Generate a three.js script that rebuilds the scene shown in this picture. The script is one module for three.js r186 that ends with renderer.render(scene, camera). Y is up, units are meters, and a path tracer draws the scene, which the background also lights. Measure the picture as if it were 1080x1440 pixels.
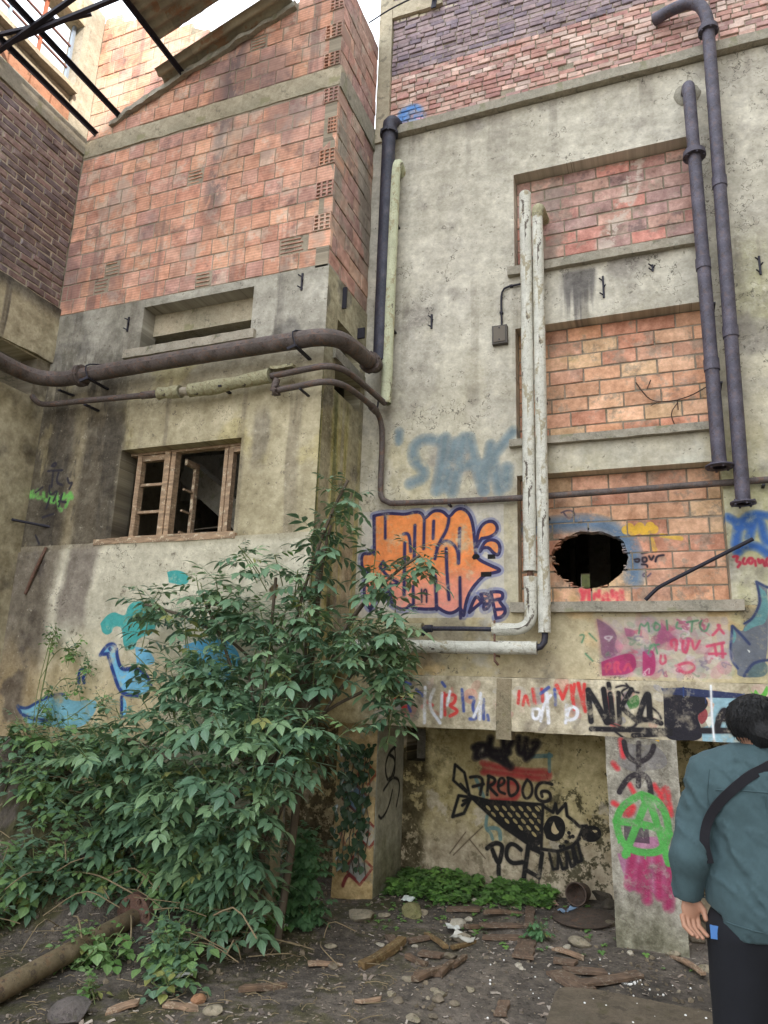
import * as THREE from 'three';
import { mergeGeometries, mergeVertices, toCreasedNormals } from 'three/addons/utils/BufferGeometryUtils.js';
import { MarchingCubes } from 'three/addons/objects/MarchingCubes.js';
import { Brush, Evaluator, SUBTRACTION } from 'three-bvh-csg';

// ------------------------------------------------------------------ camera, sky, sun, exposure
const scene = new THREE.Scene();
const camera = new THREE.PerspectiveCamera(70.97, 768 / 1024, 0.05, 400);
camera.position.set(0, 1.6, 0);
camera.rotation.order = 'YXZ';
camera.rotation.set(THREE.MathUtils.degToRad(14.1), THREE.MathUtils.degToRad(21.45), THREE.MathUtils.degToRad(2.0));
camera.updateMatrixWorld();

const SUN = new THREE.Vector3(0.75, 0.5, 0.5).normalize();
{ // a bright, thinly veiled sky: pale near the horizon, a little bluer overhead, one soft lobe round the sun
  const w = 256, h = 128, data = new Float32Array(w * h * 4), d = new THREE.Vector3();
  for (let j = 0; j < h; j++) for (let i = 0; i < w; i++) {
    const th = (j + 0.5) / h * Math.PI - Math.PI / 2, ph = ((i + 0.5) / w - 0.5) * Math.PI * 2;
    d.set(Math.cos(th) * Math.cos(ph), Math.sin(th), Math.cos(th) * Math.sin(ph));
    const e = Math.max(0, d.y), s = Math.max(0, d.dot(SUN));
    const k = 1 + 0.35 * Math.pow(s, 8), o = (j * w + i) * 4;
    data[o] = (1.1 - 0.2 * e) * k; data[o + 1] = (1.12 - 0.13 * e) * k; data[o + 2] = (1.16 - 0.05 * e) * k; data[o + 3] = 1;
  }
  const sky = new THREE.DataTexture(data, w, h, THREE.RGBAFormat, THREE.FloatType);
  sky.mapping = THREE.EquirectangularReflectionMapping; sky.magFilter = THREE.LinearFilter; sky.needsUpdate = true;
  scene.background = sky; scene.environment = sky;
}
const sun = new THREE.DirectionalLight(0xfff2e0, 3.0);
sun.position.copy(SUN).multiplyScalar(40); sun.target.position.set(-2, 4, -4);
sun.position.add(sun.target.position);
sun.castShadow = true; sun.shadow.radius = 1.5; sun.shadow.mapSize.set(2048, 2048);
Object.assign(sun.shadow.camera, { left: -16, right: 16, top: 16, bottom: -16, near: 1, far: 90 });
scene.add(sun, sun.target);

const renderer = new THREE.WebGLRenderer({ antialias: true });
renderer.setSize(768, 1024);
renderer.toneMapping = THREE.LinearToneMapping;
renderer.toneMappingExposure = 3.1;
renderer.shadowMap.enabled = true;

// ------------------------------------------------------------------ helpers
function rng(seed) { let s = seed | 0; return () => { s = (s + 0x6d2b79f5) | 0; let t = Math.imul(s ^ (s >>> 15), 1 | s); t = (t + Math.imul(t ^ (t >>> 7), 61 | t)) ^ t; return ((t ^ (t >>> 14)) >>> 0) / 4294967296; }; }
const lerp = (a, b, t) => a + (b - a) * t, clamp = (x, a = 0, b = 1) => Math.min(b, Math.max(a, x)), sstep = (a, b, x) => { const t = clamp((x - a) / (b - a)); return t * t * (3 - 2 * t); };
const V = (x, y, z) => new THREE.Vector3(x, y, z);
const hash2 = (i, j, s = 0) => { let h = Math.imul(i, 374761393) + Math.imul(j, 668265263) + Math.imul(s, 1442695041); h = Math.imul(h ^ (h >>> 13), 1274126177); return ((h ^ (h >>> 16)) >>> 0) / 4294967296; };
// tileable noise fields; NT repeats every unit, N mixes turned copies so that no repeat shows
const NS = 1024, FIELD = [], PER = [5, 7, 9];
for (let f = 0; f < 3; f++) {
  const a = new Float32Array(NS * NS); let lo = 9, hi = -9, amp = 0.5;
  for (let o = 0; o < 6; o++, amp *= f === 2 ? 0.75 : 0.55) {
    const per = PER[f] << o, lat = new Float32Array(per * per), ci = new Int32Array(NS), cw = new Float32Array(NS);
    for (let j = 0; j < per; j++) for (let i = 0; i < per; i++) lat[j * per + i] = hash2(i, j, f * 17 + o);
    for (let i = 0; i < NS; i++) { const x = i / NS * per, k = Math.floor(x), t = x - k; ci[i] = k; cw[i] = t * t * (3 - 2 * t); }
    for (let j = 0; j < NS; j++) { const r0 = ci[j] * per, r1 = ((ci[j] + 1) % per) * per, v = cw[j]; for (let i = 0; i < NS; i++) { const x0 = ci[i], x1 = (x0 + 1) % per, u = cw[i], p = lat[r0 + x0] + (lat[r0 + x1] - lat[r0 + x0]) * u, q = lat[r1 + x0] + (lat[r1 + x1] - lat[r1 + x0]) * u; a[j * NS + i] += amp * (p + (q - p) * v); } }
  }
  for (let k = 0; k < a.length; k++) { if (a[k] < lo) lo = a[k]; if (a[k] > hi) hi = a[k]; }
  for (let k = 0; k < a.length; k++) a[k] = (a[k] - lo) / (hi - lo);
  FIELD.push(a);
}
function NT(x, y, f = 0) {
  const a = FIELD[f], u = (x - Math.floor(x)) * NS, v = (y - Math.floor(y)) * NS, i = u | 0, j = v | 0, fx = u - i, fy = v - j, i1 = (i + 1) & (NS - 1), j1 = (j + 1) & (NS - 1), ii = i & (NS - 1), jj = j & (NS - 1);
  return lerp(lerp(a[jj * NS + ii], a[jj * NS + i1], fx), lerp(a[j1 * NS + ii], a[j1 * NS + i1], fx), fy);
}
// noise in 0..1 about 0.5; one unit holds about four big cells
const N = (x, y, f = 0) => { const k = 4 / PER[f], X = x * k, Y = y * k; return clamp(0.5 + 0.68 * (NT(X * 0.83 + Y * 0.56 + 0.13, Y * 0.83 - X * 0.56 + 0.37, f) + NT(X * 0.41 - Y * 0.62 + 0.71, Y * 0.41 + X * 0.62 + 0.19, f) - 1)); };
const NX = (x, y, f = 1) => clamp(0.5 + 0.7 * (NT(x * 0.57 + 0.2, y * 0.57, f) + NT(x * 0.357 + 0.6, y * 0.4 + 0.3, f) - 1));  // not turned, for stretched grain
const N3 = (x, y, z, s = 1) => (N(x * s + z * s * 0.37, y * s - z * s * 0.61, 1) + N(z * s + 0.3, x * s * 0.7 + y * s * 0.5 + 0.1, 0)) - 1;

function canvasTex(canvas, srgb = true) { const t = new THREE.CanvasTexture(canvas); if (srgb) t.colorSpace = THREE.SRGBColorSpace; t.wrapS = t.wrapT = THREE.RepeatWrapping; return t; }
// fn(u, v, out) with u, v in 0..1 (v up), out in 0..255
function pixTex(w, h, fn, srgb = true) {
  const c = document.createElement('canvas'); c.width = w; c.height = h; const g = c.getContext('2d'), im = g.createImageData(w, h), o = [0, 0, 0];
  for (let j = 0; j < h; j++) for (let i = 0; i < w; i++) { fn((i + 0.5) / w, 1 - (j + 0.5) / h, o); const k = (j * w + i) * 4; im.data[k] = clamp(o[0], 0, 255); im.data[k + 1] = clamp(o[1], 0, 255); im.data[k + 2] = clamp(o[2], 0, 255); im.data[k + 3] = 255; }
  g.putImageData(im, 0, 0); return canvasTex(c, srgb);
}
const scaled = (t, sx, sy = sx, ox = 0, oy = 0) => { const c = t.clone(); c.repeat.set(sx, sy); c.offset.set(ox, oy); c.needsUpdate = true; return c; };
const mix3 = (o, r, g, b, t) => { o[0] += (r - o[0]) * t; o[1] += (g - o[1]) * t; o[2] += (b - o[2]) * t; };

// a painted and weathered wall face: base(x, y, out) gives the bare surface, draw(g, X, Y, S) the paint on it; uv is metres
function wallTex({ x0, x1, y0, y1, ppm, base, draw, wear = 0.35, seed = 0, erode = 0.45 }) {
  const w = Math.min(2048, Math.round((x1 - x0) * ppm)), h = Math.min(2048, Math.round((y1 - y0) * ppm));
  const c = document.createElement('canvas'); c.width = w; c.height = h; const g = c.getContext('2d'), im = g.createImageData(w, h), o = [0, 0, 0];
  let paint = null;
  if (draw) {
    const p = document.createElement('canvas'); p.width = w; p.height = h; const pg = p.getContext('2d');
    pg.lineCap = 'round'; pg.lineJoin = 'round';
    draw(pg, (x) => (x - x0) / (x1 - x0) * w, (y) => (y1 - y) / (y1 - y0) * h, w / (x1 - x0));
    paint = pg.getImageData(0, 0, w, h).data;
  }
  for (let j = 0; j < h; j++) for (let i = 0; i < w; i++) {
    const x = lerp(x0, x1, (i + 0.5) / w), y = lerp(y1, y0, (j + 0.5) / h), k = (j * w + i) * 4;
    base(x, y, o);
    if (paint && paint[k + 3]) {
      const n = N(x * 1.9 + seed, y * 1.9, 2), m = sstep(wear - 0.22, wear + 0.12, n), a = paint[k + 3] / 255 * lerp(0.25, 0.97, m) * (1 - erode * sstep(0.6, 0.74, N(x * 6.1 + seed, y * 6.1, 2))), f = 0.86 + 0.28 * N(x * 4.1, y * 4.1 + seed, 2);
      mix3(o, paint[k] * f, paint[k + 1] * f, paint[k + 2] * f, a);
    }
    im.data[k] = clamp(o[0], 0, 255); im.data[k + 1] = clamp(o[1], 0, 255); im.data[k + 2] = clamp(o[2], 0, 255); im.data[k + 3] = 255;
  }
  g.putImageData(im, 0, 0);
  const t = canvasTex(c); t.wrapS = t.wrapT = THREE.ClampToEdgeWrapping;
  t.repeat.set(1 / (x1 - x0), 1 / (y1 - y0)); t.offset.set(-x0 / (x1 - x0), -y0 / (y1 - y0));
  return t;
}
// strokes: lists of flat [x, y, x, y ...] in metres
function poly(g, X, Y, p, smooth) {
  g.beginPath(); g.moveTo(X(p[0]), Y(p[1]));
  const n = p.length / 2;
  if (!smooth || n < 3) for (let i = 1; i < n; i++) g.lineTo(X(p[2 * i]), Y(p[2 * i + 1]));
  else {
    for (let i = 1; i < n - 1; i++) { const mx = (p[2 * i] + p[2 * i + 2]) / 2, my = (p[2 * i + 1] + p[2 * i + 3]) / 2; g.quadraticCurveTo(X(p[2 * i]), Y(p[2 * i + 1]), X(mx), Y(my)); }
    g.lineTo(X(p[2 * n - 2]), Y(p[2 * n - 1]));
  }
}
const strokes = (g, X, Y, S, list, color, width, smooth = true) => { g.strokeStyle = color; g.shadowColor = color; g.shadowBlur = 0.012 * S; let i = 0; for (const p of list) { g.lineWidth = width * S * (0.88 + 0.24 * hash2(i++, p.length, 9)); poly(g, X, Y, p, smooth); g.stroke(); } g.shadowBlur = 0; };
const fills = (g, X, Y, list, color, smooth = true) => { g.fillStyle = color; for (const p of list) { poly(g, X, Y, p, smooth); g.closePath(); g.fill(); } };
function spray(g, X, Y, S, list, color, width) { // soft, overlapping passes of a can held off the wall
  g.save(); for (let k = 0; k < 4; k++) { g.globalAlpha = 0.22; strokes(g, X, Y, S, list, color, width * (1.5 - 0.3 * k)); } g.globalAlpha = 0.8; strokes(g, X, Y, S, list, color, width * 0.45); g.restore();
}
function drips(g, X, Y, S, list, color, width, len, seed) {
  const r = rng(seed); g.strokeStyle = color;
  for (const p of list) for (let i = 0; i < p.length / 2; i++) if (r() < 0.5) { g.lineWidth = width * S * (0.5 + r()); g.beginPath(); g.moveTo(X(p[2 * i]), Y(p[2 * i + 1])); g.lineTo(X(p[2 * i] + (r() - 0.5) * 0.004), Y(p[2 * i + 1] - len * r())); g.stroke(); }
}

// names, labels, parents
const taken = new Map();
const numbered = (name) => { const n = taken.get(name) ?? 0; taken.set(name, n + 1); return n ? `${name}_${String(n).padStart(3, '0')}` : name; };
const show = (m) => { m.castShadow = m.receiveShadow = true; return m; };
function part(name, geometry, material, parent, pos, rot) {
  const m = show(new THREE.Mesh(geometry, material)); m.name = name;
  if (pos) m.position.set(...pos);
  if (rot) m.rotation.set(...rot);
  parent.add(m); return m;
}
function tag(o, label, category, group) { o.userData.label = label; o.userData.category = category; if (group) o.userData.group = group; return o; }
function thing(name, label, category, pos = [0, 0, 0], turn = 0, group) { const o = new THREE.Group(); o.name = numbered(name); o.position.set(...pos); o.rotation.y = turn; scene.add(o); return tag(o, label, category, group); }
function single(name, geometry, material, label, category, pos = [0, 0, 0], rot, group) { const m = part(numbered(name), geometry, material, scene, pos, rot); return tag(m, label, category, group); }
function structure(name, geometry, material, parent = scene) { const m = part(name, geometry, material, parent); if (parent === scene) m.userData.kind = 'structure'; return m; }
const stuff = (m) => { m.userData.kind = 'stuff'; return m; };

// geometry: uv in metres from a chosen pair of axes
function planarUV(g, ua = 'x', va = 'y', ou = 0, ov = 0) {
  const p = g.attributes.position, uv = new Float32Array(p.count * 2), get = { x: (i) => p.getX(i), y: (i) => p.getY(i), z: (i) => p.getZ(i) };
  for (let i = 0; i < p.count; i++) { uv[2 * i] = get[ua](i) + ou; uv[2 * i + 1] = get[va](i) + ov; }
  g.setAttribute('uv', new THREE.BufferAttribute(uv, 2)); return g;
}
function boxUV(g, k = 1, ou = 0, ov = 0) { // by the way each face points
  const p = g.attributes.position, n = g.attributes.normal, uv = new Float32Array(p.count * 2);
  for (let i = 0; i < p.count; i++) {
    const ax = Math.abs(n.getX(i)), ay = Math.abs(n.getY(i)), az = Math.abs(n.getZ(i));
    const [u, v] = az >= ax && az >= ay ? [p.getX(i), p.getY(i)] : ax >= ay ? [p.getZ(i), p.getY(i)] : [p.getX(i), p.getZ(i)];
    uv[2 * i] = u * k + ou; uv[2 * i + 1] = v * k + ov;
  }
  g.setAttribute('uv', new THREE.BufferAttribute(uv, 2)); return g;
}
// a box from corner to corner with worn, uneven edges
function slab(x0, x1, y0, y1, z0, z1, amp = 0.004, seg = 0.12, seed = 0) {
  const w = x1 - x0, h = y1 - y0, d = z1 - z0, n = (l) => Math.max(1, Math.min(60, Math.round(l / seg)));
  let g = new THREE.BoxGeometry(w, h, d, n(w), n(h), n(d)); g.translate((x0 + x1) / 2, (y0 + y1) / 2, (z0 + z1) / 2);
  if (amp) {
    const p = g.attributes.position;
    for (let i = 0; i < p.count; i++) {
      const x = p.getX(i), y = p.getY(i), z = p.getZ(i);
      const e = [[x, x0, x1], [y, y0, y1], [z, z0, z1]].filter(([a, b, c]) => Math.abs(a - b) < 1e-5 || Math.abs(a - c) < 1e-5).length, a = amp * (e > 1 ? 1.6 : 0.6);
      p.setXYZ(i, x + a * N3(x + seed, y, z, 2.3), y + a * N3(x, y + seed + 0.4, z, 2.7), z + a * N3(x, y, z + seed + 0.8, 2.1));
    }
    g.computeVertexNormals();
  }
  return boxUV(g);
}
// wall sheet in the xy plane with holes, front at z = 0, going back by depth
function sheet(outline, holes, depth, bevel = 0) {
  const s = new THREE.Shape(outline.map(([x, y]) => new THREE.Vector2(x, y)));
  for (const h of holes) s.holes.push(new THREE.Path(h.map(([x, y]) => new THREE.Vector2(x, y))));
  const g = new THREE.ExtrudeGeometry(s, { depth, bevelEnabled: false }); g.translate(0, 0, -depth);
  return planarUV(g);
}
const rect = (x0, x1, y0, y1) => [[x0, y0], [x1, y0], [x1, y1], [x0, y1]];
// a tube along points; uv in metres
function tube(pts, r, { seg = 0.04, rad = 14, closed = true, tension = 0.5, lump = 0, ls = 4, lseed = 0, straight = false } = {}) {
  const P = pts.map((p) => V(...p)); let curve;
  if (straight) { curve = new THREE.CurvePath(); for (let i = 1; i < P.length; i++) curve.add(new THREE.LineCurve3(P[i - 1], P[i])); } else curve = new THREE.CatmullRomCurve3(P, false, 'catmullrom', tension);
  const L = curve.getLength(), n = Math.max(2, Math.round(L / seg)), g = new THREE.TubeGeometry(curve, n, r, rad, false), uv = g.attributes.uv, p = g.attributes.position, nm = g.attributes.normal;
  for (let i = 0; i < uv.count; i++) {
    const a = uv.getY(i); uv.setXY(i, uv.getX(i) * L, a * 2 * Math.PI * r);
    if (lump) { const q = lump * N3(p.getX(i) + lseed, p.getY(i), p.getZ(i), ls * 0.25); p.setXYZ(i, p.getX(i) + nm.getX(i) * q, p.getY(i) + nm.getY(i) * q, p.getZ(i) + nm.getZ(i) * q); }
  }
  if (lump) { const m = (rad + 1), cnt = uv.count / m; for (let j = 0; j < cnt; j++) p.setXYZ(j * m + rad, p.getX(j * m), p.getY(j * m), p.getZ(j * m)); g.computeVertexNormals(); }
  if (!closed) return g;
  const caps = [g];
  for (const e of closed === 'start' ? [0] : [0, 1]) { const c = new THREE.CircleGeometry(r, rad); const t = curve.getTangentAt(e); c.lookAt(e ? t : t.clone().negate()); const q = curve.getPointAt(e); c.translate(q.x, q.y, q.z); caps.push(c); }
  return mergeGeometries(caps);
}
const cyl = (r0, r1, h, n = 16, open = false) => new THREE.CylinderGeometry(r0, r1, h, n, 1, open);
const move = (g, x, y, z) => g.translate(x, y, z);
const bar = (a, b, w, h = w) => { // a straight bar of rectangular section
  const A = V(...a), B = V(...b), g = new THREE.BoxGeometry(w, h, A.distanceTo(B)); const q = new THREE.Object3D(); q.position.copy(A).lerp(B, 0.5); q.lookAt(B); q.updateMatrix(); return boxUV(g).applyMatrix4(q.matrix);
};
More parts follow.
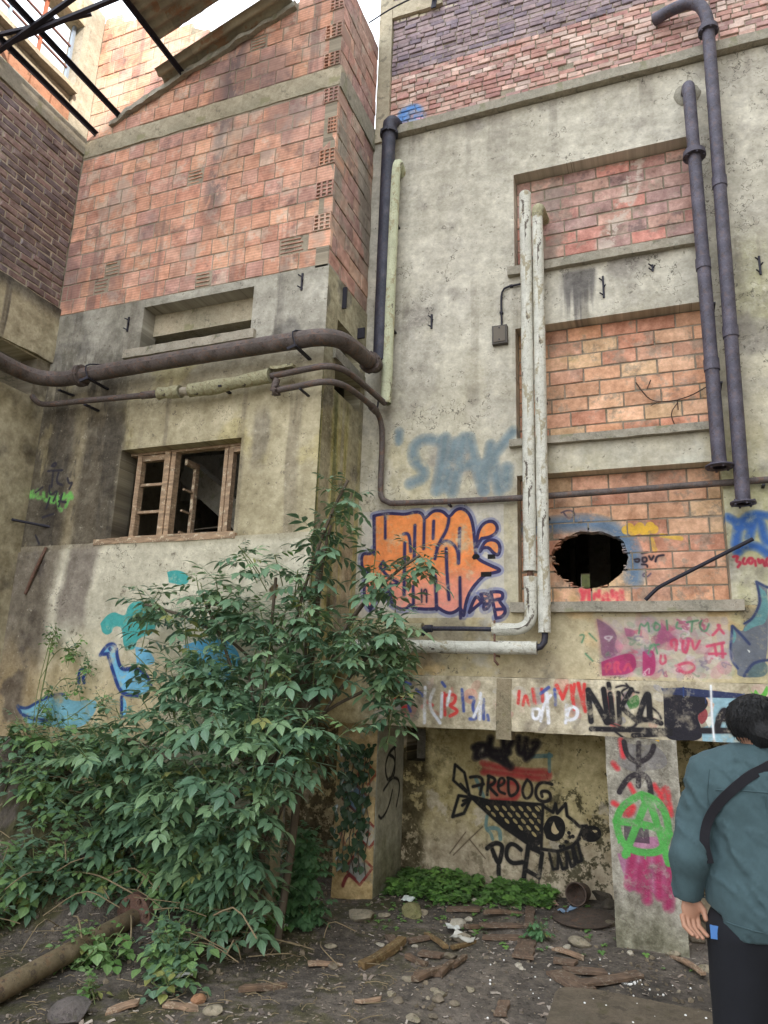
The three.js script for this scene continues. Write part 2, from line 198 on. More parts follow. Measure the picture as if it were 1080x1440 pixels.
const G = {orange:{fill:[[-2.295,3.081,-2.195,3.101,-2.062,3.087,-2.009,3.078,-1.905,3.097,-1.853,3.081,-1.833,3.023,-1.776,3.083,-1.726,3.099,-1.662,3.083,-1.618,3.024,-1.562,3.096,-1.501,3.104,-1.439,3.051,-1.408,2.939,-1.395,2.758,-1.383,2.674,-1.27,2.617,-1.165,2.567,-1.306,2.547,-1.365,2.496,-1.424,2.427,-1.459,2.358,-1.477,2.277,-1.488,2.196,-1.512,2.289,-1.542,2.254,-1.602,2.232,-1.663,2.255,-1.712,2.291,-1.724,2.268,-1.91,2.275,-1.937,2.317,-1.973,2.27,-2.05,2.276,-2.116,2.331,-2.152,2.441,-2.196,2.417,-2.272,2.333,-2.295,2.26,-2.352,2.371,-2.358,2.494,-2.31,2.617,-2.383,2.607,-2.397,2.759,-2.302,2.743,-2.277,2.792],[-1.383,2.769,-1.38,2.877,-1.329,2.966,-1.257,2.986,-1.21,2.941,-1.216,2.882,-1.27,2.848,-1.341,2.839],[-1.353,2.732,-1.329,2.803,-1.27,2.83,-1.205,2.81,-1.187,2.749,-1.205,2.691,-1.246,2.716,-1.282,2.765,-1.329,2.761],[-1.441,2.242,-1.394,2.392,-1.341,2.322],[-1.347,2.385,-1.276,2.401,-1.271,2.287,-1.329,2.253,-1.317,2.321],[-1.265,2.401,-1.178,2.411,-1.167,2.354,-1.207,2.332,-1.144,2.263,-1.168,2.206,-1.225,2.195]],lines:[[-1.75,3.006,-1.753,2.858],[-1.524,2.933,-1.527,2.763,-1.534,2.643],[-1.639,2.767,-1.631,2.574,-1.609,2.348],[-1.729,2.541,-1.72,2.409,-1.712,2.267],[-2.002,2.831,-1.996,2.39],[-1.833,3.023,-1.834,2.775],[-1.618,3.024,-1.623,2.938,-1.708,2.807,-1.734,2.686],[-1.72,2.783,-1.671,2.83,-1.622,2.834,-1.559,2.788,-1.534,2.715,-1.534,2.643],[-1.52,2.523,-1.512,2.196],[-1.915,2.978,-1.915,2.704],[-2.188,3.094,-2.18,2.877],[-2.288,3.074,-2.275,2.742],[-2.193,2.676,-2.159,2.638,-2.19,2.595,-2.224,2.634,-2.193,2.676],[-2.197,2.602,-2.122,2.526,-2.024,2.487,-2.146,2.471,-2.247,2.369,-2.295,2.26],[-1.91,2.275,-1.918,2.461],[-2.121,2.489,-2.131,2.416,-2.089,2.307],[-2.017,2.907,-1.985,2.918,-1.958,2.879,-1.948,2.755],[-1.236,2.338,-1.178,2.348],[-1.219,2.263,-1.156,2.268],[-1.312,2.35,-1.282,2.355],[-1.317,2.304,-1.277,2.309]],num:[[-1.845,2.435,-1.84,2.328],[-1.8,2.387,-1.823,2.393,-1.826,2.423,-1.808,2.437,-1.797,2.41,-1.799,2.327]],marks:[[-1.421,2.687,-1.407,2.71,-1.371,2.713,-1.355,2.691,-1.371,2.671,-1.407,2.667],[-1.291,2.706,-1.232,2.704,-1.228,2.668,-1.291,2.668],[-1.347,2.564,-1.262,2.564,-1.261,2.526,-1.346,2.525]]},grey:[[-1.717,3.714,-1.827,3.758,-1.949,3.697,-1.946,3.56,-1.847,3.469,-1.845,3.392,-1.966,3.35],[-1.66,3.735,-1.683,3.519,-1.729,3.27],[-1.572,3.687,-1.62,3.513,-1.655,3.296],[-1.497,3.719,-1.539,3.506,-1.592,3.248],[-1.448,3.72,-1.398,3.494,-1.325,3.242],[-1.508,3.472,-1.373,3.48],[-1.265,3.639,-1.301,3.424,-1.325,3.242],[-1.073,3.739,-1.235,3.543,-1.349,3.416],[-1.253,3.544,-1.195,3.233],[-1.129,3.422,-1.142,3.277],[-2.085,3.83,-2.089,3.75]],tn:[[0.476,2.918,0.508,2.897,0.546,2.852,0.62,2.843],[0.547,2.866,0.528,2.772,0.515,2.712],[0.605,2.759,0.634,2.861,0.683,2.906,0.701,2.737,0.72,2.717],[0.545,2.838,0.584,2.911,0.653,2.936,0.737,2.912],[0.523,2.66,0.559,2.696,0.617,2.703,0.672,2.682,0.713,2.635]],zoone:[[0.491,2.624,0.53,2.637,0.501,2.586,0.542,2.585,0.515,2.549],[0.561,2.612,0.542,2.585,0.565,2.561,0.584,2.602],[0.593,2.611,0.579,2.584,0.606,2.565,0.618,2.61,0.593,2.611],[0.628,2.592,0.629,2.555],[0.649,2.6,0.654,2.559,0.674,2.608,0.686,2.553],[0.71,2.607,0.693,2.589,0.702,2.553]],creature:[[0.624,2.441,0.645,2.31,0.61,2.221,0.575,2.181,0.523,2.142,0.511,2.088,0.45,2.133,0.435,2.044,0.417,1.964,0.423,1.886,0.46,1.843,0.447,1.782,0.64,1.787,0.693,2.399,0.673,2.408],[0.624,2.441,0.641,2.4,0.689,2.363,0.671,2.15,0.586,2.133,0.519,2.089,0.513,2.115,0.578,2.177,0.618,2.23,0.649,2.31],[0.442,2.133,0.478,2.08,0.448,2.009,0.433,2.026],[0.526,1.974,0.549,1.966,0.54,1.948],[0.598,1.889,0.65,1.898,0.64,1.787,0.495,1.784,0.532,1.853]],creatureLine:[[0.624,2.441,0.642,2.319,0.611,2.239,0.575,2.181,0.524,2.15],[0.624,2.441,0.693,2.399],[0.446,2.133,0.435,2.044,0.417,1.964,0.423,1.895,0.46,1.843],[0.45,2.133,0.494,2.08,0.545,2.01],[0.495,1.792,0.541,1.871,0.599,1.897,0.65,1.903]],mag:[[-0.466,2.188,-0.401,2.161,-0.314,2.066,-0.356,1.986,-0.307,1.933,-0.438,1.878,-0.446,2.025],[-0.273,2.12,-0.184,2.107,-0.212,2.053,-0.263,2.06],[-0.445,1.871,-0.333,1.92,-0.204,1.948,-0.199,1.791,-0.442,1.772],[-0.154,1.948,-0.102,1.975,-0.067,1.936,-0.075,1.781,-0.162,1.779],[-0.017,2.16,0.052,2.068,0.098,2.029,-0.025,2.015,-0.092,1.936]],magtext:[[-0.409,1.799,-0.426,1.852,-0.374,1.866,-0.395,1.819],[-0.351,1.801,-0.361,1.866,-0.316,1.874,-0.337,1.834,-0.313,1.802],[-0.287,1.815,-0.258,1.881,-0.236,1.816],[-0.031,1.924,-0.047,1.859,0.003,1.873,-0.006,1.924],[0.047,1.99,0.031,2.029,0.087,2.042,0.07,1.964],[0.123,2.029,0.106,1.964,0.141,1.939,0.159,2.029],[0.183,2.03,0.183,1.94,0.231,2.03],[0.088,1.861,0.15,1.888,0.195,1.838,0.132,1.799,0.086,1.823],[0.317,2.069,0.381,2.133,0.346,2.146,0.389,2.082],[0.276,1.992,0.384,2.018],[0.285,1.941,0.39,1.942],[0.325,2.005,0.331,1.929],[0.372,2.006,0.371,1.917]],greentext:[[-0.172,2.08,-0.162,2.167,-0.132,2.12,-0.104,2.173,-0.102,2.094],[-0.055,2.16,-0.076,2.12,-0.046,2.094,-0.019,2.134,-0.055,2.16],[0.021,2.173,0.023,2.107],[0.094,2.16,0.073,2.12,0.116,2.114],[0.155,2.16,0.229,2.173],[0.192,2.166,0.181,2.094],[0.253,2.172,0.226,2.133,0.271,2.082,0.299,2.146],[-0.117,1.936,-0.074,2.041,-0.055,1.937],[-0.102,1.988,-0.039,2.002],[-0.59,2.065,-0.55,2.079,-0.579,2.011],[-0.523,2.079,-0.472,2.025],[-0.555,1.93,-0.504,1.877]],jout:[[-0.182,2.65,-0.141,2.662,-0.15,2.627,-0.176,2.635],[-0.122,2.662,-0.13,2.626,-0.09,2.632,-0.095,2.668,-0.122,2.662],[-0.075,2.674,-0.064,2.631,-0.042,2.673],[-0.031,2.63,-0.026,2.673,0.03,2.678],[-0.126,2.698,-0.086,2.703],[-0.131,2.612,-0.091,2.611,-0.092,2.59]],yihan:[[-0.586,2.423,-0.566,2.387,-0.575,2.344],[-0.544,2.422,-0.566,2.387],[-0.524,2.422,-0.526,2.344],[-0.492,2.357,-0.483,2.407,-0.451,2.357,-0.449,2.414],[-0.424,2.342,-0.401,2.413,-0.383,2.342],[-0.354,2.412,-0.357,2.341,-0.32,2.411,-0.316,2.341],[-0.287,2.411,-0.283,2.34]],beamWhite:[[-1.764,1.65,-1.766,1.383],[-1.691,1.637,-1.753,1.531,-1.64,1.389],[-1.627,1.609,-1.632,1.433],[-1.564,1.626,-1.586,1.522],[-1.324,1.619,-1.331,1.431],[-1.377,1.444,-1.316,1.576],[-0.932,1.519,-0.874,1.535,-0.89,1.451,-0.933,1.449,-0.939,1.518],[-0.829,1.635,-0.82,1.426],[-0.876,1.438,-0.86,1.549,-0.801,1.621],[-0.69,1.556,-0.707,1.445,-0.623,1.462,-0.607,1.531,-0.669,1.557,-0.7,1.432]],beamRed:[[-2.068,1.641,-1.969,1.681],[-2.016,1.566,-1.916,1.555,-1.898,1.496,-1.947,1.494],[-1.611,1.61,-1.601,1.449],[-1.595,1.595,-1.517,1.613,-1.524,1.539,-1.579,1.522,-1.485,1.482,-1.562,1.443],[-1.754,1.546,-1.705,1.518],[-1.032,1.642,-1.04,1.557],[-1.004,1.544,-0.988,1.644,-0.96,1.546],[-0.93,1.66,-0.917,1.561],[-0.865,1.662,-0.859,1.577],[-0.757,1.693,-0.717,1.61],[-0.679,1.695,-0.717,1.596],[-0.63,1.704,-0.647,1.599],[-0.602,1.711,-0.578,1.587,-0.553,1.52],[-0.56,1.706,-0.572,1.574],[-0.656,1.695,-0.635,1.528],[-0.604,1.709,-0.558,1.518],[-0.403,1.613,-0.384,1.45],[-0.385,1.437,-0.336,1.427]],beamBlue:[[-1.837,1.632,-1.77,1.575],[-1.628,1.691,-1.604,1.662],[-1.47,1.643,-1.454,1.484],[-1.408,1.587,-1.362,1.588,-1.393,1.515,-1.347,1.431,-1.407,1.428],[-1.301,1.576,-1.301,1.433],[-1.271,1.462,-1.264,1.427],[-1.881,1.466,-1.899,1.51],[-1.953,1.69,-1.886,1.669],[-0.772,1.664,-0.767,1.553],[-0.814,1.677,-0.872,1.633]],nika:[[-0.534,1.666,-0.529,1.557,-0.522,1.45],[-0.534,1.666,-0.48,1.585,-0.416,1.448],[-0.428,1.676,-0.417,1.562,-0.403,1.449],[-0.392,1.715,-0.387,1.683],[-0.383,1.645,-0.378,1.55,-0.371,1.463],[-0.328,1.653,-0.328,1.54,-0.328,1.452],[-0.238,1.681,-0.291,1.591,-0.318,1.559,-0.258,1.505,-0.211,1.467],[-0.201,1.489,-0.169,1.583,-0.128,1.672,-0.126,1.585,-0.126,1.492],[-0.209,1.47,-0.138,1.486,-0.056,1.459],[-0.524,1.399,-0.263,1.406,0.001,1.413],[-0.24,1.37,-0.001,1.392]],nikaThin:[[-0.343,1.691,-0.298,1.711,-0.25,1.694,-0.313,1.667,-0.29,1.629],[-0.273,1.718,-0.238,1.669,-0.19,1.658],[-0.11,1.561,-0.064,1.526,-0.054,1.489],[-0.397,1.449,-0.264,1.387,-0.174,1.496],[-0.362,1.389,-0.279,1.331],[-0.264,1.393,-0.212,1.458]],greenBlob:[[-0.279,1.592,-0.227,1.644,-0.185,1.639,-0.195,1.557,-0.257,1.543]],panelBlack:[[-0.03,1.663,0.028,1.683,0.192,1.676,0.258,1.623,0.236,1.562,0.17,1.523,0.199,1.44,0.199,1.357,0.008,1.344,-0.037,1.381]],panelBlue:[[0.237,1.653,0.486,1.661,0.461,1.348,0.199,1.348,0.199,1.44,0.258,1.467,0.29,1.6]],panelDark:[[-0.043,1.694,0.101,1.704,0.476,1.673,0.473,1.643,0.236,1.641,-0.03,1.657]],panelA:[[0.29,1.433,0.349,1.621,0.38,1.437],[0.312,1.505,0.374,1.508],[0.204,1.423,0.402,1.432]],panelRed:[[0.184,1.56,0.232,1.586,0.25,1.515,0.2,1.452,0.18,1.499]],panelWhite:[[0.221,1.501,0.269,1.533,0.276,1.48,0.245,1.443],[0.276,1.721,0.273,1.648,0.268,1.503,0.272,1.349]],greenR:[[0.503,1.74,0.53,1.657,0.546,1.717,0.574,1.652,0.626,1.755,0.617,1.648,0.53,1.654]],fish:{outline:[[-1.766,1.013,-1.683,0.953,-1.638,0.776,-1.781,0.881,-1.766,1.013],[-1.732,0.761,-1.622,0.756,-1.684,0.623,-1.786,0.585,-1.732,0.761],[-1.638,0.769,-1.468,0.74,-1.242,0.744,-1.021,0.748],[-1.638,0.769,-1.499,0.66,-1.348,0.548,-1.157,0.443,-1.042,0.407,-0.9,0.402,-0.786,0.453,-0.729,0.518],[-1.014,0.749,-1.027,0.577,-1.035,0.415],[-1.021,0.741,-0.935,0.694,-0.912,0.764,-0.9,0.69,-0.831,0.771,-0.822,0.677,-0.767,0.641,-0.726,0.605,-0.67,0.616],[-0.705,0.593,-0.721,0.552,-0.743,0.504],[-0.971,0.381,-0.945,0.265,-0.906,0.276,-0.9,0.389],[-0.9,0.389,-0.868,0.274,-0.833,0.291,-0.837,0.402],[-0.83,0.402,-0.798,0.301,-0.769,0.323,-0.787,0.44],[-0.78,0.447,-0.748,0.339,-0.716,0.355,-0.744,0.484],[-1.693,0.722,-1.622,0.749],[-1.7,0.685,-1.63,0.741],[-1.717,0.856,-1.646,0.79]],body:[-1.623,0.766,-1.468,0.74,-1.242,0.744,-1.021,0.748,-1.027,0.577,-1.035,0.415,-1.157,0.443,-1.348,0.548,-1.499,0.66],eye:[-1.017,0.564,-0.991,0.641,-0.921,0.679,-0.854,0.654,-0.832,0.582,-0.858,0.506,-0.926,0.468,-0.994,0.492],tear:[-0.93,0.626,-0.91,0.568,-0.882,0.55,-0.918,0.523,-0.953,0.543,-0.949,0.584],nose:[-0.721,0.552,-0.698,0.601,-0.635,0.626,-0.574,0.616,-0.552,0.568,-0.577,0.52,-0.64,0.491,-0.701,0.508],noseHi:[-0.63,0.587,-0.602,0.596,-0.582,0.581,-0.61,0.569],dots:[-0.811,0.55,-0.805,0.52,-0.834,0.481,-0.856,0.446,-0.882,0.441,-0.781,0.526],scales:[-1.545,0.679,-1.474,0.683,-1.404,0.688,-1.335,0.692,-1.266,0.697,-1.197,0.701,-1.13,0.706,-1.062,0.71,-1.429,0.636,-1.359,0.641,-1.29,0.646,-1.222,0.65,-1.154,0.655,-1.086,0.659,-1.315,0.594,-1.246,0.599,-1.178,0.604,-1.111,0.609,-1.044,0.614,-1.202,0.553,-1.135,0.558,-1.068,0.563,-1.001,0.568,-1.092,0.513,-1.025,0.518,-0.983,0.473]},redog:[[-1.631,0.917,-1.506,0.951,-1.545,0.783],[-1.607,0.843,-1.514,0.871],[-1.468,0.939,-1.483,0.788],[-1.475,0.938,-1.409,0.929,-1.422,0.878,-1.476,0.857,-1.399,0.792],[-1.391,0.859,-1.33,0.885,-1.338,0.934,-1.383,0.923,-1.391,0.823,-1.331,0.807],[-1.3,0.936,-1.309,0.781,-1.241,0.807,-1.21,0.865,-1.247,0.926,-1.307,0.936],[-1.142,0.933,-1.188,0.867,-1.174,0.791,-1.137,0.78,-1.097,0.832,-1.106,0.908,-1.142,0.933],[-0.938,0.911,-1.017,0.933,-1.074,0.875,-1.071,0.792,-1.006,0.763,-0.945,0.796,-0.961,0.856,-1.033,0.851,-1.02,0.81]],dcp:[[-1.484,0.367,-1.431,0.419,-1.349,0.41,-1.364,0.327,-1.387,0.243,-1.439,0.36],[-1.387,0.243,-1.387,0.176],[-1.201,0.384,-1.26,0.433,-1.316,0.4,-1.327,0.317,-1.276,0.269,-1.188,0.292],[-1.14,0.418,-1.162,0.281,-1.19,0.125],[-1.136,0.411,-1.028,0.375,-1.057,0.193,-1.16,0.235]],blobTag:[[-1.601,1.163,-1.498,1.213,-1.467,1.12,-1.561,1.092],[-1.585,1.083,-1.561,1.173],[-1.452,1.245,-1.483,1.104,-1.36,1.083],[-1.343,1.272,-1.329,1.056],[-1.267,1.233,-1.359,1.097,-1.329,1.07],[-1.206,1.265,-1.222,1.12,-1.147,1.167],[-1.145,1.254,-1.17,1.066,-1.102,1.141],[-1.086,1.228,-1.026,1.246,-1.102,1.156],[-1.483,1.148,-1.298,1.144],[-1.39,1.095,-1.284,1.03]],redSpray:[[-1.53,1.043,-1.391,1.023,-1.239,1.005,-1.09,1.0,-0.957,1.016,-0.959,0.947,-1.09,0.944,-1.269,0.96,-1.421,0.964,-1.522,0.964],[-1.468,0.875,-1.33,0.899,-1.21,0.907,-1.211,0.781,-1.331,0.751,-1.453,0.741]],tealSpray:[[-1.584,0.916,-1.514,0.771],[-1.483,0.619,-1.506,0.519,-1.453,0.496,-1.438,0.443],[-1.468,0.523,-1.378,0.545,-1.371,0.449],[-0.954,1.15,-0.957,1.009],[-1.102,1.12,-0.94,1.137]],crack:[[-1.522,0.532,-1.636,0.423,-1.775,0.284],[-1.636,0.423,-1.499,0.286],[-1.668,0.476,-1.806,0.295]],yaz:[[-0.208,1.323,-0.215,1.18,-0.224,1.039],[-0.305,1.324,-0.299,1.252,-0.262,1.209,-0.215,1.193,-0.165,1.215,-0.125,1.263,-0.111,1.306],[-0.35,0.991,-0.314,1.057,-0.267,1.102,-0.218,1.121,-0.177,1.115,-0.15,1.076,-0.145,0.975]],circA:[[-0.205,0.986,-0.311,0.932,-0.381,0.824,-0.367,0.701,-0.302,0.63,-0.201,0.618,-0.1,0.639,-0.046,0.743,-0.054,0.874,-0.105,0.96,-0.205,0.986],[-0.167,0.973,-0.236,0.814,-0.331,0.594],[-0.167,0.973,-0.113,0.803,-0.06,0.572],[-0.382,0.801,-0.203,0.806,-0.043,0.754]],pilRed:[[-0.123,1.052,-0.089,0.986,-0.042,1.058,-0.035,0.965,-0.028,0.873],[-0.083,0.986,-0.063,0.907],[-0.381,1.176,-0.356,1.145],[-0.283,1.047,-0.253,0.992],[-0.336,0.871,-0.256,0.929,-0.279,0.858,-0.317,0.848],[-0.392,0.917,-0.366,0.907],[-0.325,1.33,-0.313,1.226]],pilGrey:[[-0.329,1.31,-0.115,1.321,-0.042,1.268,-0.022,1.18,-0.125,1.147,-0.266,1.125,-0.355,1.171]],pilPink:[[-0.383,0.599,-0.024,0.636,-0.003,0.446,-0.118,0.327,-0.2,0.423,-0.314,0.367],[-0.368,0.69,-0.302,0.63,-0.057,0.633,-0.072,0.74]],pilPink2:[[-0.28,0.61,-0.312,0.41],[-0.202,0.596,-0.205,0.337],[-0.124,0.604,-0.126,0.368],[-0.239,0.527,-0.257,0.395],[-0.051,0.547,-0.075,0.311]],pilYellow:[[-0.101,1.345,-0.069,1.35,-0.076,1.337]],annGreen:[[-5.577,3.287,-5.482,3.306,-5.502,3.248],[-5.447,3.244,-5.436,3.294,-5.392,3.24,-5.381,3.291,-5.347,3.229],[-5.336,3.279,-5.314,3.227],[-5.283,3.284,-5.28,3.216,-5.226,3.212],[-5.204,3.261,-5.191,3.193,-5.147,3.182],[-5.128,3.248,-5.112,3.163,-5.059,3.16],[-5.12,3.205,-5.077,3.203],[-5.042,3.234,-4.996,3.098,-4.961,3.08],[-4.958,3.228,-4.987,3.164,-4.878,3.239,-4.916,3.11],[-4.887,3.231,-4.859,3.188]],annBlack:[[-5.157,3.512,-5.132,3.544,-5.096,3.524,-5.123,3.501,-5.157,3.512],[-5.19,3.464,-5.021,3.459],[-5.126,3.459,-5.118,3.306],[-5.059,3.436,-5.085,3.354,-4.994,3.314],[-4.944,3.377,-4.923,3.317,-4.875,3.338,-4.905,3.274],[-5.143,3.324,-5.141,3.207,-5.03,3.283,-5.071,3.169],[-5.143,3.107,-5.12,3.205],[-5.008,3.165,-4.923,3.151],[-4.979,3.229,-4.999,3.115],[-5.169,3.026,-5.049,3.052],[-5.301,3.268,-5.225,3.313],[-5.221,2.864,-5.162,2.781],[-5.841,3.73,-5.808,3.682],[-5.855,3.794,-5.806,3.781],[-5.709,3.488,-5.711,3.497]],annRed:[[-5.774,3.475,-5.713,3.558,-5.625,3.516,-5.599,3.444],[-5.77,3.51,-5.652,3.483],[-5.735,3.455,-5.62,3.437],[-5.546,3.51,-5.494,3.471,-5.543,3.44]],teal:[[-4.337,2.071,-4.3,2.129,-4.215,2.172,-4.138,2.143,-4.092,2.135,-4.076,2.215,-4.011,2.258,-3.902,2.242,-3.767,2.155,-3.779,1.986,-3.949,1.957,-3.953,1.858,-4.07,1.871,-4.098,1.999,-4.124,2.049,-4.196,2.049,-4.206,1.998,-4.258,1.976,-4.308,2.005],[-3.724,2.485,-3.64,2.512,-3.496,2.45,-3.52,2.365,-3.695,2.398]],bird:[[-4.296,1.818,-4.261,1.883,-4.193,1.912,-4.143,1.884,-4.127,1.814,-4.071,1.702,-3.95,1.719,-3.787,1.667,-3.755,1.56,-3.867,1.502,-3.989,1.511,-4.065,1.55,-4.137,1.673,-4.213,1.812],[-4.039,1.496,-3.987,1.498,-3.958,1.364,-4.008,1.348],[-3.957,1.886,-3.835,1.887,-3.713,1.751,-3.919,1.747]],birdLine:[[-4.296,1.818,-4.261,1.883,-4.193,1.912,-4.143,1.884,-4.127,1.814,-4.071,1.702,-3.95,1.719],[-4.213,1.812,-4.137,1.673,-4.065,1.55,-3.989,1.511,-3.869,1.515],[-4.288,1.823,-4.216,1.829],[-4.031,1.496,-4.008,1.348],[-4.208,1.869,-4.199,1.862],[-4.479,1.594,-4.506,1.693,-4.433,1.702,-4.425,1.652,-4.45,1.637,-4.424,1.596],[-3.933,1.719,-3.825,1.694,-3.759,1.587]],camel:[[-5.103,1.388,-5.017,1.355,-4.894,1.424,-4.752,1.486,-4.621,1.498,-4.517,1.438,-4.285,1.474,-4.256,1.406,-4.34,1.265,-4.517,1.23,-4.801,1.244,-4.995,1.249,-5.029,1.319,-5.074,1.346]],camelLine:[[-5.103,1.388,-5.017,1.355,-4.894,1.424,-4.752,1.486,-4.621,1.498],[-5.029,1.319,-4.904,1.281,-4.715,1.29],[-5.101,1.381,-5.052,1.332]],pierTag:[[-6.176,1.145,-6.031,1.121,-5.925,1.001,-6.007,0.869,-6.173,0.902,-6.185,1.047,-6.034,1.089],[-6.151,1.147,-6.21,1.045,-6.1,0.892,-5.92,0.816],[-6.052,0.897,-6.248,0.895,-6.332,0.806,-6.244,0.654],[-6.133,0.794,-6.072,0.675,-5.896,0.59,-5.826,0.63]],planks:[[-0.94,-5.018,-0.983,-5.474,0.13,0],[-0.981,-5.498,-1.081,-6.115,0.07,0],[-1.339,-5.703,-1.094,-5.896,0.035,1],[-1.263,-5.293,-1.002,-5.464,0.07,0],[-1.399,-5.396,-1.235,-5.629,0.035,1],[-1.793,-4.457,-1.705,-4.967,0.06,2],[-1.549,-4.843,-1.408,-4.868,0.07,0],[-1.425,-4.391,-1.331,-4.586,0.04,1],[-1.324,-4.523,-1.313,-4.736,0.04,1],[-1.288,-5.455,-1.031,-5.628,0.06,0],[-1.847,-5.07,-1.702,-4.844,0.06,0],[-0.725,-4.891,-0.535,-4.708,0.13,0],[-0.551,-4.754,-0.247,-5.046,0.09,0],[-0.666,-4.973,-0.44,-5.0,0.08,0],[-0.071,-5.479,0.092,-5.192,0.035,3],[-0.777,-5.258,-0.581,-5.212,0.05,3],[-0.746,-5.079,-0.634,-5.098,0.06,0],[-0.9,-4.163,-0.91,-4.332,0.06,0],[-1.607,-3.984,-1.503,-4.062,0.025,3],[-1.618,-5.715,-1.384,-5.801,0.08,0],[-1.689,-5.019,-1.572,-5.168,0.05,0],[-1.62,-5.188,-1.423,-4.988,0.03,2],[-1.4,-4.999,-1.311,-5.214,0.03,2],[-1.478,-4.478,-1.333,-4.552,0.05,0],[-1.594,-4.742,-1.443,-4.67,0.035,1],[-1.304,-4.704,-1.274,-4.867,0.035,1],[-2.707,-3.34,-2.621,-3.476,0.06,3],[-2.487,-3.532,-2.334,-3.579,0.05,3],[-2.091,-4.314,-1.936,-4.43,0.05,3],[-2.234,-3.838,-2.062,-3.999,0.04,1]],stones:[[-1.237,-4.194,0.045,0],[-1.372,-4.902,0.05,0],[-1.489,-4.42,0.04,1],[-1.119,-4.409,0.035,1],[-0.943,-4.905,0.022,2],[-0.918,-4.864,0.02,2],[-1.318,-5.837,0.02,2],[-1.851,-4.913,0.025,2],[-1.639,-4.993,0.022,2],[-2.15,-5.309,0.1,1],[-1.839,-5.543,0.09,3],[-1.787,-5.571,0.05,1],[-1.443,-5.621,0.03,2],[-1.487,-5.973,0.03,2],[-1.496,-5.492,0.07,2],[-1.38,-5.245,0.07,1],[-1.814,-4.537,0.03,4],[-1.159,-4.964,0.02,0],[-1.296,-4.315,0.035,1],[-1.149,-4.192,0.03,0],[-1.297,-3.943,0.04,1],[-1.489,-4.146,0.03,1],[-1.212,-4.023,0.025,0],[-1.28,-6.156,0.03,1],[-1.156,-5.99,0.03,1],[-0.639,-5.475,0.07,1],[-0.469,-5.835,0.05,0],[-0.713,-5.394,0.03,2],[0.068,-4.702,0.02,2],[-0.059,-5.505,0.05,1],[-0.318,-5.393,0.025,2],[-0.508,-5.0,0.03,0],[-0.624,-4.473,0.05,0],[0.119,-5.333,0.045,1],[0.089,-5.939,0.09,0],[0.111,-5.862,0.07,0],[0.083,-5.761,0.06,0],[-0.561,-6.423,0.1,5],[-0.51,-6.222,0.07,5],[-2.826,-3.228,0.1,6],[-2.693,-4.491,0.05,1],[-2.592,-4.543,0.05,2],[-2.116,-4.714,0.04,1],[-1.948,-4.386,0.035,0],[-2.383,-3.662,0.05,4],[-2.244,-3.585,0.05,1],[-2.621,-3.647,0.045,1],[-2.026,-5.439,0.05,1],[-1.248,-4.274,0.04,1],[-1.426,-4.084,0.03,0]]};
// ------------------------------------------------------------------ surfaces
const BUMP = (() => { const a = pixTex(1024, 1024, (u, v, o) => { const n = 255 * (0.5 * NT(u, v, 2) + 0.5 * NT(u * 4, v * 4, 2)); o[0] = o[1] = o[2] = n; }, false); return (rep) => scaled(a, rep * 0.45); })();
const std = (o) => new THREE.MeshStandardMaterial({ roughness: 0.9, metalness: 0, ...o });
const wallMat = (map, bump = 0.008, rep = 1.1) => std({ map, bumpMap: BUMP(rep), bumpScale: bump, roughness: 0.93 });
function grain(o, x, y, a) { const g = (N(x * 1.3, y * 1.3, 2) - 0.5) * a * 1.5 + (N(x * 5.3, y * 5.3, 2) - 0.5) * a * 1.9; o[0] += g; o[1] += g; o[2] += g * 0.95; }
const streak = (x, y, k = 1) => NX(x * 1.3 * k, y * 0.08 * k + 0.37, 1);
const blot = (x, y, s, lo, hi, f = 1) => sstep(lo, hi, N(x * s + 0.13, y * s + 0.71, f));

// plain cast concrete, tileable, for sills, slabs and bands
const CONC = pixTex(1024, 1024, (u, v, o) => {
  const n = NT(u, v, 0), m = NT(u * 3, v * 3, 2), f = NT(u * 11, v * 11, 2);
  o[0] = 150 + 34 * (n - 0.5) + 36 * (m - 0.5) + 34 * (f - 0.5); o[1] = o[0] - 4 - 6 * n; o[2] = o[0] - 18 - 8 * n;
  mix3(o, 92, 88, 78, 0.55 * sstep(0.62, 0.8, NT(u * 2 + 0.4, v * 2, 2)));
  mix3(o, 108, 110, 74, 0.4 * sstep(0.6, 0.78, NT(u * 2, v * 2 + 0.6, 1)));
  if (f > 0.78) mix3(o, 70, 66, 60, 0.5);
});
const concMat = std({ map: scaled(CONC, 0.7), bumpMap: BUMP(1.4), bumpScale: 0.006, roughness: 0.95 });
const concPale = std({ map: scaled(CONC, 0.7, 0.7, 0.3, 0.2), color: new THREE.Color(1.22, 1.18, 1.06), bumpMap: BUMP(1.4), bumpScale: 0.004 });
const concDark = std({ map: scaled(CONC, 0.55, 0.55, 0.6, 0.1), color: new THREE.Color(0.92, 0.9, 0.86), bumpMap: BUMP(1), bumpScale: 0.008 });
const roomMat = std({ map: scaled(CONC, 0.4), roughness: 1 });
const mortarMat = std({ map: scaled(CONC, 0.9, 0.9, 0.1, 0.5), color: new THREE.Color(0.95, 0.9, 0.84), bumpMap: BUMP(2.2), bumpScale: 0.006 });
const mortarDark = std({ map: scaled(CONC, 0.9, 0.9, 0.1, 0.5), color: new THREE.Color(0.8, 0.74, 0.68), bumpMap: BUMP(2.2), bumpScale: 0.006 });
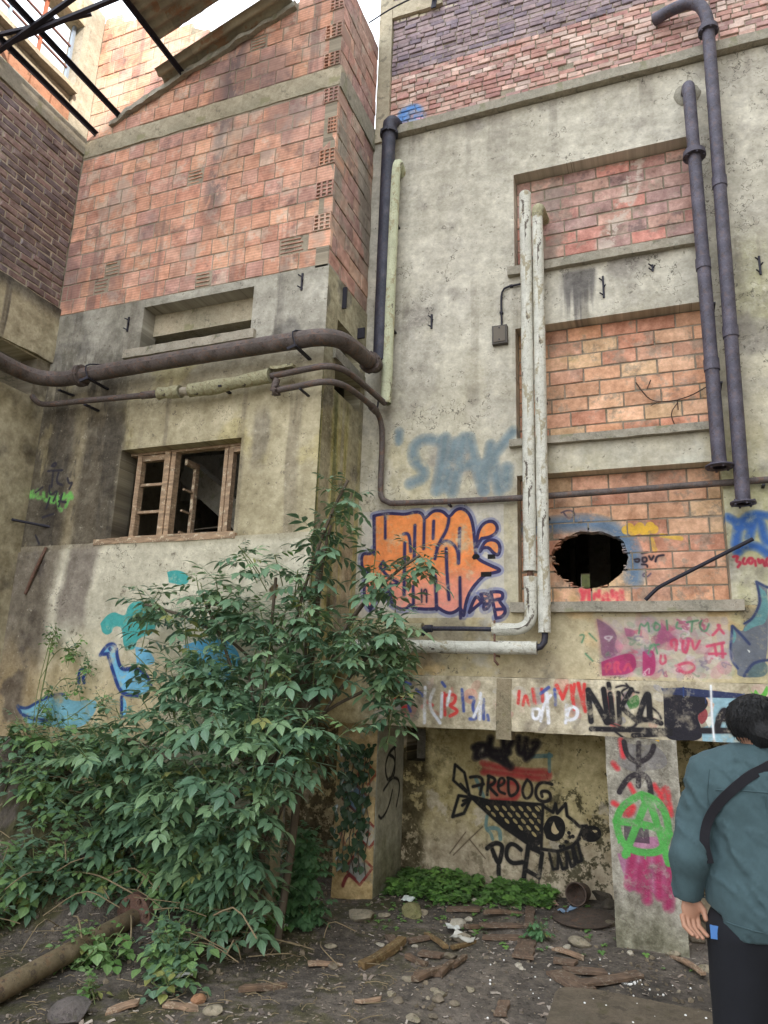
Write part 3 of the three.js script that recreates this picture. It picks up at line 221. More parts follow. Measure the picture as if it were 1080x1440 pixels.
const wood = pixTex(512, 512, (u, v, o) => {
  const g = NT(u, v * 5, 1), f = NT(u * 1, v * 9, 2), s = NT(u * 2, v * 2, 2);
  o[0] = 150 + 70 * (g - 0.5) + 46 * (f - 0.5); o[1] = o[0] * 0.82; o[2] = o[0] * 0.66; mix3(o, 205, 190, 165, 0.7 * sstep(0.58, 0.75, s)); mix3(o, 70, 55, 42, 0.6 * sstep(0.62, 0.8, f));
});
const woodMat = std({ map: scaled(wood, 1.5, 1.5), bumpMap: scaled(wood, 1.5, 1.5), bumpScale: 0.0012, color: new THREE.Color(1.2, 1.26, 1.26) });

// ------------------------------------------------------------------ bricks, one mesh each
// rows of bricks between u0..u1, v0..v1; cell(u, v) finds the brick at a place
function layout({ u0, u1, v0, v1, h, joint, widths, seed, stagger = 0.5 }) {
  const r = rng(seed), rows = [], all = [], nr = Math.max(1, Math.round((v1 - v0) / h)), H = (v1 - v0) / nr;
  for (let j = 0; j < nr; j++) {
    const row = []; let u = u0 - (j % 2 ? stagger * widths[0] : 0) - r() * 0.15 * widths[0];
    while (u < u1) {
      const w = widths[Math.floor(r() * widths.length)] * (0.96 + 0.08 * r()), a = Math.max(u0, u), b = Math.min(u1, u + w);
      if (b - a > joint + 0.025) { const k = { u0: a + joint / 2, u1: b - joint / 2, v0: v0 + j * H + joint / 2 + (r() - 0.5) * joint * 0.4, v1: v0 + (j + 1) * H - joint / 2 + (r() - 0.5) * joint * 0.4, id: all.length, t: r(), q: r(), row: j }; row.push(k); all.push(k); }
      u += w;
    }
    rows.push(row);
  }
  const cell = (u, v) => { const row = rows[clamp(Math.floor((v - v0) / H), 0, nr - 1)]; let best = null; for (const b of row) if (u > b.u0 - joint && u < b.u1 + joint) { best = b; if (u < b.u1 + joint / 2) break; } return best; };
  return { all, cell, H, rows };
}
// a brick with chamfered front edges, worn corners and a face of its own slope; front at z, back at z - d
function brickGeo(b, z, d, c, r, tilt = 0.05) {
  const j = () => (r() - 0.5) * c * 1.2, q = [[b.u0, b.v0], [b.u1, b.v0], [b.u1, b.v1], [b.u0, b.v1]], mid = [[b.u0, (b.v0 + b.v1) / 2], [(b.u0 + b.u1) / 2, b.v1]];
  const out = q.map(([u, v]) => [u + j(), v + j()]), cu = (b.u0 + b.u1) / 2, cv = (b.v0 + b.v1) / 2, pos = [], idx = [];
  const tx = (r() - 0.5) * tilt, ty = (r() - 0.5) * tilt, push = (u, v, w) => { pos.push(u, v, w); return pos.length / 3 - 1; };
  const F = out.map(([u, v]) => { const k = c * (0.7 + r() * 0.9); return [u + Math.sign(cu - u) * k, v + Math.sign(cv - v) * k, z + (u - cu) * tx + (v - cv) * ty]; });
  const M = out.map(([u, v]) => [u, v, z - c]), B = out.map(([u, v]) => [u, v, z - d]);
  const quad = (a, b2, c2, d2) => { const i = push(...a), k = push(...b2), l = push(...c2), m = push(...d2); idx.push(i, k, l, i, l, m); };
  quad(F[0], F[1], F[2], F[3]);
  for (let i = 0; i < 4; i++) { const n = (i + 1) % 4; quad(M[i], M[n], F[n], F[i]); quad(B[i], B[n], M[n], M[i]); }
  const g = new THREE.BufferGeometry(); g.setAttribute('position', new THREE.Float32BufferAttribute(pos, 3)); g.setIndex(idx); g.computeVertexNormals(); return planarUV(g);
}
// puts the bricks on a mortar sheet: the `most` that lie nearest the eye one by one, the rest joined
function bricks(parent, list, mat, { depth = 0.05, proud = 0.006, chamfer = 0.004, seed = 1, most = 300, skip, tilt }) {
  const r = rng(seed), eye = camera.position, rest = [], p = V(), made = [];
  parent.updateWorldMatrix(true, false);
  for (const b of list) {
    if (skip && skip(b)) continue;
    const g = brickGeo(b, proud * (0.3 + 1.4 * r()), depth, chamfer, r, tilt);
    p.set((b.u0 + b.u1) / 2, (b.v0 + b.v1) / 2, 0).applyMatrix4(parent.matrixWorld);
    made.push([p.distanceTo(eye) / Math.sqrt((b.u1 - b.u0) * (b.v1 - b.v0)), g]);
  }
  made.sort((a, b) => a[0] - b[0]);
  made.forEach(([, g], i) => { if (i < most) part('brick', g, mat, parent); else rest.push(g); });
  if (rest.length) stuff(part('brickwork', mergeGeometries(rest), mat, parent));
}
// colour of a brick face: pal is a list of sRGB colours; smears of mortar and soot come on top
function brickColour(o, L, u, v, pal, { mortar = [160, 148, 134], smear = 0.5, rib = 0, soot = 0.25, f = 1 } = {}) {
  const b = L.cell(u, v);
  if (!b) { o[0] = mortar[0]; o[1] = mortar[1]; o[2] = mortar[2]; } else {
    const c = pal[Math.floor(b.t * pal.length * 0.999)], k = 0.93 + 0.14 * b.q; o[0] = c[0] * k; o[1] = c[1] * k; o[2] = c[2] * k;
    const off = b.id * 0.173;
    if (rib) { const s = Math.sin(v * 2 * Math.PI / rib); o[0] += 9 * s; o[1] += 8 * s; o[2] += 7 * s; }
    mix3(o, mortar[0] + 12, mortar[1] + 10, mortar[2] + 8, smear * sstep(0.56, 0.74, N(u * 1.7 + off, v * 1.7, 2)));
    mix3(o, 84, 72, 72, soot * sstep(0.58, 0.78, N(u * 1.1 - off, v * 1.1 + off, 2)));
    const edge = Math.min(u - b.u0, b.u1 - u, v - b.v0, b.v1 - v) + 0.02 * (N(u * 3, v * 3, 2) - 0.5); mix3(o, mortar[0], mortar[1], mortar[2], 0.5 * sstep(0.005, -0.004, edge));  // mortar smeared over the arrises
  }
  const n = (N(u * 4.3, v * 4.3, 2) - 0.5) * 62 + (N(u * 1.1, v * 1.1, 1) - 0.5) * 26; o[0] += n; o[1] += n * 0.92; o[2] += n * 0.86;
}

// ------------------------------------------------------------------ ground
const groundY = (x, z) => {
  const A = lerp(1.15, 0.02, sstep(-5.2, -2.6, x)), bank = A * sstep(-3.95, -4.78, z) * (x < -2.3 ? 1 : sstep(-2.0, -2.3, x));
  const heap = 0.07 * sstep(-5.0, -6.3, z) * sstep(-2.6, -2.0, x);
  const near = clamp(1 - Math.hypot(x, z + 3) / 12);
  return bank * (z < -4.9 ? sstep(-5.6, -4.9, z) : 1) + heap + near * (0.05 * N3(x, 0, z, 0.35) + 0.018 * N3(x + 3, 0.2, z, 1.7));
};
{
  const n = 260, line = (k) => { const t = k / n * 2 - 1, a = Math.abs(t); return Math.sign(t) * (a < 0.86 ? a / 0.86 * 5.2 : 5.2 + Math.pow((a - 0.86) / 0.14, 3) * 145); };
  const pos = [], idx = [];
  for (let j = 0; j <= n; j++) for (let i = 0; i <= n; i++) { const x = -1.2 + line(i), z = -3.2 + line(j); pos.push(x, groundY(x, z), z); }
  for (let j = 0; j < n; j++) for (let i = 0; i < n; i++) { const a = j * (n + 1) + i, b = a + 1, c = a + n + 1, d = c + 1; idx.push(a, c, b, b, c, d); }
  const g = new THREE.BufferGeometry(); g.setAttribute('position', new THREE.Float32BufferAttribute(pos, 3)); g.setIndex(idx); g.computeVertexNormals(); planarUV(g, 'x', 'z');
  const map = wallTex({ x0: -6, x1: 2, y0: -7, y1: 1, ppm: 190, seed: 3, base: (x, z, o) => {
    const n = N(x * 0.45, z * 0.45, 0), m = N(x * 1.3, z * 1.3, 2), f = N(x * 6.7, z * 6.7, 2);
    o[0] = 90 + 34 * (n - 0.5) + 50 * (m - 0.5) + 62 * (f - 0.5); o[1] = o[0] * 0.91; o[2] = o[0] * 0.81;
    const moss = sstep(0.46, 0.62, N(x * 0.6 + 0.2, z * 0.6, 2)) * sstep(-0.9, -2.2, x); mix3(o, 62 + 40 * (f - 0.5), 60 + 40 * (f - 0.5), 30 + 20 * (f - 0.5), 0.75 * moss);
    const dust = sstep(0.5, 0.68, N(x * 0.5 + 0.6, z * 0.5 + 0.2, 2)) * sstep(-1.6, -0.4, x); mix3(o, 128 + 30 * (f - 0.5), 118 + 30 * (f - 0.5), 108 + 28 * (f - 0.5), 0.55 * dust);
    const chip = N(x * 11, z * 11, 2); if (chip > 0.74) mix3(o, 150, 138, 120, 0.8 * sstep(0.74, 0.8, chip)); if (chip < 0.26) mix3(o, 42, 36, 30, 0.8);
  } });
  structure('ground', g, std({ map, bumpMap: BUMP(2.1), bumpScale: 0.02, roughness: 0.97 }));
}
// ------------------------------------------------------------------ the factory wall on the right
function pieces(g) { // the separate lumps of a cut solid
  const s = g.index ? g.toNonIndexed() : g, p = s.attributes.position, n = p.count / 3, up = [...Array(n).keys()], find = (i) => { while (up[i] !== i) i = up[i] = up[up[i]]; return i; }, seen = new Map();
  for (let t = 0; t < n; t++) for (let k = 0; k < 3; k++) { const i = t * 3 + k, key = [p.getX(i), p.getY(i), p.getZ(i)].map((v) => Math.round(v * 2000)).join(); if (seen.has(key)) up[find(t)] = find(seen.get(key)); else seen.set(key, t); }
  const by = new Map(); for (let t = 0; t < n; t++) { const r = find(t); if (!by.has(r)) by.set(r, []); by.get(r).push(t); }
  return [...by.values()].filter((l) => l.length >= 6).map((l) => { const out = new THREE.BufferGeometry(); for (const a of ['position', 'normal']) { const src = s.attributes[a], d = new Float32Array(l.length * 9); l.forEach((t, i) => { for (let k = 0; k < 9; k++) d[i * 9 + k] = src.array[t * 9 + k]; }); out.setAttribute(a, new THREE.BufferAttribute(d, 3)); } return out; });
}
const W = -5.6, S = -5.5, BACK = -6.4, BX = -2.437, BZ = -4.754, LX = -5.37;
const factory = thing('factory_building', 'tall plastered factory wall with bricked-up bays, sprayed beam and pillar', 'building');
{
  const base = (x, y, o) => {
    const n = N(x * 0.22, y * 0.22, 0), m = N(x * 0.7 + 0.3, y * 0.5, 1), st = streak(x, y);
    o[0] = 180 + 34 * (n - 0.5) + 28 * (m - 0.5); o[1] = o[0] - 6; o[2] = o[0] - 22;
    mix3(o, 192, 178, 134, 0.5 * sstep(4.9, 3.1, y + 0.9 * (m - 0.5)) * (0.35 + 0.65 * sstep(0.3, 0.6, N(x * 0.5, y * 0.3 + 0.5, 1))));  // ochre limewash that shows low on the wall
    if (x > 0.4) mix3(o, 160, 158, 104, 0.5 * sstep(5.4, 4.7, y) * sstep(0.35, 0.6, N(x * 0.8, y * 0.25, 1)));
    mix3(o, 124, 117, 107, 0.45 * sstep(0.54, 0.74, st) * sstep(0.4, 0.7, N(x * 0.3, y * 0.3 + 0.2, 1)));
    mix3(o, 124, 118, 112, 0.55 * blot(x, y, 0.42, 0.54, 0.72)); mix3(o, 140, 134, 126, 0.28 * sstep(0.52, 0.7, N(x * 0.8 + 0.4, y * 0.8, 2))); mix3(o, 204, 198, 184, 0.3 * sstep(0.55, 0.72, N(x * 0.7, y * 0.6 + 0.4, 2)));
    mix3(o, 124, 117, 106, 0.35 * sstep(0.52, 0.7, streak(x * 1.7 + 3, y * 1.2)) * sstep(6.0, 6.9, y) ); mix3(o, 120, 112, 98, 0.25 * sstep(0.52, 0.68, streak(x * 2.3 + 1, y)) * sstep(4.3, 4.9, y + 0.6 * N(x, 0.4, 1)) * (y < 5.2 ? 1 : 0)); const tr = Math.abs(N(x * 0.9 + 0.5, y * 0.9, 2) - 0.5); if (y > 4.2 && y < 5.3) mix3(o, 196, 190, 176, 0.4 * sstep(0.035, 0.0, tr));  // trowel marks
    mix3(o, 190, 186, 172, 0.5 * blot(x + 4, y + 2, 0.35, 0.6, 0.72));
    if (x > -0.68 && x < -0.33 && y > 4.66) { const e = sstep(-0.68, -0.6, x) * sstep(-0.33, -0.4, x); mix3(o, 84, 80, 78, 0.85 * e * sstep(0.3, 0.55, streak(x * 2, y) + 0.25 * sstep(4.66, 5.1, y)) * sstep(5.16, 5.1, y)); }
    if (x > -0.2 && x < 0.46 && y < 3.6 && y > 3.34) mix3(o, 200, 198, 180, 0.5 * blot(x, y, 1.2, 0.5, 0.6));
    if (y < 2.28) { mix3(o, 178, 160, 118, 0.5); mix3(o, 206, 160, 100, 0.35 * blot(x + 1, y, 0.8, 0.55, 0.7)); mix3(o, 112, 106, 96, 0.5 * blot(x + 3, y, 0.9, 0.52, 0.66)); }
    if (y < 2.45 && x < -1.2) mix3(o, 176, 172, 164, 0.6 * blot(x + 2, y, 1.1, 0.42, 0.6));
    if (x > 0.55 && y < 3.9 && y > 3.2) mix3(o, 104, 102, 92, 0.5 * blot(x + 7, y, 0.7, 0.5, 0.65));
    const cr = Math.abs(N(x * 0.55 + 0.2, y * 0.55 + 0.1, 2) - 0.52); if (cr < 0.006 && N(x * 0.4, y * 0.4 + 0.8, 0) > 0.55) mix3(o, 70, 66, 58, 0.6);
    grain(o, x, y, 27);
    const pit = N(x * 9, y * 9, 2); if (pit > 0.8) mix3(o, 92, 86, 76, 0.6);
  };
  const draw = (g, X, Y, SC) => {
    spray(g, X, Y, SC, G.grey, 'rgb(112,128,132)', 0.075); drips(g, X, Y, SC, G.grey, 'rgba(112,128,132,.6)', 0.012, 0.14, 5);
    // the orange piece
    g.fillStyle = 'rgba(196,190,180,.75)'; g.fillRect(X(-2.4), Y(3.12), X(-1.16) - X(-2.4), Y(2.2) - Y(3.12));
    strokes(g, X, Y, SC, G.orange.fill, 'rgba(70,80,150,.35)', 0.075);
    const gr = g.createLinearGradient(0, Y(3.1), 0, Y(2.25)); gr.addColorStop(0, 'rgb(224,134,70)'); gr.addColorStop(0.55, 'rgb(222,130,74)'); gr.addColorStop(0.72, 'rgb(226,140,112)'); gr.addColorStop(1, 'rgb(228,146,132)');
    fills(g, X, Y, G.orange.fill, gr);
    for (const p of G.orange.fill) { poly(g, X, Y, p, true); g.closePath(); g.strokeStyle = 'rgb(44,40,78)'; g.lineWidth = 0.027 * SC; g.stroke(); }
    strokes(g, X, Y, SC, G.orange.lines, 'rgb(44,40,78)', 0.023); strokes(g, X, Y, SC, G.orange.num, 'rgb(44,40,60)', 0.012);
    fills(g, X, Y, G.orange.marks, 'rgb(10,9,10)', false);
    // right hand side
    spray(g, X, Y, SC, G.tn, 'rgb(52,92,160)', 0.05); strokes(g, X, Y, SC, G.zoone, 'rgb(168,52,68)', 0.016); 
    fills(g, X, Y, [G.creature[0]], 'rgba(92,98,112,.9)'); fills(g, X, Y, [G.creature[1], G.creature[2]], 'rgba(92,140,142,.9)'); fills(g, X, Y, [G.creature[3]], 'rgb(212,214,210)'); fills(g, X, Y, [G.creature[4]], 'rgba(84,104,106,.9)');
    strokes(g, X, Y, SC, G.creatureLine, 'rgb(52,62,96)', 0.014);
    // under the lowest sill
    g.globalAlpha = 0.5; g.fillStyle = 'rgb(186,174,166)'; g.fillRect(X(-0.42), Y(2.2), X(0.42) - X(-0.42), Y(1.77) - Y(2.2)); g.globalAlpha = 1;
    { const q = rng(12); for (let k = 0; k < 120; k++) { g.globalAlpha = 0.14 + 0.2 * q(); g.fillStyle = ['rgb(196,120,140)', 'rgb(150,140,160)', 'rgb(206,196,190)', 'rgb(168,70,100)', 'rgb(120,140,120)'][Math.floor(q() * 5)]; g.beginPath(); g.ellipse(X(-0.4 + 0.82 * q()), Y(1.79 + 0.4 * q()), (0.02 + 0.07 * q()) * SC, (0.015 + 0.04 * q()) * SC, q() * 3, 0, 7); g.fill(); } g.globalAlpha = 1; }
    g.shadowBlur = 0.03 * SC; g.shadowColor = 'rgb(140,60,100)'; fills(g, X, Y, [G.mag[0]], 'rgba(116,84,104,.7)'); fills(g, X, Y, [G.mag[1], G.mag[4]], 'rgba(154,76,112,.6)'); fills(g, X, Y, [G.mag[2], G.mag[3]], 'rgba(160,44,92,.8)'); g.shadowBlur = 0; { const q = rng(15); for (let k = 0; k < 34; k++) { const x = -0.4 + 0.8 * q(), y = 1.8 + 0.38 * q(), p = [x, y]; for (let i = 0; i < 4; i++) p.push(x + 0.09 * (q() - 0.5), y + 0.08 * (q() - 0.5)); strokes(g, X, Y, SC, [p], ['rgba(190,90,112,.5)', 'rgba(206,196,196,.55)', 'rgba(150,52,92,.5)', 'rgba(90,120,96,.4)', 'rgba(120,110,130,.5)'][k % 5], 0.008 + 0.008 * q()); } }
    strokes(g, X, Y, SC, G.magtext, 'rgba(190,70,96,.75)', 0.017); strokes(g, X, Y, SC, G.greentext, 'rgba(84,128,96,.75)', 0.012);
  };
  const map = wallTex({ x0: -2.46, x1: 1.8, y0: 1.7, y1: 7.0, ppm: 280, base, draw, wear: 0.3, erode: 0.25 }), mat = wallMat(map, 0.008);
  const PX0 = -1.048, PX1 = 0.46, panels = [[2.314, 3.349], [3.65, 4.668], [5.25, 6.215]];
  part('plaster_wall', sheet(rect(BX - 0.12, 1.8, 1.745, 6.93), panels.map(([a, b]) => rect(PX0, PX1, a, b)), 0.28), mat, factory, [0, 0, W]);
  // the wall goes on beyond the picture, then turns towards the yard; this wing keeps the sun off it
  part('plaster_wall', slab(1.803, 4.5, 0, 9, W - 0.28, W, 0), concPale, factory);
  part('wing_wall', slab(4.5, 4.8, 0, 13.65, -6.5, 7, 0, 1), concPale, factory);
  // ledges and sills
  part('ledge', slab(-2.3, 1.8, 6.935, 7.03, W - 0.2, W + 0.07, 0.005, 0.09, 1), concMat, factory);
  for (const [a, b, x1, k] of [[5.168, 5.248, 0.45, 2], [3.585, 3.648, 0.46, 3], [2.235, 2.312, 0.53, 4]]) part('sill', slab(-1.1, x1, a, b, W - 0.125, W + 0.055, 0.004, 0.08, k), concMat, factory);
  // three bays filled with blocks
  const L = panels.map(([a, b], i) => layout({ u0: PX0, u1: PX1, v0: a, v1: b, h: [0.1294, 0.1273, 0.1206][i], joint: 0.011, widths: [0.285], seed: 30 + i * 7 }));
  const pal = [[206, 158, 126], [202, 150, 118], [210, 166, 134], [198, 142, 116], [206, 170, 134], [200, 152, 126]], palTop = [[186, 140, 128], [192, 134, 120], [178, 142, 130], [192, 152, 136], [172, 138, 130]];
  const bmap = wallTex({ x0: PX0, x1: PX1, y0: 2.3, y1: 6.23, ppm: 320, wear: 0.3, seed: 9, base: (x, y, o) => {
    const i = y > 5.2 ? 2 : y > 3.6 ? 1 : 0; brickColour(o, L[i], x, y, i === 2 ? palTop : pal, { mortar: [134, 122, 108], smear: 0.6, rib: 0, soot: i === 2 ? 0.5 : 0.2 });
    if (i === 2) mix3(o, 196, 184, 170, 0.75 * sstep(0.1, 0.04, Math.abs(x + 0.15 + 0.35 * (y - 5.8) * -1 + 0.2 * (N(x * 0.8, y * 0.8, 2) - 0.5))) * sstep(0.42, 0.55, N(x * 2, y * 2, 2)));
    if (i === 2 && x < -0.55) mix3(o, 138, 128, 118, 0.6 * blot(x, y, 0.9, 0.42, 0.6));
    if (i < 2) mix3(o, 176, 158, 96, 0.5 * blot(x + 2, y, 0.7, 0.5, 0.7) * sstep(-0.1, -0.8, x));
    grain(o, x, y, 22);
  }, draw: (g, X, Y, SC) => {
    spray(g, X, Y, SC, [[-1.0, 2.93, -0.62, 2.98, -0.36, 2.93, -0.22, 2.8, -0.18, 2.66, -0.19, 2.5]], 'rgb(96,118,140)', 0.1);
    g.globalAlpha = 0.85; g.fillStyle = 'rgb(222,176,60)'; for (let k = 0; k < 9; k++) { g.beginPath(); g.ellipse(X(-0.23 + 0.025 * k), Y(2.885 + 0.02 * Math.sin(k * 2)), 0.035 * SC, 0.035 * SC, 0, 0, 7); g.fill(); } g.globalAlpha = 1;
    strokes(g, X, Y, SC, [[0.02, 2.83, 0.16, 2.8], [-0.05, 2.8, -0.03, 2.72]], 'rgba(216,176,70,.7)', 0.03);
    strokes(g, X, Y, SC, G.jout, 'rgb(40,34,44)', 0.012); spray(g, X, Y, SC, G.yihan, 'rgb(206,72,84)', 0.028);
    strokes(g, X, Y, SC, [[-1.0, 2.38, -0.9, 2.42]], 'rgba(200,90,60,.5)', 0.02); strokes(g, X, Y, SC, [[-0.72, 3.05, -0.66, 3.08, -0.6, 3.03, -0.66, 2.99, -0.7, 3.05], [-0.1, 2.55, -0.14, 2.53, -0.1, 2.51, -0.07, 2.54]], 'rgba(90,80,96,.8)', 0.012);
  } });
  const bm = std({ map: bmap, bumpMap: BUMP(2.5), bumpScale: 0.004, roughness: 0.92 });
  const HC = [-0.515, 2.668], hr = rng(77), rim = []; for (let k = 0; k < 40; k++) { const a = k / 40 * Math.PI * 2, q = 1 + 0.05 * (hr() - 0.5) + 0.02 * Math.sin(a * 3); rim.push([HC[0] + 0.31 * q * Math.cos(a), HC[1] + 0.25 * q * Math.sin(a)]); }
  const evaluator = new Evaluator(); evaluator.attributes = ['position', 'normal', 'uv']; evaluator.useGroups = false;
  const cutter = (() => { const q = rng(78), sh = new THREE.Shape(); for (let k = 0; k < 46; k++) { const a = k / 46 * Math.PI * 2, m = 1 + 0.09 * (q() - 0.5) + 0.02 * Math.sin(a * 3), u = HC[0] + 0.29 * m * Math.cos(a), v = HC[1] + 0.226 * m * Math.sin(a); k ? sh.lineTo(u, v) : sh.moveTo(u, v); } sh.closePath(); const g = new THREE.ExtrudeGeometry(sh, { depth: 0.4, bevelEnabled: false }); g.translate(0, 0, -0.2); return g; })();
  panels.forEach(([a, b], i) => {
    const holes = i ? [] : [rim], inf = part('brick_infill', sheet(rect(PX0 - 0.02, PX1 + 0.02, a - 0.02, b + 0.02), holes, 0.08), mortarDark, factory, [0, 0, W - 0.136]);
    const r = rng(5 + i), whole = [];
    for (const k of L[i].all) {
      const near = (u, v) => ((u - HC[0]) / 0.33) ** 2 + ((v - HC[1]) / 0.265) ** 2 < 1, hit = !i && [0, 0.25, 0.5, 0.75, 1].some((s) => [0, 0.5, 1].some((t) => near(lerp(k.u0, k.u1, s), lerp(k.v0, k.v1, t))));
      if (!hit) { whole.push(k); continue; }
      // a block broken away by the round hole: what is left of it
      const g = brickGeo(k, 0.006 + 0.004 * r(), 0.1, 0.003, r), back = new THREE.BoxGeometry(k.u1 - k.u0, k.v1 - k.v0, 0.1); back.translate((k.u0 + k.u1) / 2, (k.v0 + k.v1) / 2, -0.046);
      const A = new Brush(back), B = new Brush(cutter); A.updateMatrixWorld(); B.updateMatrixWorld(); const left = evaluator.evaluate(A, B, SUBTRACTION).geometry;
      for (const piece of pieces(left)) part('brick', planarUV(piece), bm, inf);
    }
    if (!i) { // broken webs of the hollow blocks round the hole
      const q = rng(79), gs = []; for (let k = 0; k < 34; k++) { const a = q() * 6.283, m = 0.96 + 0.08 * q(), u = HC[0] + 0.292 * m * Math.cos(a), v = HC[1] + 0.228 * m * Math.sin(a), L = 0.012 + 0.028 * q(), g = slab(-L, L, -0.004, 0.004, -0.03, 0.03, 0.003, 0.015, k); g.rotateZ((q() - 0.5) * 0.5); g.translate(u, v, -0.05 + 0.025 * (q() - 0.3)); gs.push(planarUV(g)); }
      stuff(part('broken_webs', mergeGeometries(gs), bm, inf));
    }
    bricks(inf, whole, bm, { depth: 0.05, proud: 0.006, chamfer: 0.003, seed: 8 + i });
  });
  // rooms behind the hole: dark, with a low opening on the far side
  const room = [slab(-2.4, 3, 1.5, 1.62, -9.6, W - 0.3, 0), slab(-2.4, 3, 4.3, 4.4, -9.6, W - 0.3, 0), slab(-2.5, -2.4, 1.5, 4.4, -9.6, W - 0.3, 0), slab(3, 3.1, 1.5, 4.4, -9.6, W - 0.3, 0), slab(-2.4, -0.98, 1.62, 4.3, -9.7, -9.6, 0), slab(-0.76, 3, 1.62, 4.3, -9.7, -9.6, 0), slab(-0.98, -0.76, 3.2, 4.3, -9.7, -9.6, 0), slab(-0.98, -0.76, 1.62, 3.0, -9.7, -9.6, 0), slab(-0.98, -0.92, 1.62, 3.5, -8.6, -8.5, 0), slab(-0.72, -0.5, 1.62, 4.3, -8.2, -8.0, 0)];
  part('interior', mergeGeometries(room), roomMat, factory); part('mossy_bank', slab(-2.2, 0.6, 1.2, 4.2, -11.2, -10.8, 0.05, 0.2), std({ map: scaled(CONC, 0.9), color: new THREE.Color(0.12, 0.17, 0.05) }), factory);

  // beam with its sprayed names
  const beamMap = wallTex({ x0: -2.8, x1: 1.8, y0: 1.3, y1: 1.8, ppm: 340, wear: 0.36, seed: 21, base: (x, y, o) => {
    const n = N(x * 0.6, y * 0.6, 0); o[0] = 182 + 30 * (n - 0.5); o[1] = o[0] - 12; o[2] = o[0] - 38; mix3(o, 168, 146, 92, 0.6 * sstep(-2.1, -2.5, x)); mix3(o, 128, 118, 104, 0.55 * blot(x, y, 0.8, 0.52, 0.68)); grain(o, x, y, 46);
    mix3(o, 110, 104, 92, 0.7 * sstep(1.735, 1.75, y + 0.02 * (N(x * 2, 0.3, 2) - 0.5)));
  }, draw: (g, X, Y, SC) => {
    { const q = rng(13); for (let k = 0; k < 90; k++) { g.globalAlpha = 0.15 + 0.22 * q(); g.fillStyle = ['rgb(206,90,84)', 'rgb(110,120,170)', 'rgb(214,212,214)', 'rgb(120,112,104)', 'rgb(196,150,150)'][Math.floor(q() * 5)]; g.beginPath(); g.ellipse(X(-2.2 + 2.9 * q()), Y(1.4 + 0.3 * q()), (0.01 + 0.06 * q()) * SC, (0.01 + 0.05 * q()) * SC, q() * 3, 0, 7); g.fill(); } g.globalAlpha = 1; }
    strokes(g, X, Y, SC, G.beamRed, 'rgba(206,60,58,.85)', 0.022); strokes(g, X, Y, SC, G.beamBlue, 'rgba(70,84,150,.85)', 0.02); strokes(g, X, Y, SC, G.beamWhite, 'rgb(226,226,232)', 0.02);
    fills(g, X, Y, G.panelBlue, 'rgb(142,178,190)', false); fills(g, X, Y, G.panelWhite, 'rgb(224,222,208)'); fills(g, X, Y, G.panelRed, 'rgb(140,62,66)'); fills(g, X, Y, G.panelBlack, 'rgb(32,30,38)'); fills(g, X, Y, G.panelDark, 'rgb(44,52,86)', false);
    strokes(g, X, Y, SC, G.panelA, 'rgb(34,30,34)', 0.035); strokes(g, X, Y, SC, [G.panelWhite[1]], 'rgb(226,228,230)', 0.012); drips(g, X, Y, SC, G.panelDark, 'rgb(44,62,110)', 0.01, 0.08, 3);
    fills(g, X, Y, G.greenBlob, 'rgb(62,110,58)'); fills(g, X, Y, G.greenR, 'rgb(98,170,70)');
    strokes(g, X, Y, SC, G.nikaThin, 'rgb(34,30,34)', 0.01); strokes(g, X, Y, SC, G.nika, 'rgb(28,26,30)', 0.033);
  } });
  const beamMat = wallMat(beamMap, 0.008, 1.3);
  part('beam', planarUV(slab(-2.66, 1.8, 1.355, 1.742, S - 0.3, S, 0.006, 0.09, 5)), beamMat, factory);
  part('beam', slab(1.803, 4.5, 1.355, 1.742, S - 0.3, S, 0.004), concPale, factory);
  part('beam_stub', slab(-1.205, -1.095, 1.29, 1.736, S - 0.2, S + 0.012, 0.01, 0.05, 6), std({ map: scaled(CONC, 1.3, 1.3, 0.2), color: new THREE.Color(0.9, 0.82, 0.66), bumpMap: BUMP(3), bumpScale: 0.01 }), factory);
  // pillar
  const pilMap = wallTex({ x0: -0.46, x1: 0.08, y0: -0.1, y1: 1.4, ppm: 440, wear: 0.38, seed: 5, base: (x, y, o) => {
    const n = N(x * 2.2, y * 0.5, 1), f = N(x * 5, y * 1.2, 2); o[0] = 158 + 40 * (n - 0.5) + 44 * (f - 0.5); o[1] = o[0] - 6; o[2] = o[0] - 20; mix3(o, 96, 94, 70, 0.55 * sstep(0.35, 0.05, y + 0.2 * (n - 0.5))); grain(o, x, y, 46); if (N(x * 7, y * 7, 2) > 0.7) mix3(o, 92, 84, 74, 0.5);
  }, draw: (g, X, Y, SC) => {
    g.globalAlpha = 0.6; fills(g, X, Y, G.pilGrey, 'rgb(112,108,112)'); fills(g, X, Y, G.pilPink, 'rgb(178,92,146)'); g.globalAlpha = 1; g.globalAlpha = 0.5; spray(g, X, Y, SC, G.pilPink2, 'rgb(160,50,92)', 0.05); g.globalAlpha = 1; spray(g, X, Y, SC, G.pilRed, 'rgb(206,58,62)', 0.03);
    fills(g, X, Y, G.pilYellow, 'rgb(220,170,50)'); strokes(g, X, Y, SC, G.yaz, 'rgb(44,38,42)', 0.03); g.globalAlpha = 0.7; g.fillStyle = 'rgb(50,38,48)'; g.fillRect(X(-0.33), Y(0.8), 0.16 * SC, 0.12 * SC); g.globalAlpha = 1;
    strokes(g, X, Y, SC, G.circA, 'rgb(84,164,78)', 0.04); drips(g, X, Y, SC, G.circA, 'rgb(76,172,74)', 0.012, 0.06, 8);
  } });
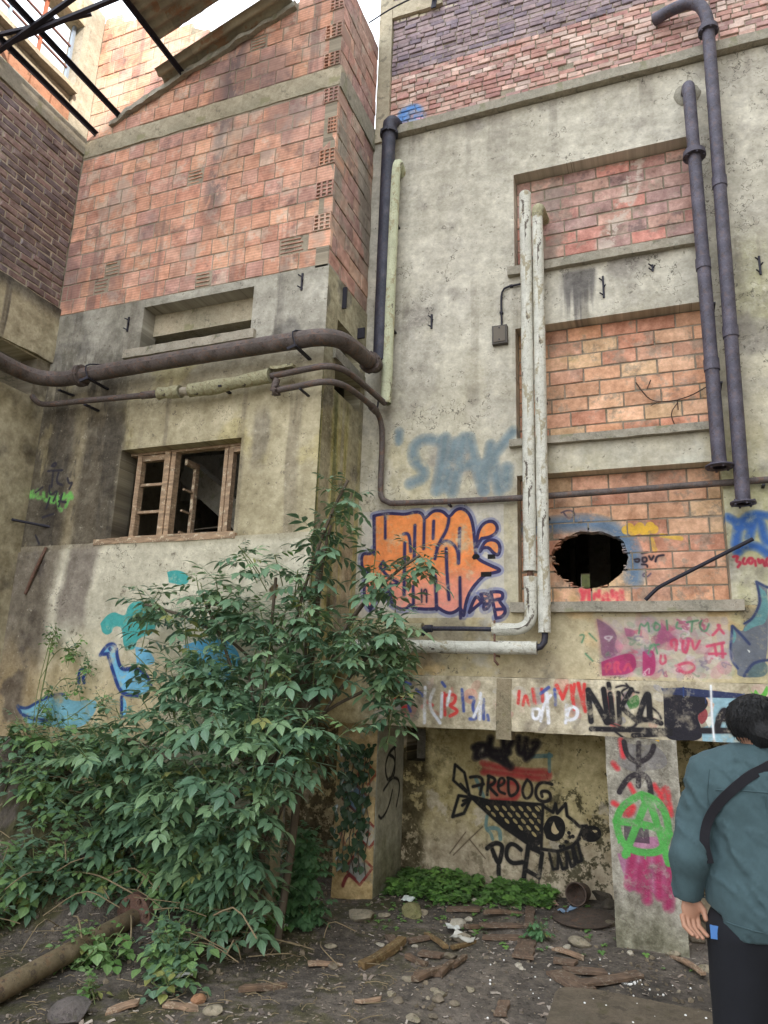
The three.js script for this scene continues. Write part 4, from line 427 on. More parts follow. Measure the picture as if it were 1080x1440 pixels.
  const pg = slab(-0.43, 0.035, -0.1, 1.353, S - 0.3, S, 0.006, 0.07, 7); { const p = pg.attributes.position; for (let i = 0; i < p.count; i++) { const y = p.getY(i); p.setX(i, p.getX(i) + (p.getX(i) < -0.2 ? 0.02 * (1.35 - y) / 1.35 : 0)); } }
  const pil = part('pillar', planarUV(pg), wallMat(pilMap, 0.012, 1.6), factory); pil.userData.label = 'concrete pillar sprayed with a green circled letter A';
  part('pillar', slab(2.0, 2.46, -0.1, 1.353, S - 0.3, S, 0.006, 0.1, 8), concMat, factory);
  // the wall set back under the beam
  const backMap = wallTex({ x0: -3.4, x1: 0.5, y0: -0.2, y1: 1.45, ppm: 360, wear: 0.22, erode: 0.2, seed: 14, base: (x, y, o) => {
    const n = N(x * 0.4, y * 0.4, 0), m = N(x * 1.2, y * 1.2, 1); o[0] = 186 + 40 * (n - 0.5) + 24 * (m - 0.5); o[1] = o[0] - 16; o[2] = o[0] - 62; mix3(o, 176, 162, 142, 0.8 * sstep(0.75, 0.25, y + 0.3 * (m - 0.5)));
    const mo = N(x * 3.1, y * 3.1, 2) * (0.75 + 0.5 * N(x * 0.5, y * 0.5 + 0.3, 1)); mix3(o, 58, 54, 34, 0.8 * sstep(0.55, 0.68, mo) * (0.35 + 0.65 * sstep(-1.3, -0.7, x)));
    mix3(o, 66, 58, 36, 0.85 * sstep(-1.98, -2.12, x + 0.14 * (m - 0.5)) * sstep(0.34, 0.5, N(x * 4, y * 4, 2))); mix3(o, 92, 84, 62, 0.5 * sstep(0.5, 0.66, streak(x, y, 1.6)) * sstep(0.4, 0.6, m));
    mix3(o, 196, 184, 164, 0.7 * blot(x - 1, y, 1.1, 0.62, 0.7)); grain(o, x, y, 40);
  }, draw: (g, X, Y, SC) => {
    g.globalAlpha = 0.5; for (let k = 0; k < 3; k++) { strokes(g, X, Y, SC, G.redSpray, 'rgba(170,46,50,.5)', 0.05 - 0.015 * k); } fills(g, X, Y, G.redSpray, 'rgb(172,48,52)'); g.globalAlpha = 1;
    strokes(g, X, Y, SC, G.tealSpray, 'rgba(84,124,130,.6)', 0.03); strokes(g, X, Y, SC, G.crack, 'rgba(84,70,52,.75)', 0.008, false);
    spray(g, X, Y, SC, G.blobTag, 'rgb(34,28,32)', 0.05);
    strokes(g, X, Y, SC, G.redog, 'rgb(32,28,28)', 0.021); strokes(g, X, Y, SC, [G.dcp[0], G.dcp[2]], 'rgb(24,22,22)', 0.032); strokes(g, X, Y, SC, [G.dcp[1], G.dcp[3], G.dcp[4]], 'rgb(24,22,22)', 0.032, false); drips(g, X, Y, SC, G.dcp, 'rgb(24,22,22)', 0.006, 0.1, 2);
    const F = G.fish, ink = 'rgb(24,22,22)', wallc = 'rgb(168,150,104)'; fills(g, X, Y, [F.body], ink); 
    g.fillStyle = wallc; for (let i = 0; i < F.scales.length; i += 2) { const x = F.scales[i], y = F.scales[i + 1]; g.save(); g.beginPath(); poly(g, X, Y, F.body, true); g.closePath(); g.clip(); g.beginPath(); g.ellipse(X(x), Y(y), 0.026 * SC, 0.012 * SC, 0.75, 0, 7); g.fill(); g.restore(); }
    strokes(g, X, Y, SC, F.outline, ink, 0.021, false); fills(g, X, Y, [F.eye, F.nose], ink); fills(g, X, Y, [F.tear, F.noseHi], 'rgb(198,178,138)'); g.fillStyle = ink; for (let i = 0; i < F.dots.length; i += 2) { g.beginPath(); g.ellipse(X(F.dots[i]), Y(F.dots[i + 1]), 0.015 * SC, 0.015 * SC, 0, 0, 7); g.fill(); }
  } });
  part('undercroft_wall', sheet(rect(-3.4, 0.5, -0.2, 1.45), [rect(-2.215, -2.04, 1.02, 1.3)], 0.3), wallMat(backMap, 0.012, 1.2), factory, [0, 0, BACK]);
  part('wall_niche', slab(-2.215, -2.04, 1.02, 1.3, BACK - 0.34, BACK - 0.29, 0.004, 0.05), concDark, factory);
  part('undercroft_wall', slab(0.503, 4.5, -0.2, 1.45, BACK - 0.3, BACK, 0.004), std({ map: scaled(CONC, 0.6), color: new THREE.Color(1.05, 0.95, 0.62), bumpMap: BUMP(1.2), bumpScale: 0.012 }), factory);
  part('undercroft_ceiling', slab(-3.4, 4.5, 1.36, 1.5, BACK - 0.2, S - 0.302, 0.004, 0.3), concDark, factory);
  // painted pier at the left end of the undercroft
  const pierMap = wallTex({ x0: -2.7, x1: -2.2, y0: -0.1, y1: 1.4, ppm: 360, wear: 0.5, seed: 31, base: (x, y, o) => { const n = N(x * 1.2, y * 1.2, 1); o[0] = 206 + 36 * (n - 0.5); o[1] = o[0] - 26; o[2] = o[0] - 74; mix3(o, 170, 160, 140, 0.6 * blot(x, y, 1.6, 0.5, 0.6)); grain(o, x, y, 44); },
    draw: (g, X, Y, SC) => {
      const sq = (x, y, s, c, f) => { g.save(); g.translate(X(x), Y(y)); g.rotate(0.65); g.fillStyle = f; g.fillRect(-s * SC / 2, -s * SC / 2, s * SC, s * SC); g.strokeStyle = c; g.lineWidth = 0.02 * SC; g.strokeRect(-s * SC / 2, -s * SC / 2, s * SC, s * SC); g.fillStyle = c; g.fillRect(-s * SC / 8, -s * SC / 8, s * SC / 4, s * SC / 4); g.restore(); };
      sq(-2.37, 0.24, 0.17, 'rgb(128,44,44)', 'rgb(150,152,148)'); sq(-2.3, 0.5, 0.15, 'rgb(128,44,44)', 'rgb(176,184,188)'); sq(-2.42, 0.76, 0.16, 'rgb(96,60,60)', 'rgb(108,134,160)'); sq(-2.33, 0.95, 0.12, 'rgb(150,70,52)', 'rgb(190,170,120)'); strokes(g, X, Y, SC, [[-2.5, 0.1, -2.47, 0.2, -2.4, 0.16], [-2.55, 0.5, -2.5, 0.4], [-2.56, 0.95, -2.52, 0.8]], 'rgb(116,44,44)', 0.024);
    } });
  const pier = part('pier', planarUV(slab(-2.6, -2.25, -0.1, 1.355, BACK + 0.002, -5.75, 0.006, 0.08, 9)), wallMat(pierMap, 0.012, 1.5), factory);
  pier.userData.label = 'narrow cream pier with painted squares under ivy';
  const sideMap = wallTex({ x0: -6.42, x1: -5.74, y0: -0.1, y1: 1.4, ppm: 300, wear: 0.25, seed: 12, base: (x, y, o) => { const n = N(x * 1.1, y * 0.7, 1); o[0] = 176 + 36 * (n - 0.5); o[1] = o[0] - 4; o[2] = o[0] - 20; mix3(o, 98, 96, 66, 0.6 * sstep(0.5, 0.1, y + 0.4 * (n - 0.5))); grain(o, x, y, 36); }, draw: (g, X, Y, SC) => strokes(g, X, Y, SC, G.pierTag, 'rgb(26,24,26)', 0.022) });
  part('pier_face', planarUV(slab(-2.249, -2.243, -0.1, 1.352, BACK + 0.004, -5.756, 0, 1), 'z', 'y'), wallMat(sideMap, 0.01, 1.4), factory);
}

// ------------------------------------------------------------------ thin old brickwork above the ledge
{
  const wall = thing('brick_wall', 'upper wall of thin weathered red bricks above the long concrete ledge', 'wall', [0, 7.032, W]);
  const L = layout({ u0: -2.29, u1: 2.2, v0: 0, v1: 2.2, h: 0.0535, joint: 0.009, widths: [0.14, 0.15, 0.13, 0.075], seed: 91 });
  const pal = [[190, 150, 138], [182, 138, 126], [200, 166, 152], [174, 130, 122], [198, 174, 162], [168, 134, 128]], dark = [[140, 122, 126], [148, 128, 128], [130, 116, 124], [154, 136, 136]];
  const map = wallTex({ x0: -2.3, x1: 2.2, y0: 0, y1: 2.2, ppm: 320, seed: 4, wear: 0.4, base: (x, y, o) => {
    const up = y > 0.70 + 0.03 * (N(x * 0.5, 0.2, 1) - 0.5); brickColour(o, L, x, y, up ? dark : pal, { mortar: up ? [146, 138, 142] : [178, 162, 150], smear: up ? 0.25 : 0.5, soot: up ? 0.3 : 0.2 });
    if (y > 1.36 && x < -1.6) mix3(o, 196, 188, 160, 0.85 * sstep(0.4, 0.5, N(x * 1.5, y * 1.5, 2))); 
  }, draw: (g, X, Y, SC) => { spray(g, X, Y, SC, [[-2.16, 0.2, -2.05, 0.26, -1.98, 0.18], [-2.2, 0.14, -1.95, 0.12]], 'rgb(92,142,206)', 0.07); strokes(g, X, Y, SC, [[-2.0, 0.1, -1.94, 0.08]], 'rgb(220,170,190)', 0.02); } });
  const mortar = part('mortar_bed', sheet(rect(-2.29, 2.2, 0, 2.2), [], 0.2), mortarMat, wall, [0, 0, -0.022]);
  const gone = new Set([37, 214, 305, 422, 508, 160, 83]);
  bricks(mortar, L.all, std({ map, bumpMap: BUMP(3), bumpScale: 0.004 }), { depth: 0.03, proud: 0.012, chamfer: 0.003, tilt: 0.03, seed: 17, skip: (b) => gone.has(b.id) || (b.u0 > -2.2 && b.u1 < -2.0 && b.v0 > 0.03 && b.v1 < 0.12) });
  part('corner_post', slab(-2.432, -2.292, -0.1, 2.2, -0.2, 0.02, 0.004, 0.1), concPale, wall);
  part('lintel', slab(-2.29, -1.75, 1.40, 1.62, -0.15, 0.03, 0.008, 0.07, 4), concPale, wall);
}
// ------------------------------------------------------------------ the annex on the left
const annex = thing('annex_building', 'stained concrete annex with red hollow-brick upper storey and broken wooden window', 'building');
{
  const base = (x, y, o) => {
    const n = N(x * 0.3, y * 0.3, 0), m = N(x * 0.9, y * 0.7, 1), w = 0.16 * (N(0.4, y * 0.35, 1) - 0.5) + 0.05 * (N(x * 2, y * 0.6, 2) - 0.5), X = x + w;
    const band = (a, b, e = 0.07) => sstep(a - e, a + e, X) * sstep(b + e, b - e, X);
    if (y > 4.4) { o[0] = 156 + 50 * (n - 0.5) + 40 * (m - 0.5); o[1] = o[0] - 5; o[2] = o[0] - 18; mix3(o, 84, 76, 66, 0.8 * sstep(0.45, 0.62, streak(x, y)) * sstep(-4.2, -4.7, X)); mix3(o, 92, 86, 80, 0.6 * sstep(0.52, 0.66, streak(x + 5, y)) * sstep(-4.6, -3.4, X)); mix3(o, 96, 92, 88, 0.5 * blot(x, y, 0.6, 0.56, 0.7)); }
    else { o[0] = 170 + 44 * (n - 0.5) + 34 * (m - 0.5); o[1] = o[0] - 11; o[2] = o[0] - 40; mix3(o, 150, 142, 126, 0.6 * sstep(3.95, 4.3, y)); mix3(o, 178, 164, 112, 0.5 * blot(x + 1, y, 0.6, 0.5, 0.66)); }
    if (y < 4.2) {
      mix3(o, 70, 64, 56, 0.92 * band(-5.24, -4.96) * sstep(4.25, 3.9, y)); mix3(o, 80, 73, 62, 0.9 * band(-4.86, -4.41, 0.05) * sstep(4.15, 3.8, y) * sstep(2.6, 2.8, y)); mix3(o, 176, 160, 122, 0.5 * band(-4.97, -4.86));
      mix3(o, 118, 108, 92, 0.5 * sstep(0.52, 0.68, streak(x, y, 1.4)));
      mix3(o, 112, 104, 92, 0.6 * sstep(0.1, 0.04, Math.abs(x + 2.98 + 0.1 * (m - 0.5))) * sstep(3.9, 3.7, y) * sstep(3.2, 3.5, y));
    }
    mix3(o, 98, 88, 72, 0.55 * sstep(-4.3, -4.7, X) * sstep(4.5, 4.1, y) * (0.6 + 0.6 * m)); mix3(o, 66, 60, 52, 0.6 * sstep(0.5, 0.64, NX(x * 0.9, y * 0.22 + 0.1, 2)) * sstep(-4.2, -4.6, X) * sstep(4.9, 4.3, y));
    if (y < 2.76) {
      o[0] = 196 + 24 * (n - 0.5) + 20 * (m - 0.5); o[1] = o[0] - 7; o[2] = o[0] - 28;
      mix3(o, 92, 82, 70, 0.92 * sstep(-4.82, -4.98, X) * (0.75 + 0.25 * m)); mix3(o, 122, 112, 102, 0.85 * band(-4.8, -4.48, 0.04) * sstep(1.9, 2.2, y)); mix3(o, 186, 160, 112, 0.55 * sstep(2.0, 1.5, y + 0.4 * (m - 0.5)) * sstep(-3.4, -3.8, X));
      mix3(o, 74, 66, 62, 0.6 * sstep(-5.0, -5.1, X) * blot(x, y, 0.8, 0.45, 0.6)); mix3(o, 150, 140, 116, 0.5 * sstep(2.68, 2.76, y));
    }
    grain(o, x, y, 28); const pit = N(x * 8, y * 8, 2); if (pit > 0.78) mix3(o, 96, 88, 76, 0.6); if (pit < 0.2) mix3(o, 206, 198, 180, 0.4);
    const cr = Math.abs(N(x * 0.5 + 0.7, y * 0.5, 2) - 0.5); if (cr < 0.0035 && m > 0.5) mix3(o, 70, 64, 56, 0.6);
  };
  const map = wallTex({ x0: -5.4, x1: -2.4, y0: 0, y1: 5.1, ppm: 280, wear: 0.34, seed: 41, base, draw: (g, X, Y, SC) => {
    g.globalAlpha = 0.8; spray(g, X, Y, SC, G.annGreen, 'rgb(110,180,86)', 0.03); g.globalAlpha = 1; strokes(g, X, Y, SC, G.annBlack, 'rgba(40,38,48,.85)', 0.018); strokes(g, X, Y, SC, G.annRed, 'rgba(150,70,74,.75)', 0.014);
    fills(g, X, Y, G.teal, 'rgb(66,156,152)'); fills(g, X, Y, G.camel, 'rgb(120,176,196)'); fills(g, X, Y, G.bird, 'rgb(112,178,212)'); strokes(g, X, Y, SC, G.camelLine, 'rgb(40,64,116)', 0.022); strokes(g, X, Y, SC, G.birdLine, 'rgb(36,58,120)', 0.026);
    fills(g, X, Y, [[-3.5, 1.9, -3.2, 2.0, -2.95, 1.85, -3.0, 1.6, -3.3, 1.62]], 'rgb(86,164,206)');
  } });
  const mat = wallMat(map, 0.009, 1.0);
  const win = rect(-4.37, -3.145, 2.79, 3.59), slot = rect(-4.32, -3.15, 4.55, 4.98);
  part('concrete_wall', sheet([[LX - 0.15, 2.5], [BX, 2.5], [BX, 5.06], [LX - 0.15, 5.06]], [win, slot], 0.2), mat, annex, [0, 0, BZ]);
  const brk = [[-2.76, 2.24], [-2.7, 2.26], [-2.695, 2.36], [-2.73, 2.38], [-2.77, 2.33]];
  part('lower_wall', sheet([[LX - 0.15, 0], [-2.72, 0], [-2.70, 1.74], [BX, 1.75], [BX, 2.762], [-3.3, 2.755], [-4.5, 2.765], [-5.0, 2.70], [LX - 0.15, 2.71]], [brk], 0.22), mat, annex, [0, 0, BZ + 0.022]);
  part('brick', slab(-2.78, -2.68, 2.22, 2.4, BZ - 0.1, BZ - 0.03, 0.004, 0.03), std({ map: scaled(CONC, 1), color: new THREE.Color(0.95, 0.45, 0.28) }), annex);
  part('post', slab(-2.715, -2.615, -0.1, 1.745, BZ - 0.14, BZ + 0.02, 0.006, 0.07, 3), concPale, annex);
  part('sill', slab(-4.46, -3.09, 4.465, 4.548, BZ - 0.15, BZ + 0.045, 0.004, 0.08, 11), concMat, annex);
  part('sill', slab(-4.52, -3.11, 2.74, 2.788, BZ - 0.16, BZ + 0.03, 0.006, 0.06, 12), woodMat, annex);
  part('lintel_panel', slab(-4.4, -3.1, 4.76, 4.985, BZ - 0.5, BZ - 0.16, 0.003, 0.2, 2), concPale, annex);
  // side wall that faces the yard on the right
  const sm = wallTex({ x0: 0, x1: 0.86, y0: 1.7, y1: 5.1, ppm: 300, seed: 44, base: (x, y, o) => { const n = N(x * 0.6, y * 0.4, 1), s = streak(x * 1.6, y); o[0] = 158 + 40 * (n - 0.5); o[1] = o[0] - 8; o[2] = o[0] - 34; mix3(o, 166, 156, 78, 0.6 * sstep(4.2, 3.6, y) * sstep(0.35, 0.55, s)); mix3(o, 88, 92, 60, 0.7 * sstep(0.5, 0.62, s) * sstep(4.4, 3.9, y)); mix3(o, 86, 82, 76, 0.5 * blot(x, y, 0.8, 0.5, 0.65)); grain(o, x, y, 40); const cr = Math.abs(N(x * 0.8, y * 0.8, 2) - 0.48); if (cr < 0.006) mix3(o, 186, 178, 150, 0.7); } });
  part('side_wall', sheet(rect(0.203, 0.846, 1.75, 5.04), [rect(0.22, 0.74, 4.38, 4.66), rect(0.22, 0.76, 4.02, 4.27)], 0.16), wallMat(sm, 0.009), annex, [BX, 0, BZ], [0, Math.PI / 2, 0]);
  part('side_wall', planarUV(slab(0, 0.2, 1.75, 5.04, -0.001, 0.0, 0, 1)), wallMat(sm, 0.009), annex, [BX + 0.002, 0, BZ], [0, Math.PI / 2, 0]);
  part('sill', slab(0.16, 0.8, 4.275, 4.375, -0.12, 0.03, 0.004, 0.07, 13), concMat, annex, [BX, 0, BZ], [0, Math.PI / 2, 0]);
  // rooms inside
  const X0 = LX + 0.02, X1 = BX - 0.18, Z0 = -9, Z1 = BZ - 0.205;
  part('interior', mergeGeometries([slab(X0, X1, 2.5, 2.62, Z0, Z1, 0), slab(X0, X1, 5.0, 5.05, Z0, Z1, 0), slab(X0, X1, 2.62, 5, Z0 - 0.1, Z0, 0), slab(X0 - 0.1, X0, 2.5, 5.05, Z0, Z1, 0), slab(X1, X1 + 0.1, 2.5, 5.05, Z0, W - 0.3, 0), slab(X0, X1, 3.75, 4.3, -7.1, -6.9, 0), slab(X0, BX - 0.01, 1.76, 1.86, Z0, BZ - 0.2, 0), slab(X0, BX - 0.05, -0.2, 1.9, -6.8, -6.72, 0)]), roomMat, annex);
  const inner = part('stair_beam', bar([-4.5, 3.75, -5.9], [-3.05, 2.72, -5.5], 0.14, 0.24), concMat, annex);
  for (const [a, b] of [[[-4.3, 3.1, -5.8], [-3.2, 3.35, -5.6]], [[-4.0, 3.5, -6.2], [-3.3, 3.1, -5.5]]]) part('hanging_cable', tube([a, [(a[0] + b[0]) / 2, (a[1] + b[1]) / 2 - 0.1, (a[2] + b[2]) / 2], b], 0.006, { rad: 5 }), concDark, annex);
  // what is left of the wooden window
  const wz = BZ - 0.13, wd = part('window', slab(-4.36, -3.15, 2.792, 2.83, wz - 0.05, wz + 0.03, 0.003, 0.1, 1), woodMat, annex);
  const wp = (name, x0, x1, y0, y1, z0 = wz - 0.04, z1 = wz + 0.02, k = 1) => part(name, slab(x0, x1, y0, y1, z0, z1, 0.0025, 0.06, k), woodMat, wd);
  wp('jamb', -4.275, -4.228, 2.831, 3.565); wp('rail', -4.224, -3.975, 3.51, 3.56, wz - 0.035, wz + 0.015); wp('glazing_bar', -4.224, -3.975, 3.28, 3.302, wz - 0.025, wz + 0.005); wp('glazing_bar', -4.224, -3.975, 3.035, 3.057, wz - 0.025, wz + 0.005); wp('stile', -3.974, -3.92, 2.831, 3.575, wz - 0.05, wz + 0.03, 2); wp('stile', -3.917, -3.872, 2.831, 3.57, wz - 0.06, wz + 0.015, 3);
  wp('open_sash', -3.83, -3.80, 2.835, 3.52, wz - 0.24, wz - 0.19); wp('open_sash', -3.83, -3.80, 3.47, 3.52, wz - 0.185, wz - 0.061); for (const y of [2.86, 3.05, 3.24]) wp('glazing_bar', -3.825, -3.805, y, y + 0.016, wz - 0.185, wz - 0.062);
  wp('mullion', -3.372, -3.337, 2.831, 3.56); wp('mullion', -3.335, -3.292, 2.831, 3.565, wz - 0.05, wz + 0.01, 4); wp('rail', -3.284, -3.15, 3.515, 3.56); wp('head_rail', -4.36, -3.15, 3.567, 3.588, wz - 0.05, wz + 0.02);

  // hollow-brick storey: front
  const top = [[-2.44, 8.15], [-2.7, 8.12], [-2.95, 8.02], [-3.2, 7.92], [-3.5, 7.88], [-3.9, 8.02], [-4.2, 8.2], [-4.45, 8.28], [-4.7, 8.42], [-4.86, 8.55], [-5.1, 8.6], [-5.2, 8.68], [LX - 0.15, 8.66]];
  const topAt = (x) => { for (let i = 1; i < top.length; i++) if (x >= top[i][0]) { const [a, b] = [top[i - 1], top[i]]; return lerp(a[1], b[1], (x - a[0]) / (b[0] - a[0])); } return 8.66; };
  const A = layout({ u0: LX, u1: BX, v0: 5.065, v1: 6.86, h: 0.163, joint: 0.009, widths: [0.172, 0.18, 0.165, 0.172, 0.28], seed: 61 }), C = layout({ u0: LX, u1: BX, v0: 7.095, v1: 8.7, h: 0.16, joint: 0.009, widths: [0.172, 0.18, 0.165], seed: 67 });
  const pal = [[200, 148, 124], [203, 150, 124], [206, 156, 128], [196, 142, 120], [192, 146, 128], [204, 153, 128], [188, 143, 128], [201, 154, 132]];
  const bmap = wallTex({ x0: LX, x1: BX, y0: 5.03, y1: 8.73, ppm: 300, seed: 50, wear: 0.5, base: (x, y, o) => {
    brickColour(o, y > 7 ? C : A, x, y, pal, { mortar: [190, 174, 158], smear: 0.6, rib: 0.028, soot: 0.35 });
    mix3(o, 92, 80, 80, 0.75 * sstep(0.15, 0.03, Math.abs(x + 3.62 - 0.06 * (y - 7) + 0.12 * (N(x * 0.4, y * 0.6, 1) - 0.5))) * sstep(5.5, 6.2, y) * sstep(0.3, 0.55, N(x * 2, y * 1.2, 2)));
    mix3(o, 182, 168, 154, 0.55 * blot(x + 5, y, 0.5, 0.54, 0.68)); mix3(o, 120, 100, 98, 0.45 * blot(x + 9, y, 0.35, 0.56, 0.7)); mix3(o, 108, 92, 88, 0.4 * sstep(0.56, 0.68, streak(x * 1.3, y)));
  } });
  const bm = std({ map: bmap, bumpMap: BUMP(2.4), bumpScale: 0.004 });
  const front = part('brick_front', sheet([[LX - 0.15, 5.062], [BX - 0.02, 5.062], ...top.map(([x, y]) => [Math.min(x, BX - 0.02), y - 0.03])], [], 0.16), mortarMat, annex, [0, 0, BZ - 0.007]);
  const header = new Set(), gaps = [[-2.745, 5.32], [-3.75, 5.2], [-3.62, 5.15], [-4.75, 5.45], [-4.95, 5.25], [-3.3, 7.6], [-3.9, 6.35]];
  const skipGap = (b) => gaps.some(([x, y]) => x > b.u0 && x < b.u1 && y > b.v0 && y < b.v1);
  const over = (b) => b.v0 > topAt((b.u0 + b.u1) / 2) - 0.06 || (b.v1 > topAt((b.u0 + b.u1) / 2) + 0.04);
  const endCol = (b) => b.u1 > BX - 0.02 && b.row % 2 === 0;
  for (const [L, k] of [[A, 71], [C, 72]]) bricks(front, L.all, bm, { depth: 0.04, proud: 0.006, chamfer: 0.003, tilt: 0.03, seed: k, most: 150, skip: (b) => skipGap(b) || over(b) || endCol(b) });
  // broken bricks: the front shell gone, the inner webs left
  for (const L of [A, C]) for (const b of L.all) if (skipGap(b) && !over(b)) { const gs = []; for (let k = 0; k < 4; k++) { const y = lerp(b.v0, b.v1, (k + 0.5) / 4); gs.push(slab(b.u0 + 0.006, lerp(b.u0, b.u1, 0.75 + 0.2 * hash2(k, b.id)), y - 0.004, y + 0.004, -0.012, 0.004 + 0.008 * hash2(b.id, k), 0.002, 0.04, k)); } part('broken_brick', planarUV(mergeGeometries(gs)), bm, front); }
  // corner bricks turned end on, their hollow cells showing
  for (const L of [A, C]) for (const b of L.all) if (endCol(b) && !over(b)) {
    const holes = []; for (let i = 0; i < 3; i++) for (let k = 0; k < 4; k++) { const w = (b.u1 - b.u0) / 3, h = (b.v1 - b.v0) / 4; const m = 0.16; holes.push(rect(b.u0 + (i + m) * w, b.u0 + (i + 1 - m) * w, b.v0 + (k + m) * h, b.v0 + (k + 1 - m) * h)); }
    const h = part('hollow_brick', sheet(rect(b.u0, b.u1, b.v0, b.v1), holes, 0.2), bm, front, [0, 0, 0.018]);
  }
  part('concrete_band', slab(LX, BX + 0.004, 6.88, 7.085, BZ - 0.12, BZ + 0.004, 0.007, 0.05, 21), concPale, annex);
  // hollow-brick storey: side
  const SA = layout({ u0: 0.005, u1: 0.84, v0: 5.045, v1: 6.85, h: 0.164, joint: 0.009, widths: [0.28, 0.3], seed: 81 }), SB = layout({ u0: 0.005, u1: 0.84, v0: 7.095, v1: 8.13, h: 0.16, joint: 0.009, widths: [0.28, 0.3], seed: 82 });
  const smap = wallTex({ x0: 0, x1: 0.85, y0: 5.03, y1: 8.2, ppm: 300, seed: 55, base: (x, y, o) => { brickColour(o, y > 7 ? SB : SA, x, y, [[178, 136, 122], [170, 140, 126], [188, 152, 132], [164, 130, 122]], { mortar: [158, 146, 132], smear: 0.7, rib: 0.028, soot: 0.4 }); mix3(o, 146, 138, 126, 0.85 * sstep(0.4, 0.55, N(x * 0.7, y * 0.4, 1)) * sstep(5.4, 5.7, y) * sstep(6.9, 6.6, y)); grain(o, x, y, 26); } });
  const side = part('brick_side', sheet(rect(0, 0.846, 5.042, 8.15), [], 0.12), mortarMat, annex, [BX - 0.012, 0, BZ - 0.0], [0, Math.PI / 2, 0]);
  for (const L of [SA, SB]) bricks(side, L.all, std({ map: smap, bumpMap: BUMP(2.4), bumpScale: 0.004 }), { depth: 0.03, proud: 0.008, chamfer: 0.004, seed: 9 });
  part('concrete_band', slab(0, 0.846, 6.855, 7.09, -0.1, 0.008, 0.004, 0.09, 22), concMat, annex, [BX, 0, BZ], [0, Math.PI / 2, 0]);
}

// ------------------------------------------------------------------ the dark brick wall that closes the yard on the left
{
  const wall = thing('brick_wall', 'sooty dark brick wall with white mortar joints and a clerestory window above', 'wall', [LX, 0, BZ], Math.PI / 2);
  // local x runs from the corner (0) towards the camera (negative)
  const L = layout({ u0: -2.6, u1: 0, v0: 5.16, v1: 6.9, h: 0.0715, joint: 0.013, widths: [0.2, 0.21, 0.19], seed: 101 });
  const map = wallTex({ x0: -2.6, x1: 0, y0: 5.1, y1: 7, ppm: 300, base: (x, y, o) => { brickColour(o, L, x, y, [[120, 100, 96], [126, 102, 96], [112, 96, 94], [128, 106, 100], [108, 94, 96]], { mortar: [172, 164, 160], smear: 0.3, soot: 0.35 }); } });
  const bed = part('mortar_bed', sheet(rect(-6, 0, 5.13, 6.92), [], 0.2), std({ map: scaled(CONC, 0.9), color: new THREE.Color(1.25, 1.18, 1.14), bumpMap: BUMP(2), bumpScale: 0.005 }), wall, [0, 0, -0.012]);
  bricks(bed, L.all, std({ map, bumpMap: BUMP(2.5), bumpScale: 0.005 }), { depth: 0.03, proud: 0.009, chamfer: 0.006, seed: 12 });
  const lowMap = wallTex({ x0: -3, x1: 0.02, y0: 0, y1: 5.2, ppm: 150, seed: 70, base: (x, y, o) => { const n = N(x * 0.5, y * 0.4, 1), s = streak(x * 1.2 + 2, y); o[0] = 168 + 50 * (n - 0.5); o[1] = o[0] - 11; o[2] = o[0] - 38; mix3(o, 74, 66, 58, 0.85 * sstep(0.44, 0.6, s) * sstep(3.2, 4.6, y + 0.6 * n)); mix3(o, 60, 56, 50, 0.8 * sstep(4.95, 5.12, y + 0.1 * (n - 0.5))); mix3(o, 88, 80, 68, 0.7 * blot(x, y, 0.5, 0.5, 0.66)); grain(o, x, y, 34); } });
  part('concrete_beam', planarUV(slab(-6, 0, 4.56, 5.13, -0.2, 0.03, 0.012, 0.1, 31)), wallMat(lowMap, 0.012), wall);
  part('concrete_band', slab(-6, -0.004, 6.922, 7.12, -0.2, 0.012, 0.005, 0.1, 32), concMat, wall);
  part('lower_wall', sheet(rect(-6, 0, 0, 4.558), [rect(-4, -0.16, 4.16, 4.54)], 0.2), wallMat(lowMap, 0.01), wall);
  part('interior', slab(-4.2, 0.5, 3.9, 4.7, -1.6, -1.5, 0, 1), roomMat, wall);
  part('interior', mergeGeometries([slab(-4.2, 0.5, 4.0, 4.05, -1.5, -0.2, 0, 1), slab(-4.2, 0.5, 4.6, 4.65, -1.5, -0.2, 0, 1)]), roomMat, wall);
  // clay tiles and rubble on the band, corner post, window bars
  const clay = std({ map: scaled(CONC, 1.2), color: new THREE.Color(0.95, 0.52, 0.4), bumpMap: BUMP(2), bumpScale: 0.005 }), r = rng(4);
  for (let k = 0; k < 9; k++) part('clay_tile', slab(-0.48 - k * 0.25, -0.25 - k * 0.25, 7.122, 7.25 + 0.02 * r(), -0.16, -0.01, 0.006, 0.05, k), clay, wall);
  part('corner_post', slab(-0.25, -0.003, 7.122, 8.72, -0.2, 0.004, 0.006, 0.1, 33), concMat, wall);
  part('window_sill', slab(-4, -0.252, 7.45, 7.5, -0.22, 0.06, 0.008, 0.08, 34), concDark, wall);
  part('low_wall', slab(-4, -0.252, 7.27, 7.448, -0.18, -0.03, 0.006, 0.1, 35), concDark, wall);
  part('lintel', slab(-4, -0.252, 8.33, 8.6, -0.18, 0.01, 0.006, 0.1, 36), concPale, wall);
  const steel = std({ color: 0x6b4a44, roughness: 0.7, metalness: 0.3 }), frame = part('window_frame', slab(-2.6, -0.253, 7.5, 7.535, -0.12, -0.08, 0), steel, wall);
  for (let k = 0; k < 6; k++) part('mullion', slab(-0.3 - k * 0.36, -0.27 - k * 0.36, 7.535, 8.33, -0.115, -0.085, 0), k === 1 ? std({ color: 0x9a5a44 }) : std({ color: 0x8f9aa8, roughness: 0.5, metalness: 0.5 }), frame);
  for (const y of [7.78, 8.05]) part('glazing_bar', slab(-2.4, -0.272, y, y + 0.02, -0.11, -0.09, 0), steel, frame);
}

